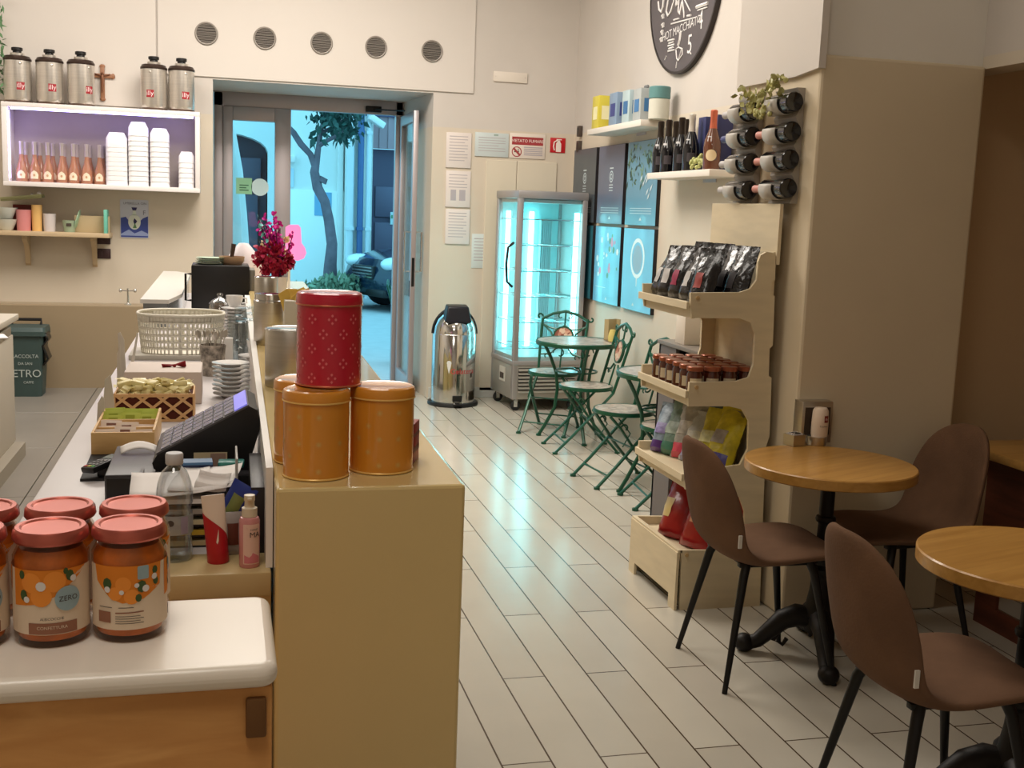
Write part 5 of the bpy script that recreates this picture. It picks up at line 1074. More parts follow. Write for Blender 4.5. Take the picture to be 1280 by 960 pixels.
g.build('artwork', sg, False); tx = mb(mat('sign_ink', (110, 112, 130), 0.5)); tx.text('UMBRELLA GIN', W_ * .12, Matrix.Translation((X(.52), d - .001, Zq(.9))) @ Matrix.Rotation(PI / 2, 4, 'X')); tx.text('F', W_ * .24, Matrix.Translation((X(.85), d - .001, Zq(.66))) @ Matrix.Rotation(PI / 2, 4, 'X')); tx.build('lettering', sg, False)
sg.location = (p0.x, BY, p1.z)
# two dark switch plates
DKB = mat('switch_dark', (62, 42, 44), 0.4)
for (x0, y0, x1, y1), l in (((119, 296, 138, 305.5), 'upper dark switch plate at the end of the wall shelf'), ((119, 310.5, 138.5, 323.5), 'lower dark switch plate under the end of the wall shelf')):
    p0, p1 = U(x0, y0, Y=BY - .01), U(x1, y1, Y=BY - .01); r = thing('switch_plate', l, 'switch', ((p0.x + p1.x) / 2, BY, p1.z)); w_ = (p1.x - p0.x) / 2; h = p0.z - p1.z
    mb(DKB).box(-w_, -.01, 0, w_, 0, h, .004).build('plate', r); mb(DKB).box(-w_ * .7, -.013, h * .2, -w_ * .05, -.009, h * .8, .001).box(w_ * .05, -.013, h * .2, w_ * .7, -.009, h * .8, .001).build('rocker', r)
# chrome tap on the low wall
tp = thing('bar_tap', 'small chrome tap with two side knobs on the low wall', 'tap'); q = U(160, 382, Z=.78); yt = 9.58
t = mb(CHROME).lathe([(0, 0), (.028, 0), (.026, .008), (.009, .014), (.007, .12), (.009, .13), (0, .132)], 18); t.build('stem', tp)
for e in (-1, 1): mb(CHROME).tube([(0, 0, .11), (e * .045, 0, .112)], .005, 8).ball((e * .055, 0, .112), (.014, .012, .016), 10, 8).build('knob', tp)
tp.location = (U(160, 382, Y=yt).x, yt, .78)
# ================================================================ BACK WALL NOTICES
yw = BY
def board(name, lab, cat, x0, y0, x1, y1, m_, t=.006, grp=None, yy=yw):
    p0, p1 = U(x0, y0, Y=yy), U(x1, y1, Y=yy); r = thing(name, lab, cat, (p0.x, yy, p1.z), 0, grp); w_, h = p1.x - p0.x, p0.z - p1.z
    mb(m_).box(0, -t, 0, w_, 0, h, .001).build('board', r); return r, w_, h
def RX(x, z, d): return Matrix.Translation((x, d, z)) @ Matrix.Rotation(PI / 2, 4, 'X')
NOT = mat('notice_paper', (222, 212, 206), 0.5); GRL = mat('print_grey', (176, 168, 172), 0.7); PVB = mat('notice_bluish', (196, 206, 206), 0.35)
for k, ((x0, y0, x1, y1), lab) in enumerate((((558, 165, 588, 210.5), 'topmost of three white notices beside the door reveal'), ((557.5, 213, 587, 259.5), 'middle one of three white notices beside the door reveal'), ((557, 261, 586, 305.5), 'lowest of three white notices beside the door reveal'))):
    r, w_, h = board('wall_notice', lab, 'notice', x0, y0, x1, y1, NOT, .012)
    t = mb(GRL)
    for i in range(9 if k != 1 else 5):
        z = h * (.88 - .085 * i); t.box(w_ * .12, -.0128, z, w_ * (.86 - .12 * (i % 3 == 2)), -.0122, z + .006)
    if k == 1: t.box(w_ * .2, -.0128, h * .18, w_ * .42, -.0122, h * .48).box(w_ * .55, -.0128, h * .18, w_ * .8, -.0122, h * .48)
    t.build('printing', r, False)
r, w_, h = board('certificate', 'bluish framed certificate between the notices and the no smoking sign', 'notice', 594, 165, 635, 197, PVB, .01)
t = mb(GRL)
for i in range(6): t.box(w_ * .1, -.0108, h * (.78 - .11 * i), w_ * (.9 - .2 * (i == 3)), -.0102, h * (.78 - .11 * i) + .005)
t.m(mat('print_green', (150, 170, 160), .7)).box(w_ * .55, -.0108, h * .88, w_ * .68, -.0102, h * .95); t.build('printing', r, False)
r, w_, h = board('no_smoking_sign', 'white no smoking sign with red lettering bar', 'sign', 637.5, 166, 680.5, 199.5, mat('sign_cream', (224, 212, 200), .5), .008)
SR = mat('sign_red', (160, 56, 60), .5)
mb(SR).box(w_ * .06, -.0088, h * .54, w_ * .94, -.0082, h * .86).build('red_bar', r, False); t = mb(mat('sign_white', (236, 222, 214), .5)); t.text('VIETATO FUMARE', w_ * .112, RX(w_ * .5, h * .70, -.0094)); t.build('lettering', r, False)
t = mb(SR); ccx_, ccz = w_ * .2, h * .26; rr = h * .21
n = 28; t.add([(ccx_ + q * math.cos(2 * PI * i / n), -.0088, ccz + q * math.sin(2 * PI * i / n)) for q in (rr, rr * .82) for i in range(n)], [(i, (i + 1) % n, n + (i + 1) % n, n + i) for i in range(n)])
t.add([(ccx_ + rr * .8 * a + b_, -.0094, ccz - rr * .8 * a + b_) for a, b_ in ((-.72, -.006), (.72, -.006), (.72, .006), (-.72, .006))], [(0, 1, 2, 3)]); t.m(INK).box(ccx_ - rr * .5, -.0086, ccz - rr * .1, ccx_ + rr * .45, -.0082, ccz + rr * .12).tube([(ccx_ + rr * .4, -.0084, ccz + rr * .15), (ccx_ + rr * .2, -.0084, ccz + rr * .35), (ccx_ + rr * .4, -.0084, ccz + rr * .55)], .003, 5); t.build('cigarette_symbol', r, False)
t = mb(GRL)
for i in range(5): t.box(w_ * .4, -.0088, h * (.43 - .075 * i), w_ * .93, -.0082, h * (.43 - .075 * i) + .009)
t.build('small_print', r, False)
r, w_, h = board('extinguisher_sign', 'red fire extinguisher sign at the right end of the row of notices', 'sign', 688, 172, 706, 191.5, mat('sign_fire_red', (186, 24, 34), .45), .006)
t = mb(mat('sign_white', (236, 222, 214), .5)); t.flat([(w_ * a, h * b_) for a, b_ in ((.38, .06), (.72, .06), (.72, .62), (.64, .74), (.64, .84), (.46, .84), (.46, .74), (.38, .62))], 'xz', -.0068); t.tube([(w_ * .46, -.0068, h * .84), (w_ * .25, -.0068, h * .7), (w_ * .22, -.0068, h * .4), (w_ * .28, -.0068, h * .15)], .006, 6).box(w_ * .4, -.0075, h * .86, w_ * .75, -.0062, h * .92); t.build('extinguisher_symbol', r, False)
r, w_, h = board('sheet_notice', 'pale sheet taped to the wall left of the glass cold cabinet', 'notice', 590, 292, 612, 335.5, mat('sheet_pale', (206, 216, 214), .5), .004)
t = mb(GRL)
for i in range(8): t.box(w_ * .12, -.0048, h * (.85 - .09 * i), w_ * .85, -.0042, h * (.85 - .09 * i) + .006)
t.build('printing', r, False)
r, w_, h = board('junction_plate', 'blank cream cover plate high on the wall right of the door', 'cover plate', 617, 89, 658.5, 104.5, mat('plate_cream', (222, 212, 200), .5), .014); mb(ALU).cyl((w_ * .06, -.016, h * .5), .004, .002, 8).cyl((w_ * .94, -.016, h * .5), .004, .002, 8).build('screw', r)
# two dark hooks on the right wall corner
HB_ = mat('hook_brown', (74, 62, 54), .5)
for (x0, y0, x1, y1), l in (((720.5, 159, 726.5, 171), 'upper small dark box on the corner above the posters'), ((719, 177.5, 724, 190), 'lower small dark box on the corner above the posters')):
    pa, pb_ = U(x0, y0, X=2.98), U(x1, y1, X=2.98); zc = (pa.z + pb_.z) / 2; h = abs(pa.z - pb_.z); r = thing('speaker_clip', l, 'wall clip', (2.98, 9.5, zc - h / 2)); mb(HB_).box(-.035, -.03, 0, 0, .03, h, .004).build('body', r); mb(BLACKP).box(-.037, -.02, h * .2, -.034, .02, h * .8).build('face', r)
# ================================================================ PEDAL BIN
q = U(565, 508, Z=0); pbn = thing('pedal_bin', 'tall chrome pedal bin with a domed top beside the door', 'bin', (1.90, 9.36, 0)); Rp = .185
mb(mat('rubber_black', (26, 28, 30), .5)).lathe([(0, 0), (Rp + .025, 0), (Rp + .03, .012), (Rp + .025, .03), (Rp, .035), (0, .035)], 40).build('base_ring', pbn)
SHN = mat('mirror_steel', (206, 206, 204), 0.1, 1.0)
mb(SHN).lathe([(Rp, .035), (Rp, .6), (Rp - .003, .605)], 48).build('shell', pbn)
dm = mb(SHN).lathe([(Rp - .003, .605), (Rp - .01, .66), (Rp - .035, .72), (Rp - .08, .77), (.06, .795), (0, .8)], 48); dm.build('dome', pbn)
# rubber rim round the dome opening and the black flap
t = mb(mat('rubber_black', (26, 28, 30), .5)); t.tube([((Rp + .004) * math.cos(a), 0, .6 + (.215) * math.sin(a)) for a in [PI * i / 20 for i in range(21)]], .009, 8); t.build('edge_trim', pbn)
fpk = mb(mat('flap_black', (18, 20, 30), .35)); fv = [(-.112, -.165, .7), (.112, -.165, .7), (.112, -.02, .74), (-.112, -.02, .74), (-.088, -.135, .835), (.088, -.135, .835), (.088, -.03, .85), (-.088, -.03, .85)]
fpk.add(fv, [(3, 2, 1, 0), (4, 5, 6, 7), (0, 1, 5, 4), (1, 2, 6, 5), (2, 3, 7, 6), (3, 0, 4, 7)]); fpk.build('flap', pbn, True, [('BEVEL', {'width': .012, 'segments': 3})])
mb(CHROME).tube([(-.03, -Rp - .005, .045), (-.03, -Rp - .05, .03), (.03, -Rp - .05, .03), (.03, -Rp - .005, .045)], .006, 8).build('pedal', pbn); mb(BLACKP).box(-.035, -Rp - .06, .022, .035, -Rp - .035, .036, .003).box(-.04, -Rp - .012, .05, .04, -Rp + .01, .1, .004).build('pedal_pad', pbn)
dc = MB(); dc.m(mat('decal_red', (190, 60, 60), .5)).text('Gelateria', .062, None, (Rp + .001, -PI / 2 + .28, .3)); dc.m(mat('decal_white', (220, 220, 216), .5)).wrap(circ(-.075, .37, .02, 16), Rp + .001, k=1).wrap([(-.093, .355), (-.057, .355), (-.075, .28)], Rp + .0012, k=1); dc.build('decal', pbn, False)
# ================================================================ GLASS COLD CABINET
fg = thing('cold_cabinet', 'tall glass refrigerated display cabinet glowing pale cyan in the corner', 'refrigerator'); fw, fd, fh = .6, .58, 1.80; z0f = .10; zg0 = .42; zg1 = 1.735; PO = .045
FRM = mat('fridge_frame', (172, 168, 168), .35, .5)
for x in (0, fw - PO):
    for y in (0, fd - PO): mb(FRM).box(x, y, z0f, x + PO, y + PO, fh - .03, .006).build('corner_post', fg)
mb(FRM).box(-.005, -.005, zg1, fw + .005, fd + .005, fh, .012).build('top_frame', fg); mb(FRM).box(-.004, -.004, zg0 - .04, fw + .004, fd + .004, zg0, .005).build('bottom_frame', fg)
bs = mb(mat('fridge_base', (164, 160, 152), .4, .4)).box(.002, .002, z0f, fw - .002, fd - .002, zg0 - .04, .004); bs.build('base', fg)
gr_ = mb(mat('grille_black', (24, 24, 24), .5)).box(.05, -.001, z0f + .06, fw - .05, .004, zg0 - .06); gr_.m(mat('grille_slat', (150, 144, 132), .4, .3))
for k in range(7): gr_.add([(.05, -.012, z0f + .055 + k * .03), (fw - .05, -.012, z0f + .055 + k * .03), (fw - .05, -.002, z0f + .073 + k * .03), (.05, -.002, z0f + .073 + k * .03)], [(0, 1, 2, 3)])
gr_.build('grille', fg, False, [('SOLIDIFY', {'thickness': .002})])
for n_, a in (('front_pane', (PO, .012, zg0, fw - PO, .018, zg1)), ('side_pane', (.012, PO, zg0, .018, fd - PO, zg1))): mb(PANE).box(*a).build(n_, fg)
mb(mat('fridge_liner', (206, 216, 214), .4)).box(fw - .022, PO, zg0, fw - .012, fd - PO, zg1).build('side_panel', fg); mb(mat('fridge_back', (176, 224, 227), .5)).box(PO, fd - .03, zg0, fw - PO, fd - .02, zg1).build('back_panel', fg); mb(mat('fridge_liner', (206, 216, 214), .4)).box(.02, .02, zg0, fw - .02, fd - .02, zg0 + .03).box(.03, .03, zg1 - .03, fw - .03, fd - .03, zg1 - .004).build('liner', fg)
LT = mat('tube_cyan', (235, 255, 255), .5, emit=(140, 245, 252), es=9)
for x, y in ((.07, fd - .12), (.30, fd - .06), (fw - .07, .06)): mb(LT).box(x - .018, y - .018, zg0 + .06, x + .018, y + .018, zg1 - .1, .006).build('light_tube', fg)
ev = mb(mat('fin_grey', (196, 220, 222), .4, .4))
for k in range(9): ev.box(.38 + k * .012, fd - .08, zg0 + .1, .384 + k * .012, fd - .03, zg1 - .16)
ev.build('cooling_fins', fg, False)
for k in range(6):
    z = zg0 + .1 + k * .21; s_ = mb(CHROME)
    for i in range(13): s_.tube([(.03 + i * (fw - .06) / 12, .04, z), (.03 + i * (fw - .06) / 12, fd - .06, z)], .0025, 5)
    s_.tube([(.03, .04, z), (fw - .03, .04, z), (fw - .03, fd - .06, z), (.03, fd - .06, z)], .005, 6, True); s_.build('wire_shelf', fg, False)
hd_ = mb(BLACKM).tube([(-.002, .08, 1.02), (-.05, .08, 1.06), (-.062, .08, 1.2), (-.05, .08, 1.34), (-.002, .08, 1.38)], .011, 8); hd_.build('handle', fg)
stk = mb(mat('sticker_label', (190, 186, 176), .6)).box(-.003, .2, .22, .003, .34, .34); stk.m(INK).box(-.004, .22, .24, -.0025, .32, .29); stk.build('data_plate', fg, False)
for x in (.05, fw - .05):
    for y in (.05, fd - .06):
        t = MB(); t.at((x, y, .042), (PI / 2, 0, 0)); t.m(mat('rubber_black', (26, 28, 30), .5)).lathe([(.015, -.014), (.036, -.014), (.042, -.008), (.042, .008), (.036, .014), (.015, .014)], 20); cst = t.build('castor', fg); t = MB(); t.at((x, y, .042)); t.m(CHROME).box(-.014, -.02, .03, .014, .02, .06, .002).box(-.02, -.02, -.01, .012, -.016, .045).box(-.02, .016, -.01, .012, .02, .045); t.build('fork', cst)
fg.location = (2.315, 8.97, 0); fg.rotation_euler = (0, 0, math.radians(4.5))
# ================================================================ POSTERS
PCOL = [(9.585, 8.975), (8.905, 8.295), (8.225, 7.595)]; PROW = [(1.56, 2.168), (.935, 1.54)]
PD = mat('poster_edge', (26, 24, 30), .4); PAL = mat('poster_ink', (205, 220, 226), .5)
faces = {(0, 0): (76, 86, 94), (1, 0): (98, 106, 128), (2, 0): (100, 150, 176), (0, 1): (54, 116, 132), (1, 1): (98, 158, 192), (2, 1): (112, 174, 210)}
labs = {(0, 0): 'dark grey poster with a carved motif, top row nearest the corner', (1, 0): 'slate poster with an upright white emblem, top row middle', (2, 0): 'green foliage poster at the right end of the top row', (0, 1): 'dark teal poster in the bottom row behind the cold cabinet', (1, 1): 'blue poster with pink berries, bottom row middle', (2, 1): 'blue poster with a white cup ring at the right end of the bottom row'}
rn = random.Random(21)
for (c, r_), cl_ in faces.items():
    ya, yb2 = PCOL[c]; za, zb2 = PROW[r_]; r = thing('poster_panel', labs[(c, r_)], 'poster', (2.98, (ya + yb2) / 2, za), 0, 'glossy posters on the right wall'); W_ = ya - yb2; H_ = zb2 - za
    mb(PD).box(-.028, -W_ / 2, 0, 0, W_ / 2, H_, .002).build('panel', r)
    a = mb(mat('poster_%d%d' % (c, r_), cl_, .32, coat=.12, nz=.1, nscale=2)); X0 = -.0285; PY = lambda u: W_ / 2 - u * W_; PZ = lambda v: v * H_
    a.box(X0 - .0008, -W_ / 2 + .003, .003, X0, W_ / 2 - .003, H_ - .003)
    def fl_(m_, pts, d=.0012): a.m(m_).flat([(PY(u), PZ(v)) for u, v in pts], 'yz', X0 - d)
    a.m(PAL)
    if (c, r_) in ((1, 0), (0, 0)):
        for i in range(3): fl_(PAL, [(.46, .42 + i * .035), (.6, .42 + i * .035), (.6, .43 + i * .035), (.46, .43 + i * .035)])
        n = 20; a.add([(X0 - .0012, PY(.53 + q * math.cos(2 * PI * i / n)), PZ(.6 + q * 1.0 * math.sin(2 * PI * i / n))) for q in (.075, .06) for i in range(n)], [(i, (i + 1) % n, n + (i + 1) % n, n + i) for i in range(n)]).add([(X0 - .0012, PY(.53 + q * math.cos(2 * PI * i / n)), PZ(.6 + q * math.sin(2 * PI * i / n))) for q in (.04, .025) for i in range(n)], [(i, (i + 1) % n, n + (i + 1) % n, n + i) for i in range(n)]); fl_(PAL, [(.46, .7), (.6, .7), (.6, .715), (.46, .715)])
    if r_ == 0:
        for i in range(3): fl_(PAL, [(.16, .2 - .03 * i), (.86, .2 - .03 * i), (.86, .206 - .03 * i), (.16, .206 - .03 * i)])
        fl_(PAL, [(.48, .06), (.56, .06), (.52, .1)])
    if (c, r_) == (2, 0):
        for k in range(90):
            m_ = mat('leaf_%d' % (k % 4), ((58, 92, 62), (84, 122, 84), (120, 150, 120), (40, 66, 60))[k % 4], .4); u, v = rn.uniform(.03, .9), rn.uniform(.5, .95); an = rn.uniform(0, 6); L_ = rn.uniform(.05, .13)
            fl_(m_, [(u, v), (u + L_ * math.cos(an + .3) * .6, v + L_ * math.sin(an + .3) * .6), (u + L_ * math.cos(an) * .9 if u + L_ * math.cos(an) < .97 else .97, min(.98, v + L_ * math.sin(an))), (u + L_ * math.cos(an - .3) * .6, v + L_ * math.sin(an - .3) * .6)], .0012 + k * .00002)
        for k in range(10): u, v = rn.uniform(.4, .8), rn.uniform(.3, .55); fl_(PAL, [(u, v), (u + .05, v + .03), (u + .08, v + .09), (u + .02, v + .05)], .0034)
    if (c, r_) == (1, 1):
        for k in range(26):
            u, v = rn.uniform(.08, .9), rn.uniform(.35, .95); q = rn.uniform(.015, .05); m_ = (mat('berry_pink', (206, 120, 150), .4), PAL, mat('berry_white', (220, 226, 226), .4), mat('leaf_1', (84, 122, 84), .4))[k % 4]
            fl_(m_, [(u + q * math.cos(t_), v + q * math.sin(t_)) for t_ in [2 * PI * i / 10 for i in range(10)]], .0012 + k * .00002)
        fl_(PAL, [(.1, .2), (.5, .2), (.5, .206), (.1, .206)]); fl_(PAL, [(.5, .05), (.57, .05), (.54, .09)])
    if (c, r_) == (0, 1):
        for i in range(2): fl_(PAL, [(.1, .2 - .03 * i), (.5, .2 - .03 * i), (.5, .207 - .03 * i), (.1, .207 - .03 * i)])
    if (c, r_) == (2, 1):
        n = 32; a.m(mat('ring_white', (222, 234, 238), .4)).add([(X0 - .0014, PY(.5 + q * math.cos(2 * PI * i / n)), PZ(.64 + q * 1.05 * math.sin(2 * PI * i / n))) for q in (.23, .185) for i in range(n)], [(i, (i + 1) % n, n + (i + 1) % n, n + i) for i in range(n)]); fl_(mat('cup_fill', (140, 160, 180), .4), [(.5 + .15 * math.cos(2 * PI * i / 20), .63 + .17 * math.sin(2 * PI * i / 20)) for i in range(20)]); fl_(PAL, [(.48, .42), (.52, .42), (.51, .3), (.49, .3)])
        fl_(PAL, [(.38, .06), (.46, .06), (.42, .1)])
    a.build('print', r, False)
# ================================================================ WALL SHELVES
def wshelf(lab, y0, y1, x0, zt, th):
    r = thing('wall_shelf', lab, 'shelf', ((x0 + 2.98) / 2, (y0 + y1) / 2, zt - th)); w_ = (2.98 - x0) / 2; mb(mat('shelf_white', (226, 218, 208), .45)).box(-w_, -(y1 - y0) / 2, 0, w_, (y1 - y0) / 2, th, .003).build('shelf_board', r); mb(ALU).box(w_ - .004, -.1, -.02, w_, .1, .0).build('wall_bracket', r); return r
zU = U(801, 149, X=2.75).z; zL = U(809, 216.3, X=2.75).z
wshelf('upper white wall shelf carrying gift boxes', U(801, 150, X=2.75).y, U(740, 162, X=2.75).y + .12, 2.75, zU, zU - U(801, 157, X=2.75).z)
ylo, yhi = U(887, 209, X=2.75).y, U(809, 216, X=2.75).y
wshelf('lower white wall shelf carrying dark sparkling wine bottles', ylo, yhi, 2.75, zL, zL - U(809, 224, X=2.75).z)
# gift boxes on the upper shelf
def gift(lab, xp, w_, d, ytop, m1, m2, kind='box', yoff=0):
    X_ = 2.86; y = U(xp, 150, X=X_).y; h = U(xp, ytop, X=X_).z - zU; r = thing('gift_box' if kind == 'box' else 'gift_tube', lab, 'box' if kind == 'box' else 'tube', (X_, y, zU))
    if kind == 'box':
        mb(m1).box(-d / 2, -w_ / 2, 0, d / 2, w_ / 2, h, .003).build('carton', r); t = mb(m2).box(-d / 2 - .0015, -w_ * .3, h * .3, -d / 2 - .0004, w_ * .3, h * .68).box(-d * .3, -w_ / 2 - .0015, h * .3, d * .3, -w_ / 2 - .0004, h * .7); t.build('label', r, False)
    else:
        mb(m1).cyl((0, 0, 0), w_ / 2, h * .62, 28, .003).build('tube_body', r); mb(m2).cyl((0, 0, h * .62), w_ / 2 + .003, h * .38, 28, .006).build('lid', r)
    return r
gift('yellow gift box at the far end of the upper shelf', 753, .16, .12, 121, mat('gift_yellow', (206, 192, 70), .4), mat('gift_cream', (232, 226, 180), .5))
gift('blue and white gift box second from the far end', 775, .17, .12, 117, mat('gift_bluegrey', (130, 152, 176), .4), mat('gift_navy', (58, 66, 130), .5))
gift('pale blue gift box in the middle of the upper shelf', 791, .15, .12, 114, mat('gift_paleblue', (176, 196, 200), .4), mat('gift_blue', (60, 110, 160), .5))
gb = gift('grey and blue gift box with a bow, second from the near end', 806, .15, .13, 112, mat('gift_grey', (170, 176, 176), .4), mat('gift_royal', (70, 120, 170), .5)); t = mb(mat('bow_grey', (110, 112, 112), .6)); hb2 = U(806, 112, X=2.86).z - zU
for e in (-1, 1): t.ball((0, e * .02, hb2 + .015), (.01, .02, .014), 10, 8)
t.build('bow', gb)
gift('round teal and cream tin tube at the near end of the upper shelf', 823, .14, .14, 109, mat('tube_cream', (206, 204, 190), .4), mat('tube_teal', (92, 136, 136), .4), 'tube')
# bottles on the lower shelf
WG = mat('dark_bottle', (14, 14, 18), .1, coat=.6); FOD = mat('foil_dark', (48, 38, 30), .35, .5); SIL = mat('foil_pale', (206, 198, 186), .35, .5); WLB = mat('wine_label', (66, 60, 64), .5)
def sparkling(foil, lab_, glassm, h=.31, R=.043):
    r = thing('wine_bottle', lab_, 'bottle'); k = h / .31
    mb(glassm).lathe([(0, 0), (R - .003, 0), (R, .004), (R, .12 * k), (R - .004, .15 * k), (.02, .215 * k), (.0155, .235 * k), (.015, .27 * k), (0, .271 * k)], 28).build('glass', r)
    mb(foil).lathe([(.021, .208 * k), (.0185, .235 * k), (.0175, .27 * k), (.019, .28 * k), (.019, .305 * k), (.015, h), (0, h)], 24).build('foil', r)
    l = mb(WLB).wrap(rrect(-.022, .05, .024, .1, .004), R + .0008, -PI * .62, 0, 3); l.m(mat('neck_label', (206, 204, 204), .5)).wrap(rrect(-.012, .15 * k, .012, .172 * k, .003), .036, -PI * .8, 0, 2); l.build('label', r); r.scale = (1.12, 1.12, 1.1); return r
b0_ = sparkling(FOD, 'dark sparkling wine bottle at the far left end of the lower shelf', WG); b0_['group'] = 'dark bottles on the lower shelf'
def wb(xp, X_): return Vector((X_, U(xp, 205, X=X_).y, zL))
b0_.location = wb(824, 2.83)
dup(b0_, wb(834, 2.83), label='second dark sparkling bottle from the left on the lower shelf'); dup(b0_, wb(843, 2.91), label='dark sparkling bottle half hidden behind the second one'); dup(b0_, wb(850, 2.83), label='third dark sparkling bottle in the front row of the lower shelf'); dup(b0_, wb(857, 2.91), label='dark sparkling bottle half hidden beside the pale foil one')
b1 = sparkling(SIL, 'dark wine bottle with pale foil on the lower shelf', WG, .315, .045); b1.location = wb(862.5, 2.81)
b2 = sparkling(mat('foil_copper', (196, 104, 78), .35, .5), 'brown rose wine bottle with copper foil and round label on the lower shelf', mat('brown_bottle', (96, 54, 34), .15, coat=.6), .315, .046); b2.location = wb(889, 2.81)
t = mb(mat('round_label', (222, 200, 160), .6)).wrap(circ(0, .075, .03, 20), .0472, -PI * .66, 0, 3); t.build('round_label', b2)
NVB = mat('gift_dark_navy', (44, 48, 92), .5)
for xp, X_, w_, h, l in ((884, 2.92, .11, .33, 'navy gift carton standing behind the brown bottle'), (899, 2.90, .11, .325, 'navy gift carton nearest the wine rack on the shelf')):
    v = wb(xp, X_); r = thing('bottle_carton', l, 'box', v); mb(NVB).box(-.05, -w_ / 2, 0, .05, w_ / 2, h, .003).build('carton', r); mb(mat('carton_brown', (84, 52, 44), .5)).box(-.051, -w_ / 2 - .001, h * .3, -.02, w_ / 2, h * .34).build('band', r)
# grape bunch on the shelf
gp2 = mb(mat('grape_green', (176, 178, 110), .4, nz=.15, nscale=30)); rn = random.Random(6)
for k in range(26): q = U(rn.gauss(872, 5), rn.gauss(203, 3.4), X=2.79); gp2.ball(q, .013, 8, 6)
q = U(872, 207, X=2.79); o = gp2.build('grape_bunch'); tag(o, 'bunch of green artificial grapes on the edge of the lower shelf', 'grapes'); 
# ================================================================ WINE RACKS
RG = mat('rack_grey', (166, 158, 148), .5); RGL = mat('rack_band', (186, 180, 172), .5); BOT = mat('rack_bottle', (16, 15, 18), .12, coat=.5); CAPP = mat('cap_pink', (206, 140, 128), .4); CAPW = mat('cap_white', (190, 184, 182), .4); CAPB = mat('cap_navy', (60, 66, 120), .4)
def rack(lab, discs, yb0, caps, topy, boty, ox):
    X_ = 2.25 - .055; pts = [U(x, y, Y=yb0) for x, y in discs]; zt = U(discs[0][0], topy, Y=yb0).z; zb = U(discs[-1][0], boty, Y=yb0).z; yc = yb0 + .12
    r = thing('wine_rack', lab, 'wine rack', (2.25, yc, zb)); n = 40; rows = []
    for e in (-1, 1):
        rows.append([])
    pl2 = mb(RG); sec = []
    for i in range(n + 1):
        z = zb + (zt - zb) * i / n; dmin = min(abs(z - p.z) for p in pts); xo = .012 + .022 * max(0, 1 - (dmin / .05) ** 2) if False else .014 + .02 * min(1, (dmin / .055)) ** 2
        sec.append((z - zb, -xo))
    wr = .095; pl2.sheet([[(x, -wr, z) for z, x in sec], [(x, wr, z) for z, x in sec]]); pl2.add([(-.001, -wr, 0), (-.001, wr, 0), (-.001, wr, zt - zb), (-.001, -wr, zt - zb)], [(0, 1, 2, 3)])
    for s_ in (-1, 1): pl2.sheet([[(x, s_ * wr, z) for z, x in sec], [(-.001, s_ * wr, z) for z, x in sec]])
    pl2.sheet([[(sec[-1][1], -wr, zt - zb), (sec[-1][1], wr, zt - zb)], [(-.001, -wr, zt - zb), (-.001, wr, zt - zb)]])
    pl2.build('back_plate', r)
    for p in pts:
        b_ = MB(); b_.at((-.055, 0, p.z - zb), (PI / 2, 0, 0)); b_.m(RGL); R = .0425; a0, a1 = -PI * 1.12, PI * .28
        rows = []
        for a in [a0 + (a1 - a0) * i / 20 for i in range(21)]: rows.append([(R * math.cos(a + PI * .0), R * math.sin(a), zz) for zz in (-.06, .05)])
        b_.sheet(rows); b_.build('cradle', r, True, [('SOLIDIFY', {'thickness': .004, 'offset': 1})], 80)
    out = []
    for p, cp in zip(pts, caps): out.append((Vector((2.25 - .055, yb0, p.z)), cp))
    return out
R1 = rack('right grey wave shaped wine rack on the pilaster', ((996, 127), (990, 164), (986, 199), (981, 235)), 4.21, (CAPP,) * 4, 108, 254, 0)
R2 = rack('left grey wave shaped wine rack on the pilaster', ((943, 138), (941, 170), (939, 203), (934, 237)), 4.56, (CAPW, CAPB, CAPW, CAPW), 116, 253, 0)
def rbottle(cap):
    r = thing('wine_bottle', '', 'bottle'); L_ = .3; b_ = MB(); b_.at((0, 0, 0), (-PI / 2, 0, 0)); b_.m(BOT).lathe([(0, .012), (.018, .008), (.03, .001), (.036, 0), (.039, .004), (.039, .185), (.034, .205), (.018, .228), (.0145, .245), (.0145, .285), (0, .286)], 28); b_.build('glass', r)
    b_ = MB(); b_.at((0, 0, 0), (-PI / 2, 0, 0)); b_.m(cap).lathe([(.0155, .24), (.016, .285), (.0165, .3), (.013, .303), (0, .303)], 20); b_.build('capsule', r)
    b_ = MB(); b_.at((0, 0, 0), (-PI / 2, 0, 0)); b_.m(mat('rack_label', (120, 118, 118), .6))
    for k in range(5): b_.wrap([(-.018 + k * .008, .006), (-.014 + k * .008, .006), (-.014 + k * .008, .02), (-.018 + k * .008, .02)], .0395, PI * .82, 0, 1)
    b_.build('label_edge', r, False); return r
ordn = ('topmost', 'second from the top', 'third from the top', 'lowest')
for rk, side in ((R1, 'right'), (R2, 'left')):
    for i, (v, cp) in enumerate(rk):
        o = rbottle(cp); o.location = v; o['label'] = '%s wine bottle lying in the %s wave shaped rack' % (ordn[i], side); o['group'] = 'bottles lying in the %s rack' % side
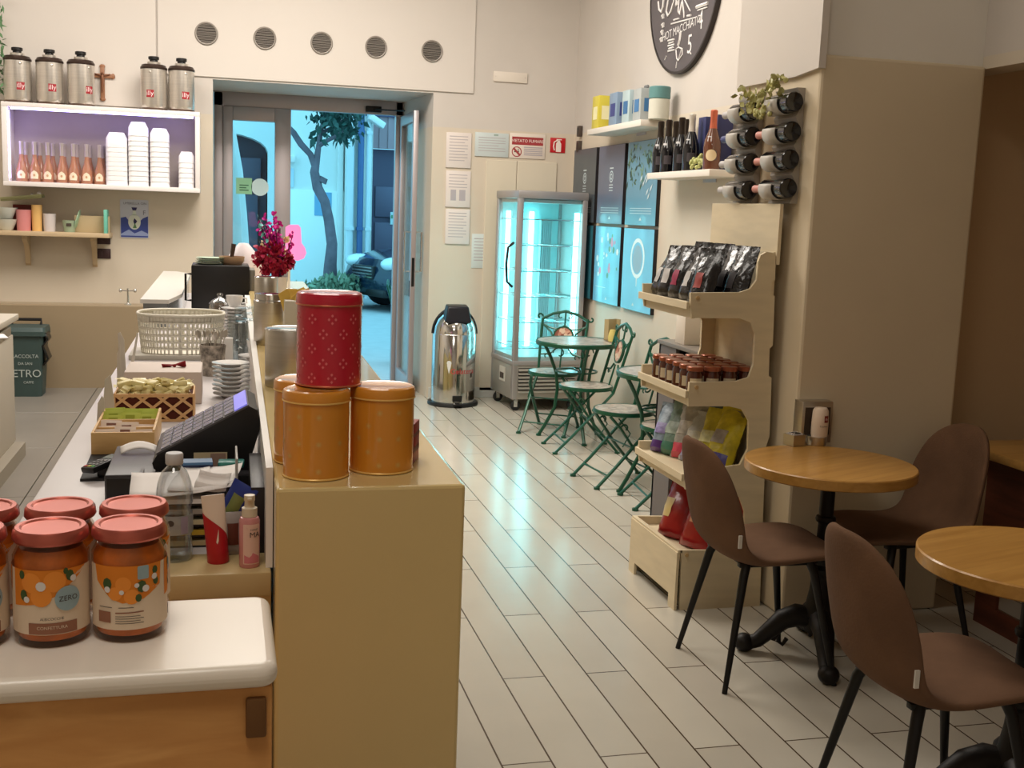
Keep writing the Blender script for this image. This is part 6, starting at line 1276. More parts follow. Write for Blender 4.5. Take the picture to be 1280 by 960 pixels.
# golden leaf garland over the racks
gl_ = mb(mat('garland_gold', (176, 172, 110), .5, nz=.3, nscale=20)); rn = random.Random(15)
pth = [(925, 118), (938, 122), (948, 120), (958, 113), (968, 104), (973, 97)]
for k in range(90):
    i = rn.randrange(5); f = rn.random(); x = pth[i][0] * (1 - f) + pth[i + 1][0] * f + rn.gauss(0, 3); y = pth[i][1] * (1 - f) + pth[i + 1][1] * f + rn.gauss(0, 3.5) + (0 if k % 3 else rn.uniform(0, 22) * (i < 3))
    q = U(x, y, X=2.16 + rn.uniform(-.03, .01)); M_ = Matrix.LocRotScale(q, Euler((rn.uniform(0, 6), rn.uniform(0, 6), rn.uniform(0, 6))), Vector((.032,) * 3)); gl_.add([M_ @ Vector(v) for v in ((0, 0, 0), (.3, .35, .1), (.7, .3, 0), (1, 0, .1), (.7, -.3, 0), (.3, -.35, .1))], [(0, 1, 2, 3, 4, 5)])
for k in range(16): gl_.ball(U(rn.gauss(950, 5), rn.gauss(140, 6), X=2.155), .011, 8, 6)
gl_.m(mat('garland_stem2', (120, 110, 80), .6)).tube([U(x, y, X=2.17) for x, y in pth], .004, 6)
tag(gl_.build('leaf_garland', None, False), 'pale gold leaf garland draped between the two wine racks', 'garland')
# ================================================================ CHALKBOARD
cbx = thing('chalkboard', 'round dark chalkboard with white chalk lettering high on the right wall', 'chalkboard', (2.98, 7.32, 3.17)); Rb2 = .585
t = MB(); t.at((0, 0, 0), (0, -PI / 2, 0)); t.m(mat('chalk_slate', (92, 86, 88), .8, nz=.08, nscale=5)).cyl((0, 0, 0), Rb2, .03, 64, .003); t.build('board', cbx); t = MB(); t.at((0, 0, 0), (0, -PI / 2, 0)); t.m(mat('chalk_edge', (52, 46, 44), .6)).lathe([(Rb2 - .004, 0), (Rb2 + .012, 0), (Rb2 + .012, .034), (Rb2 - .004, .034)], 64); t.build('rim', cbx)
CK = mat('chalk_white', (226, 222, 220), .9); ck = mb(CK)
def chk(pts, r=.006): ck.tube([Vector((-.033, U(x, y, X=2.947).y - 7.32, U(x, y, X=2.947).z - 3.17)) for x, y in pts], r, 5)
def ctext(s_, x, y, size, rot=0.0, stretch=1):
    p = U(x, y, X=2.947); M_ = Matrix.Translation((-.033, p.y - 7.32, p.z - 3.17)) @ Matrix(((0, 0, -1, 0), (-1, 0, 0, 0), (0, 1, 0, 0), (0, 0, 0, 1))) @ Matrix.Rotation(rot, 4, 'Z') @ Matrix.Diagonal((stretch, 1, 1, 1)); ck.text(s_, size, M_)
chk(((823, 2), (824, 12), (827, 15), (829, 8), (830, -3)), .008); chk(((836, -4), (833, 14), (835, 20), (839, 14), (844, -3)), .008); chk(((846, -4), (845, 8), (847, 5), (849, -4), (848, 14), (850, 18), (853, 2)), .008); chk(((853, 0), (855, 16), (855, 22)), .006); chk(((855, -2), (863, 14)), .005)
chk(((842, 25), (849, 23)), .005); chk(((859, 20), (864, 19)), .007); chk(((839, 30), (869, 22)), .005); ctext('HOT MACCHIATO', 851, 36, .078, .05); ctext('4', 875.5, 26, .17); ctext('5', 862, 56, .17); chk(((851, 40), (850, 50), (848, 57)), .011); chk(((845, 62), (846, 73), (848, 76), (853, 68), (853, 61), (848, 59), (845, 62)), .005); chk(((852, 61), (848, 76)), .004); chk(((846, 77), (845, 85)), .004)
for i, (x, y) in enumerate(((829, 20), (829, 31), (828, 40), (827, 49))): chk(((x - 1, y), (x + 1, y - 1)), .012); chk(((x - 1, y + 3), (x + 1, y + 2)), .006)
for i in range(5): chk(((835 + (i % 2), 51 + i * 3.3), (843 - (i % 2), 49 + i * 3.3)), .006)
chk(((871, 9), (885, 4)), .012); chk(((872, 13), (884, 9)), .005); chk(((831, 75), (833, 70)), .004); chk(((863, 66), (864, 68)), .005)
ck.build('chalk_lettering', cbx, False)
# ================================================================ GREEN BISTRO FURNITURE
GRN = mat('green_iron', (16, 80, 58), .35, .15, coat=.2)
def mosaic(name, cols, scale):
    m = mat(name, cols[0], .3); nt = m.node_tree; b_ = nt.nodes['Principled BSDF']; tc = nt.nodes.new('ShaderNodeTexCoord'); v = nt.nodes.new('ShaderNodeTexVoronoi'); v.inputs['Scale'].default_value = scale; r = nt.nodes.new('ShaderNodeValToRGB'); r.color_ramp.interpolation = 'CONSTANT'
    s_ = nt.nodes.new('ShaderNodeSeparateColor')
    for i, c in enumerate(cols):
        e = r.color_ramp.elements[i] if i < 2 else r.color_ramp.elements.new(i / len(cols)); e.position = i / len(cols); e.color = rgb(*c)
    nt.links.new(tc.outputs['Object'], v.inputs['Vector']); nt.links.new(v.outputs['Color'], s_.inputs[0]); nt.links.new(s_.outputs[0], r.inputs['Fac']); nt.links.new(r.outputs['Color'], b_.inputs['Base Color']); return m
MOS = mosaic('mosaic_grey', ((168, 158, 146), (186, 178, 168), (142, 134, 124), (176, 160, 146)), 34); MED = mosaic('mosaic_rose', ((186, 130, 112), (214, 190, 166), (140, 88, 74), (206, 164, 140)), 42)
def scroll(t, c, r, a0, n, ax, ay, rad=.007):
    c = Vector(c); ax = Vector(ax); ay = Vector(ay); t.tube([c + ax * (r * (1 - .75 * i / n) * math.cos(a0 + i * .42)) + ay * (r * (1 - .75 * i / n) * math.sin(a0 + i * .42)) for i in range(n)], rad, 6)
def make_bistro_chair():
    r = thing('bistro_chair', '', 'chair'); zs = .45
    st_ = mb(MOS).lathe([(0, zs + .004), (.178, zs + .004), (.18, zs), (.178, zs - .012), (0, zs - .012)], 36); st_.build('seat', r)
    t = mb(GRN).lathe([(.176, zs - .022), (.188, zs - .02), (.19, zs - .004), (.186, zs + .006), (.178, zs + .004), (.176, zs - .02)], 36); t.build('seat_rim', r)
    bf = mb(GRN)
    for s_ in (-1, 1):
        bf.tube([(-.15, s_ * .165, zs - .03), (-.2, s_ * .175, .6), (-.245, s_ * .18, .76), (-.262, s_ * .18, .82)], .011, 8); scroll(bf, (-.265, s_ * .205, .835), .026, PI if s_ > 0 else 0, 12, (0, 1, 0), (0, 0, 1 if True else 1))
        bf.tube([(-.25, s_ * .18, .78), (-.255, s_ * .12, .755), (-.252, s_ * .06, .745), (-.25, 0, .775)], .007, 6)
        bf.tube([(-.25, s_ * .175, .78), (-.235, s_ * .1, .72), (-.22, s_ * .07, .65)], .007, 6); bf.tube([(-.19, s_ * .17, .55), (-.2, s_ * .09, .56), (-.21, s_ * .05, .6)], .007, 6); scroll(bf, (-.195, s_ * .12, .535), .025, 0, 11, (0, 1, 0), (0, 0, 1), .0045)
        scroll(bf, (-.262, s_ * .035, .845), .024, -PI / 2, 11, (0, s_, 0), (0, 0, -1), .0045)
    bf.tube([(-.262, -.18, .82), (-.268, -.1, .862), (-.27, 0, .885), (-.268, .1, .862), (-.262, .18, .82)], .011, 8); bf.tube([(-.27, 0, .88), (-.255, 0, .775)], .0065, 6); bf.tube([(-.205, 0, .6), (-.165, 0, zs)], .0065, 6)
    bf.tube([(-.15, -.165, zs - .03), (-.17, 0, zs - .015), (-.15, .165, zs - .03)], .007, 6); bf.build('back_frame', r)
    t = MB(); t.at((-.232, 0, .69), (0, -PI / 2 - .2, 0)); t.m(MED).lathe([(0, -.007), (.074, -.007), (.074, .007), (0, .007)], 28); t.build('medallion', r); t = MB(); t.at((-.232, 0, .69), (0, -PI / 2 - .2, 0)); t.m(GRN).cyl((0, 0, -.0095 if False else .0075), .073, .002, 24).lathe([(.072, -.01), (.083, -.01), (.083, .01), (.072, .01), (.072, -.01)], 28); t.build('medallion_rim', r)
    for s_ in (-1, 1):
        mb(GRN).tube([(-.15, s_ * .165, zs - .03), (-.02, s_ * .17, .28), (.13, s_ * .172, .12), (.24, s_ * .175, .012)], .0125, 8, flat=.75).cyl((.243, s_ * .175, 0), .019, .014, 12).build('leg', r)
        mb(GRN).tube([(.15, s_ * .12, zs - .02), (.09, s_ * .148, .36), (-.03, s_ * .152, .2), (-.2, s_ * .158, .012)], .0125, 8, flat=.75).cyl((-.203, s_ * .158, 0), .019, .014, 12).build('leg', r)
    for pts_ in ([(.175, -.173, .08), (.175, .173, .08)], [(-.12, -.155, .1), (-.12, .155, .1)], [(.02, -.17, .245), (.02, .17, .245)]): mb(GRN).tube(pts_, .006, 6).build('stretcher', r)
    for s_ in (-1, 1): t = mb(GRN); t.tube([(.1, s_ * .135, zs - .03), (.03, s_ * .16, .33), (.08, s_ * .165, .25)], .0045, 6); scroll(t, (.062, s_ * .15, .36), .03, 0, 11, (1, 0, 0), (0, 0, 1), .006); t.build('scroll_brace', r)
    return r
bc0 = make_bistro_chair()
def face(dx, dy): return math.atan2(dy, dx)
bc0.location = (2.42, 8.16, 0); bc0.rotation_euler = (0, 0, face(-.55, -.83)); bc0['label'] = 'green bistro chair between the cold cabinet and the mosaic table'; bc0['group'] = 'green bistro chairs'
dup(bc0, (2.46, 7.48, 0), face(-1, .05), 'green bistro chair in front of the far mosaic table, its back to the posters')
dup(bc0, (2.40, 6.53, 0), face(-1, -.12), 'green bistro chair this side of the half hidden second mosaic table')
dup(bc0, (2.50, 5.98, 0), face(-1, .1), 'green bistro chair mostly hidden behind the dark cabinet and snack stand')
q = U(487, 352, Y=12.0); bco = dup(bc0, (q.x + .255, 12.0, -.02), face(.98, -.2), 'green bistro chair outside on the pavement behind the open door leaf')
def make_bistro_table():
    r = thing('bistro_table', '', 'table'); mb(MOS).lathe([(0, .72), (.29, .72), (.29, .702), (0, .702)], 48).build('tabletop', r); mb(GRN).lathe([(.286, .69), (.302, .692), (.304, .716), (.298, .724), (.288, .7215), (.286, .692)], 48).build('top_rim', r)
    for k in range(3):
        a = PI / 6 + k * 2 * PI / 3; c, s_ = math.cos(a), math.sin(a); P = lambda q, z: (q * c, q * s_, z)
        mb(GRN).tube([P(.25, .69), P(.2, .6), P(.15, .48), P(.135, .36), P(.15, .22), P(.22, .08), P(.26, .012)], .0125, 8).cyl(P(.262, 0), .02, .014, 12).build('leg', r)
    t = mb(GRN).tube([(.15 * math.cos(i * PI / 12), .15 * math.sin(i * PI / 12), .5) for i in range(24)], .007, 6, True)
    for k in range(3):
        a = PI / 6 + k * 2 * PI / 3; ax = (math.cos(a), math.sin(a), 0); scroll(t, (.13 * math.cos(a), .13 * math.sin(a), .62), .05, 0, 13, ax, (0, 0, 1), .005); b_ = a + PI / 3; t.tube([(.15 * math.cos(a), .15 * math.sin(a), .5), (.03 * math.cos(b_), .03 * math.sin(b_), .52), (.15 * math.cos(a + 2 * PI / 3), .15 * math.sin(a + 2 * PI / 3), .5)], .006, 6)
    t.build('scrollwork', r); return r
bt0 = make_bistro_table(); bt0.location = (2.50, 7.84, 0); bt0['label'] = 'round mosaic bistro table with a menu holder, nearest the cold cabinet'
dup(bt0, (2.56, 6.25, 0), .5, 'round mosaic bistro table half hidden behind the dark cabinet')
bt0['group'] = 'mosaic bistro tables'
mh = thing('menu_holder', 'small tan card holder box on the far mosaic table', 'menu holder'); q = U(764, 425, Z=.724); yq = min(q.y, 7.86)
q = Vector((U(764, 425, Y=7.86).x, 7.86, .725)); hm = U(764, 399, Y=7.86).z - .725; TNB = mat('holder_tan', (170, 152, 110), .6)
mb(TNB).box(-.055, .01, 0, .055, .02, hm, .001).box(-.055, -.03, 0, -.048, .01, hm).box(.048, -.03, 0, .055, .01, hm).box(-.055, -.03, 0, .055, .01, .01).build('holder', mh); mh.location = q; mh.rotation_euler = (0, 0, .35)
tag(mb(mat('sachet_yellow', (206, 190, 110), .6)).lathe([(0, 0), (.03, 0), (.032, .035), (.028, .055), (.02, .085), (0, .088)], 14).build('candle_cup'), 'small yellow cup in front of the tan card holder', 'cup', loc=(q.x - .02, q.y - .08, .725))
# ================================================================ DARK CABINET BEHIND THE STAND
zc2 = U(815, 421, X=2.25).z; dk = thing('dark_cabinet', 'dark brown cabinet with a slate top between bistro chairs and snack stand', 'cabinet'); DW = mat('dark_wood_cab', (58, 48, 48), .45, nz=.12)
yd0, yd1 = 4.95, 5.63
mb(DW).box(2.25, yd1 - .02, 0, 2.7, yd1, zc2 - .02).build('side_panel', dk, False); mb(DW).box(2.262, yd0, 0, 2.7, yd0 + .02, zc2 - .02).build('side_panel', dk, False); mb(DW).box(2.68, yd0, 0, 2.7, yd1, zc2 - .02).build('back_panel', dk, False)
mb(mat('cab_grey', (104, 96, 94), .45)).box(2.25, yd1 - .23, 0, 2.27, yd1 - .001, zc2 - .02).build('face_stile', dk, False)
for z in (.05, .38, .7): mb(mat('cab_inside', (30, 24, 26), .6)).box(2.275, yd0 + .02, z, 2.68, yd1 - .02, z + .02).build('shelf', dk, False)
mb(mat('slate_top', (120, 112, 104), .4)).box(2.24, yd0 - .01, zc2 - .02, 2.71, yd1 + .01, zc2, .003).build('top', dk); rebase(dk, (2.47, 5.3, 0))
tag(mb(mat('white_box', (214, 204, 190), .6)).box(-.06, -.06, 0, .06, .06, .17, .003).build('white_box'), 'plain white box standing on the dark cabinet', 'box', loc=(2.34, U(864, 410, X=2.34).y, zc2))
tag(mb(mat('rod_brown', (90, 56, 40), .5)).cyl((0, 0, 0), .012, .26, 12).lathe([(0, .26), (.018, .26), (.018, .275), (0, .28)], 12).build('wooden_rod'), 'thin brown wooden rod standing on the dark cabinet', 'rod', loc=(2.31, U(852, 405, X=2.31).y, zc2))
tag(mb(mat('caramel_wood', (156, 112, 66), .5)).box(-.01, -.05, 0, .03, .05, .26, .003).build('wooden_board'), 'upright caramel wooden board seen through the snack stand', 'board', loc=(2.31, 5.03, zc2))
# ================================================================ SNACK STAND
Ys, Yf = 4.262, 4.80
OUT = [(850, 758), (852, 697), (850, 688), (905, 688), (922, 682), (930, 664), (931, 640), (925, 622), (908, 614), (857, 612), (856, 598), (857, 584), (905, 584), (925, 581), (935, 562), (936, 526), (928, 512), (912, 508), (860.6, 508), (860.6, 494), (862, 478), (920, 477), (936, 472), (942, 455), (944, 418), (938, 403), (925, 398), (865, 397.5), (863.5, 383), (863.5, 366), (925, 365.5), (938, 361), (946, 350), (948, 327), (951, 319), (958, 315), (966, 316), (969.5, 318), (969, 350), (965, 352), (964.5, 368), (968.5, 370), (966, 432), (962, 436), (961, 470), (964.5, 472), (962, 545), (957, 560), (950, 752)]
Q = [U(x, y, Y=Ys) for x, y in OUT]; poly = [(p.x, p.z) for p in Q]
poly[0] = (poly[0][0], 0.0); poly[-1] = (poly[-1][0], 0.0)
sd = thing('display_stand', 'pale plywood display stand with four trays against the pilaster', 'display stand'); PLY = mat('plywood', (216, 200, 168), .5, nz=.06, nscale=5, stretch=(1, 1, 6))
for y in (Ys, Yf): mb(PLY).prism(poly, 'xz', y, y + .015).build('side_panel', sd, False)
xb = max(p[0] for p in poly) - .012; xbk = U(962, 500, Y=Ys).x - .02
mb(PLY).box(xbk, Ys + .015, .03, xbk + .012, Yf, 1.5).build('back_panel', sd, False)
hz0, hz1 = U(971, 300, Y=Ys).z - .1, U(971, 254.5, Y=Ys).z
mb(PLY).box(2.19, Ys + .0, hz0, 2.205, 4.93, hz1, .001).build('header_board', sd, False)
def tray_(i_top, i_bot, xfront):
    zt, zb_ = Q[i_top].z, Q[i_bot].z; x0 = xfront
    mb(PLY).box(x0, Ys + .015, zb_ - .004, xbk, Yf, zb_ + .008).build('tray_floor', sd, False)
    mb(PLY).box(x0 - .012, Ys, zb_ - .012, x0, Yf + .015, zb_ + .018, .001).build('tray_lip', sd, False)
    mb(PLY).box(x0 + .02, Ys + .015, zb_ - .05, x0 + .032, Yf, zb_ - .004).build('apron', sd, False)
    return zb_ + .008
zt1 = tray_(29, 28, Q[29].x - .003); zt2 = tray_(20, 19, Q[20].x - .003); zt3 = tray_(11, 10, Q[11].x - .003)
xb0_ = Q[2].x; zbx_ = Q[2].z; mb(PLY).box(xb0_ - .012, Ys, .055, xb0_, Yf + .015, zbx_ - .01, .001).box(xb0_ - .012, Ys, 0, xb0_, Ys + .07, .055).box(xb0_ - .012, Yf - .055, 0, xb0_, Yf + .015, .055).build('base_front', sd, False)
mb(PLY).box(xb0_, Ys + .015, zbx_ - .05, xbk, Yf, zbx_ - .04).build('tray_floor', sd, False); mb(PLY).box(xb0_ - .008, Ys, zbx_ - .012, xb0_ + .012, Yf + .015, zbx_, .001).build('tray_rail', sd, False); zt4 = zbx_ - .04
PEG = mat('wood_peg', (196, 164, 118), .5)
for i in (29, 20, 11, 2): p = Q[i]; t = MB(); t.at((p.x + .03, Ys - .004, p.z - .02), (PI / 2, 0, 0)); t.m(PEG).cyl((0, 0, -.004), .008, .008, 12); t.build('peg', sd)
rebase(sd, (2.03, 4.53, 0))
# black coffee bags
CBL = mat('coffee_bag_black', (22, 20, 22), .25, coat=.4, bump=.9, bscale=22); TAGS = [mat('tag_silver', (190, 186, 184), .4), mat('tag_silver', (190, 186, 184), .4), mat('tag_pink', (150, 44, 76), .5), mat('tag_silver', (190, 186, 184), .4), mat('tag_red', (150, 56, 50), .5), mat('tag_dark', (46, 40, 42), .5), mat('tag_dark', (46, 40, 42), .5)]
rn = random.Random(31)
bagl = ['black coffee bag with silver tag at the far left end of the top tray', 'second black coffee bag with silver tag from the far end', 'black coffee bag with a pink tag on the top tray', 'black coffee bag with a slanting silver seam beside the red tagged one', 'black coffee bag with a red tag on the top tray', 'black coffee bag in the back row at the far end of the top tray', 'black coffee bag at the near right end of the top tray', 'black coffee bag in the middle of the back row of the top tray']
def bag(name, lab, cat, mA, mB, w, h, t, loc, rz, lean, grp, patch=(.25, .55, .25, .6), colA2=None):
    r = thing(name, lab, cat, loc, rz, grp); r.rotation_euler = Euler((lean, 0, rz), 'XYZ'); nu, nv = 10, 14; P = []
    for j in range(nv + 1):
        v = j / nv; th = (t / 2) * (min(1, v / .12 + .35) if v < .12 else 1) * max(.05, 1 - max(0, v - .45) / .5) ** .9
        if v > .92: th = .0015
        P.append([((i / nu - .5) * w * (1 - .05 * v + rn.uniform(-.015, .015)), th * max(.04, 1 - abs(2 * i / nu - 1) ** 3) + rn.uniform(-.0015, .0015) * t * 28, v * h) for i in range(nu + 1)])
    s_ = mb(mA).sheet(P); s_.sheet([[(a, -b_, c) for a, b_, c in r_] for r_ in P]); s_.add([P[0][i] for i in range(nu + 1)] + [(p[0], -p[1], p[2]) for p in P[0]], [tuple(range(nu + 1)) + tuple(range(2 * nu + 1, nu, -1))]); s_.build('pouch', r, True, None, 70)
    i0, i1 = int(nu * patch[0]), max(int(nu * patch[0]) + 2, int(nu * patch[1])); j0_, j1_ = int(nv * patch[2]), max(int(nv * patch[2]) + 2, int(nv * patch[3])); l = mb(mB).sheet([[(p[0], -p[1] - .0025, p[2]) for p in row[i0:i1 + 1]] for row in P[j0_:j1_ + 1]]); l.build('label', r)
    if colA2: 
        l = mb(colA2).sheet([[(p[0], -p[1] - .0015, p[2]) for p in row[1:-1]] for row in P[int(nv * .05):int(nv * .3)]]); l.build('printed_band', r)
    return r
bagl += ['black coffee bag in the back row second from the near end of the top tray', 'black coffee bag in the back row second from the far end of the top tray']
cb_sp = [(4.745, 1.90, 0), (4.665, 1.905, 1), (4.57, 1.915, 2), (4.47, 1.92, 3), (4.37, 1.93, 4), (4.72, 2.03, 5), (4.335, 2.06, 6), (4.54, 2.05, 7), (4.43, 2.06, 8), (4.64, 2.04, 9)]
for y, x, k in cb_sp: bag('coffee_bag', bagl[k], 'coffee bag', CBL, TAGS[min(k, 6)], (.122 if k < 5 else .13), (.235 if k < 5 else .25), .075, (x - .02, y, zt1), -PI / 2 + rn.uniform(-.25, .25) + .35, -.32 + rn.uniform(-.05, .05), 'black coffee bags on the top tray', (.35, .6, .28, .5))
# jars of honey
HON = mat('honey_brown', (74, 30, 16), .2, coat=.5); HLD = mat('honey_lid', (156, 88, 62), .3, .4); HLB = mat('honey_label', (206, 190, 160), .6)
hj = thing('honey_jar', 'small dark jars with brown lids packed in rows on the second tray', 'jar', (0, 0, 0), 0, 'dark jars on the second tray'); Rh = .033
mb(HON).lathe([(0, 0), (Rh - .003, 0), (Rh, .004), (Rh, .07), (Rh - .004, .08), (Rh - .004, .09), (0, .09)], 20).build('glass', hj); mb(HLD).lathe([(Rh - .004, .084), (Rh + .001, .085), (Rh + .001, .1), (Rh - .003, .103), (0, .102)], 20).build('lid', hj); mb(HLB).wrap([(-.028, .014), (.028, .014), (.028, .056), (-.028, .056)], Rh + .0008, -PI * .55, 0, 3).build('label', hj)
k = 0; nx_, ny_ = 4, 6
for j in range(ny_):
    for i in range(nx_):
        loc = (Q[20].x + .045 + i * .0765, Ys + .056 + j * .0775, zt2)
        if k == 0: hj.location = loc
        else: dup(hj, loc, rn.uniform(-.4, .4))
        k += 1
# snack bags
S1 = [((130, 146, 160), (140, 130, 176), 'pale blue and purple snack bag at the far end of the third tray'), ((112, 138, 124), (160, 176, 166), 'greenish snack bag second from the far end of the third tray'), ((176, 172, 164), (200, 196, 190), 'white snack bag with pink print on the third tray'), ((180, 180, 176), (204, 200, 180), 'white and yellow snack bag in the middle of the third tray'), ((196, 182, 50), (206, 204, 150), 'yellow snack bag with violet foot on the third tray'), ((202, 186, 40), (150, 140, 130), 'bright yellow snack bag at the near end of the third tray')]
for k, (ca, cb2, l) in enumerate(S1):
    y = Ys + .46 - k * .068; bag('snack_bag', l, 'snack bag', mat('snack_a%d' % k, ca, .4, nz=.3, nscale=16, bump=.6, bscale=26), mat('snack_b%d' % k, cb2, .4, nz=.35, nscale=22, bump=.6, bscale=26), (.13 + .02 * (k % 2)), (.23 + .03 * (k % 3)), .1, (Q[11].x + .08 + .022 * k, y, zt3), -PI / 2 + .45 + rn.uniform(-.3, .3), -.38 + rn.uniform(-.12, .1), 'snack bags on the third tray', (.25, .72, .38, .62), mat('snack_c%d' % k, ((84, 50, 120), (60, 110, 90), (200, 70, 90), (150, 150, 180), (90, 84, 160), (90, 84, 160))[k], .35))
for k, l in enumerate(('greenish snack bag in the back row of the third tray, far end', 'dark green snack bag in the middle of the back row, third tray', 'brownish snack bag in the back row of the third tray, near end')):
    bag('snack_bag', l, 'snack bag', mat('snack_d%d' % k, ((110, 140, 116), (70, 90, 76), (120, 110, 70))[k], .35, nz=.15, nscale=14), mat('snack_e%d' % k, ((170, 190, 176), (140, 150, 140), (150, 140, 90))[k], .35), .14, .25, .06, (Q[11].x + .24, Ys + .44 - k * .14, zt3), -PI / 2 + .3, -.2, 'snack bags in the back row of the third tray')
CHR = mat('chips_red', (150, 18, 26), .3, coat=.3, nz=.12, nscale=10)
for k, (y, x, l) in enumerate(((Ys + .30, Q[2].x + .1, 'red crisp bag with a yellow patch at the far end of the bottom tray'), (Ys + .13, Q[2].x + .13, 'red crisp bag partly hidden behind the brown chair back'), (Ys + .12, Q[2].x + .27, 'red crisp bag seen through the lowest opening of the stand'))):
    bag('crisp_bag', l, 'crisp bag', CHR, mat('chips_patch%d' % k, ((214, 190, 130), (206, 150, 120), (150, 24, 30))[k], .35), .2, .3, .11, (x, y, zt4), -PI / 2 + (.5, .4, .1)[k], -.35 if k < 2 else -.1, 'red crisp bags on the bottom tray', (.1, .45, .35, .6) if k == 0 else (.3, .7, .4, .7))
o = bpy.data.objects['crisp_bag']; nvv = None
# ================================================================ CAFE TABLES AND CHAIRS
IRON = mat('cast_iron', (24, 20, 18), .5, .3, bump=.15, bscale=30)
def make_table():
    r = thing('cafe_table', '', 'table'); Rt, zt = .312, .75
    mb(OAK).lathe([(0, zt), (Rt - .004, zt), (Rt, zt - .004), (Rt, zt - .036), (Rt - .004, zt - .04), (0, zt - .04)], 72).build('tabletop', r)
    c = mb(IRON).lathe([(0, zt - .04), (.11, zt - .04), (.11, zt - .046), (.03, zt - .06), (.027, zt - .08), (.027, .55), (.035, .545), (.038, .535), (.035, .525), (.027, .52), (.03, .36), (.044, .345), (.046, .33), (.036, .315), (.04, .26), (.05, .2), (.06, .17), (.055, .12), (.05, .1), (0, .1)], 28); c.build('column', r)
    for k in range(4):
        a = PI / 4 + k * PI / 2; cs, sn = math.cos(a), math.sin(a); P = lambda q, z: (q * cs, q * sn, z)
        f = mb(IRON).tube([P(.02, .15), P(.08, .155), P(.13, .135), P(.18, .085), P(.22, .045), P(.255, .034)], [.042, .044, .039, .032, .028, .028], 12)
        f.ball(P(.268, .034), (.039, .039, .036), 14, 10); f.ball(P(.115, .165), (.022, .022, .014), 10, 8); f.tube([P(.12, .12), P(.16, .05), P(.125, .035), P(.11, .06)], .009, 8); f.build('foot', r)
    mb(BLACKM).box(.14, -.03, zt - .048, .2, .03, zt - .04).build('mounting_plate', r); return r
ct = make_table(); ct.location = (2.185, 3.715, 0); ct.rotation_euler = (0, 0, .45); ct['label'] = 'round wooden cafe table with the napkin holder, in front of the pilaster'; ct['group'] = 'round cafe tables'
dup(ct, (2.145, 2.545, 0), .3, 'round wooden cafe table cut off by the right picture edge')
FAB = mat('brown_fabric', (106, 79, 60), .95, nz=.14, nscale=7, bump=.12, bscale=140, spec=.2)
def make_chair():
    r = thing('shell_chair', '', 'chair')
    prof = [(.278, .452, .05, .012), (.274, .458, .105, .024), (.262, .466, .155, .034), (.238, .474, .192, .040), (.18, .480, .216, .044), (.10, .477, .224, .045), (.02, .470, .226, .045), (-.06, .463, .226, .045), (-.12, .466, .222, .050), (-.165, .485, .217, .050), (-.195, .522, .214, .050), (-.215, .575, .213, .050), (-.231, .63, .210, .049), (-.245, .69, .202, .047), (-.257, .745, .186, .044), (-.267, .79, .163, .041), (-.275, .825, .132, .038), (-.281, .85, .095, .03), (-.285, .864, .058, .02), (-.286, .868, .025, .008)]
    P3 = [Vector((x, 0, z)) for x, z, w, th in prof]; rows = []; nv = 28
    for i, (x, z, w, th) in enumerate(prof):
        t = (P3[min(i + 1, len(P3) - 1)] - P3[max(i - 1, 0)]).normalized(); nrm = Vector((-t.z, 0, t.x)) * -1
        if (nrm.z < 0 and abs(nrm.z) > abs(nrm.x)) or (nrm.x < 0 and abs(nrm.x) >= abs(nrm.z)): nrm = -nrm
        f = i / (len(prof) - 1); s0 = max(0.0, min(1.0, (f - .35) / .3)); cup = (.02 + .05 * s0 * s0 * (3 - 2 * s0)) * (w / .23) ** 1.5
        row = []
        for k in range(nv):
            an = 2 * PI * k / nv; c = math.cos(an); s_ = math.sin(an); lat = math.copysign(abs(c) ** .55, c); tt = math.copysign(abs(s_) ** .8, s_)
            row.append(tuple(P3[i] + Vector((0, lat * w, 0)) + nrm * (cup * lat * lat + tt * th * .5 - .02)))
        rows.append(row)
    s_ = mb(FAB).sheet(rows, True); s_.add(rows[0], [tuple(range(nv))]); s_.add(rows[-1], [tuple(range(nv))]); o = s_.build('seat_shell', r, True, [('SUBSURF', {'levels': 1, 'render_levels': 2})], 120)
    for sx, sy_ in ((1, 1), (1, -1), (-1, 1), (-1, -1)): mb(BLACKM).tube([(sx * .12, sy_ * .13, .44), (sx * .135, sy_ * .145, .4), (sx * .21, sy_ * .21, .008), (sx * .211, sy_ * .211, 0)], [.0165, .016, .0095, .0095], 12).build('leg', r)
    t = mb(BLACKM).box(-.15, -.14, .425, .15, -.115, .442, .003).box(-.15, .115, .425, .15, .14, .442, .003).box(-.13, -.12, .425, -.105, .12, .442).box(.105, -.12, .425, .13, .12, .442); t.build('under_frame', r)
    for s_ in (-1,): mb(mat('seam_tag', (206, 200, 190), .7)).box(-.198, s_ * .214 - .003, .52, -.186, s_ * .214 + .003, .565).build('fabric_tag', r)
    return r
sc0 = make_chair(); sc0.location = (1.90, 3.655, 0); sc0['label'] = 'brown fabric shell chair in front of the snack stand'; sc0['group'] = 'brown fabric shell chairs'
dup(sc0, (1.825, 2.50, 0), -.03, 'brown fabric shell chair in the foreground at the right bottom')
dup(sc0, (2.555, 3.80, 0), PI + .06, 'brown fabric shell chair facing left, between the pilaster and the right table')
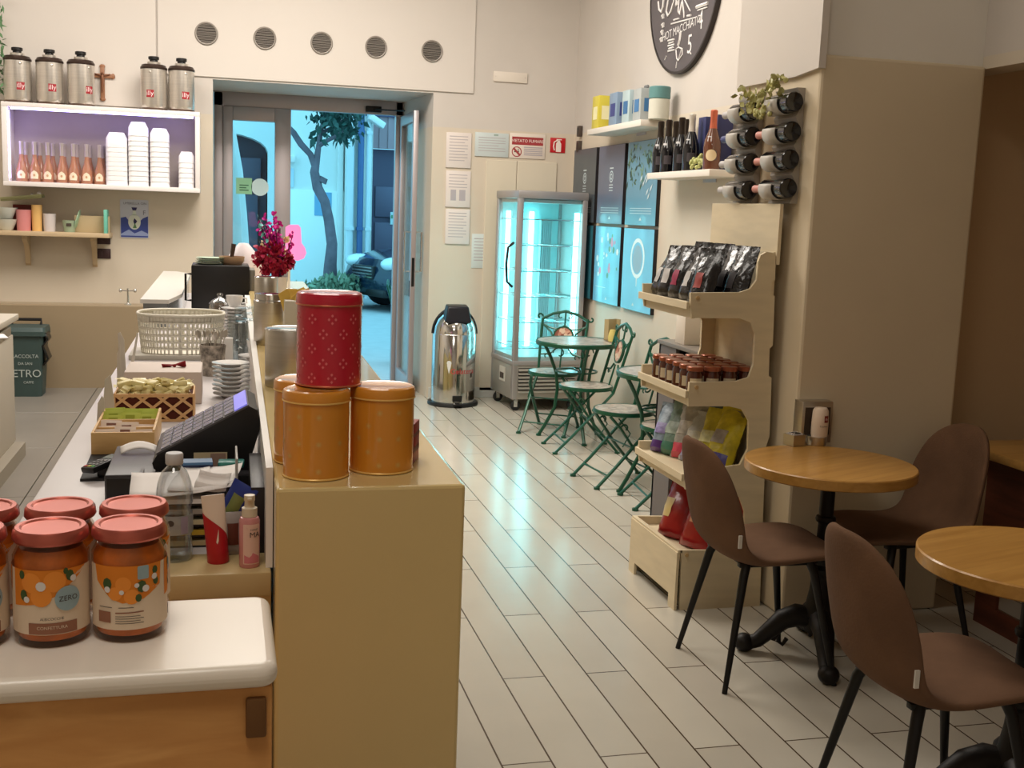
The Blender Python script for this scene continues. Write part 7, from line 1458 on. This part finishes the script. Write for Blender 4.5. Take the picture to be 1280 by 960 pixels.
# table-top set
nap = thing('napkin_dispenser', 'brushed steel napkin dispenser standing at the back of the cafe table', 'napkin dispenser'); q = U(1020, 556, Z=.75); yN = q.y + .035; x0, x1 = U(1002, 530, Y=yN).x, U(1040, 530, Y=yN).x; hN = U(1020, 502, Y=yN).z - .75
mb(STEEL).box(-(x1 - x0) / 2, -.02, 0, (x1 - x0) / 2, .05, hN, .004).build('case', nap); mb(mat('slot_dark', (60, 46, 34), .5)).box(-(x1 - x0) / 2 + .012, -.022, hN * .2, (x1 - x0) / 2 - .012, -.0195, hN * .86).build('slot', nap); nap.location = ((x0 + x1) / 2, yN + .02, .75)
sgd = thing('sugar_dispenser', 'white sugar shaker with a red square mark in a steel cup', 'sugar shaker'); q = U(1021, 557, Z=.75); sgd.location = (U(1021, 550, Y=q.y + .02).x, q.y + .02, .75)
mb(STEEL).lathe([(0, 0), (.036, 0), (.038, .003), (.038, .034), (.034, .035), (0, .03)], 28).build('cup', sgd); hS = U(1025, 509, Y=q.y + .02).z - .75
mb(mat('shaker_white', (226, 206, 186), .4)).lathe([(0, .03), (.03, .032), (.033, .045), (.0335, hS * .6), (.031, hS - .014), (.024, hS - .002), (0, hS)], 28, (.008, 0, 0)).build('shaker_body', sgd)
t = MB(); t.at((.008, 0, 0)); t.m(mat('mark_red', (130, 44, 40), .5)).wrap([(.0, hS * .62), (.02, hS * .62), (.02, hS * .8), (.0, hS * .8)], .0337, k=2); t.m(LWH); t.text('illy', .013, Matrix.Identity(4), (.0342, -PI / 2 + .3, hS * .71)); t.m(INK).text('Zucchero', .009, None, (.0342, -PI / 2 + .0, hS * .52)); t.build('mark', sgd, False)
smt = thing('sugar_tin', 'small square steel tin beside the white sugar shaker', 'tin'); q = U(996, 558, Z=.75); smt.location = (q.x, q.y + .025, .75); smt.rotation_euler = (0, 0, .25)
mb(STEEL).box(-.03, -.03, 0, .03, .03, .003).box(-.03, -.03, 0, -.0275, .03, .045).box(.0275, -.03, 0, .03, .03, .045).box(-.0275, -.03, 0, .0275, -.0275, .045).box(-.0275, .0275, 0, .0275, .03, .045).build('tin_body', smt, False); t = mb(PAPER)
for k in range(5): t.box(-.024, -.022 + k * .01, .004, .024, -.018 + k * .01, .048 + .004 * (k % 2))
t.m(BLACKP).box(-.01, -.02, .044, .014, .01, .052, .002); t.build('contents', smt, False)
# brown counter in the niche
bk2 = thing('niche_counter', 'reddish brown counter with an orange wood top in the wall niche', 'counter'); BRW = wood('red_brown', (110, 58, 40), (84, 42, 28), .45, (10, 1.5, 10), 2)
yk1 = 4.06; mb(OAK).box(2.965, 1.6, .715, 3.7, yk1, .75, .004).build('top', bk2); BM = mb(BRW)
BM.box(3.06, 1.65, .3, 3.65, yk1 - .09, .715); BM.build('body', bk2, False); mb(BRW).box(3.06, 1.65, 0, 3.075, yk1 - .09, .09).box(3.06, yk1 - .22, .09, 3.075, yk1 - .09, .3).box(3.06, 2.6, .09, 3.075, 2.75, .3).build('plinth_board', bk2, False)
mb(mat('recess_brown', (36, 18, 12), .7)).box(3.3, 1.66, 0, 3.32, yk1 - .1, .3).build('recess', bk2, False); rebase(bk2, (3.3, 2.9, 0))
# ================================================================ LIGHT
w = bpy.data.worlds.new('sky'); sc.world = w; w.use_nodes = True
bg = w.node_tree.nodes['Background']; bg.inputs['Color'].default_value = (0.24, 0.73, 1.0, 1); bg.inputs['Strength'].default_value = 2.55
def area(name, loc, sx, sy, power, color, rot=(0, 0, 0)):
    d = bpy.data.lights.new(name, 'AREA'); d.shape = 'RECTANGLE'; d.size = sx; d.size_y = sy; d.energy = power; d.color = color
    o = bpy.data.objects.new(name, d); C.objects.link(o); o.location = loc; o.rotation_euler = rot; return o
WARM = (1.0, 0.93, 0.84)
area('ceiling_or_fill_lamp', (0.6, 7.2, 4.1), 1.6, 1.6, 145, WARM)
area('ceiling_or_fill_lamp', (-1.4, 7.4, 4.1), 1.4, 1.6, 62, WARM)
area('ceiling_or_fill_lamp', (0.2, 4.0, 4.1), 1.2, 1.2, 34, WARM)
area('ceiling_or_fill_lamp', (1.9, 6.3, 4.1), 1.0, 1.6, 22, WARM)
area('ceiling_or_fill_lamp', (-0.4, 0.6, 4.1), 1.2, 1.2, 34, WARM)  # added fill light to brighten the front of the room, not a known fixture
vs = sc.view_settings; vs.view_transform = 'Standard'; vs.look = 'None'; vs.exposure = 0; vs.gamma = 1; vs.use_curve_mapping = False
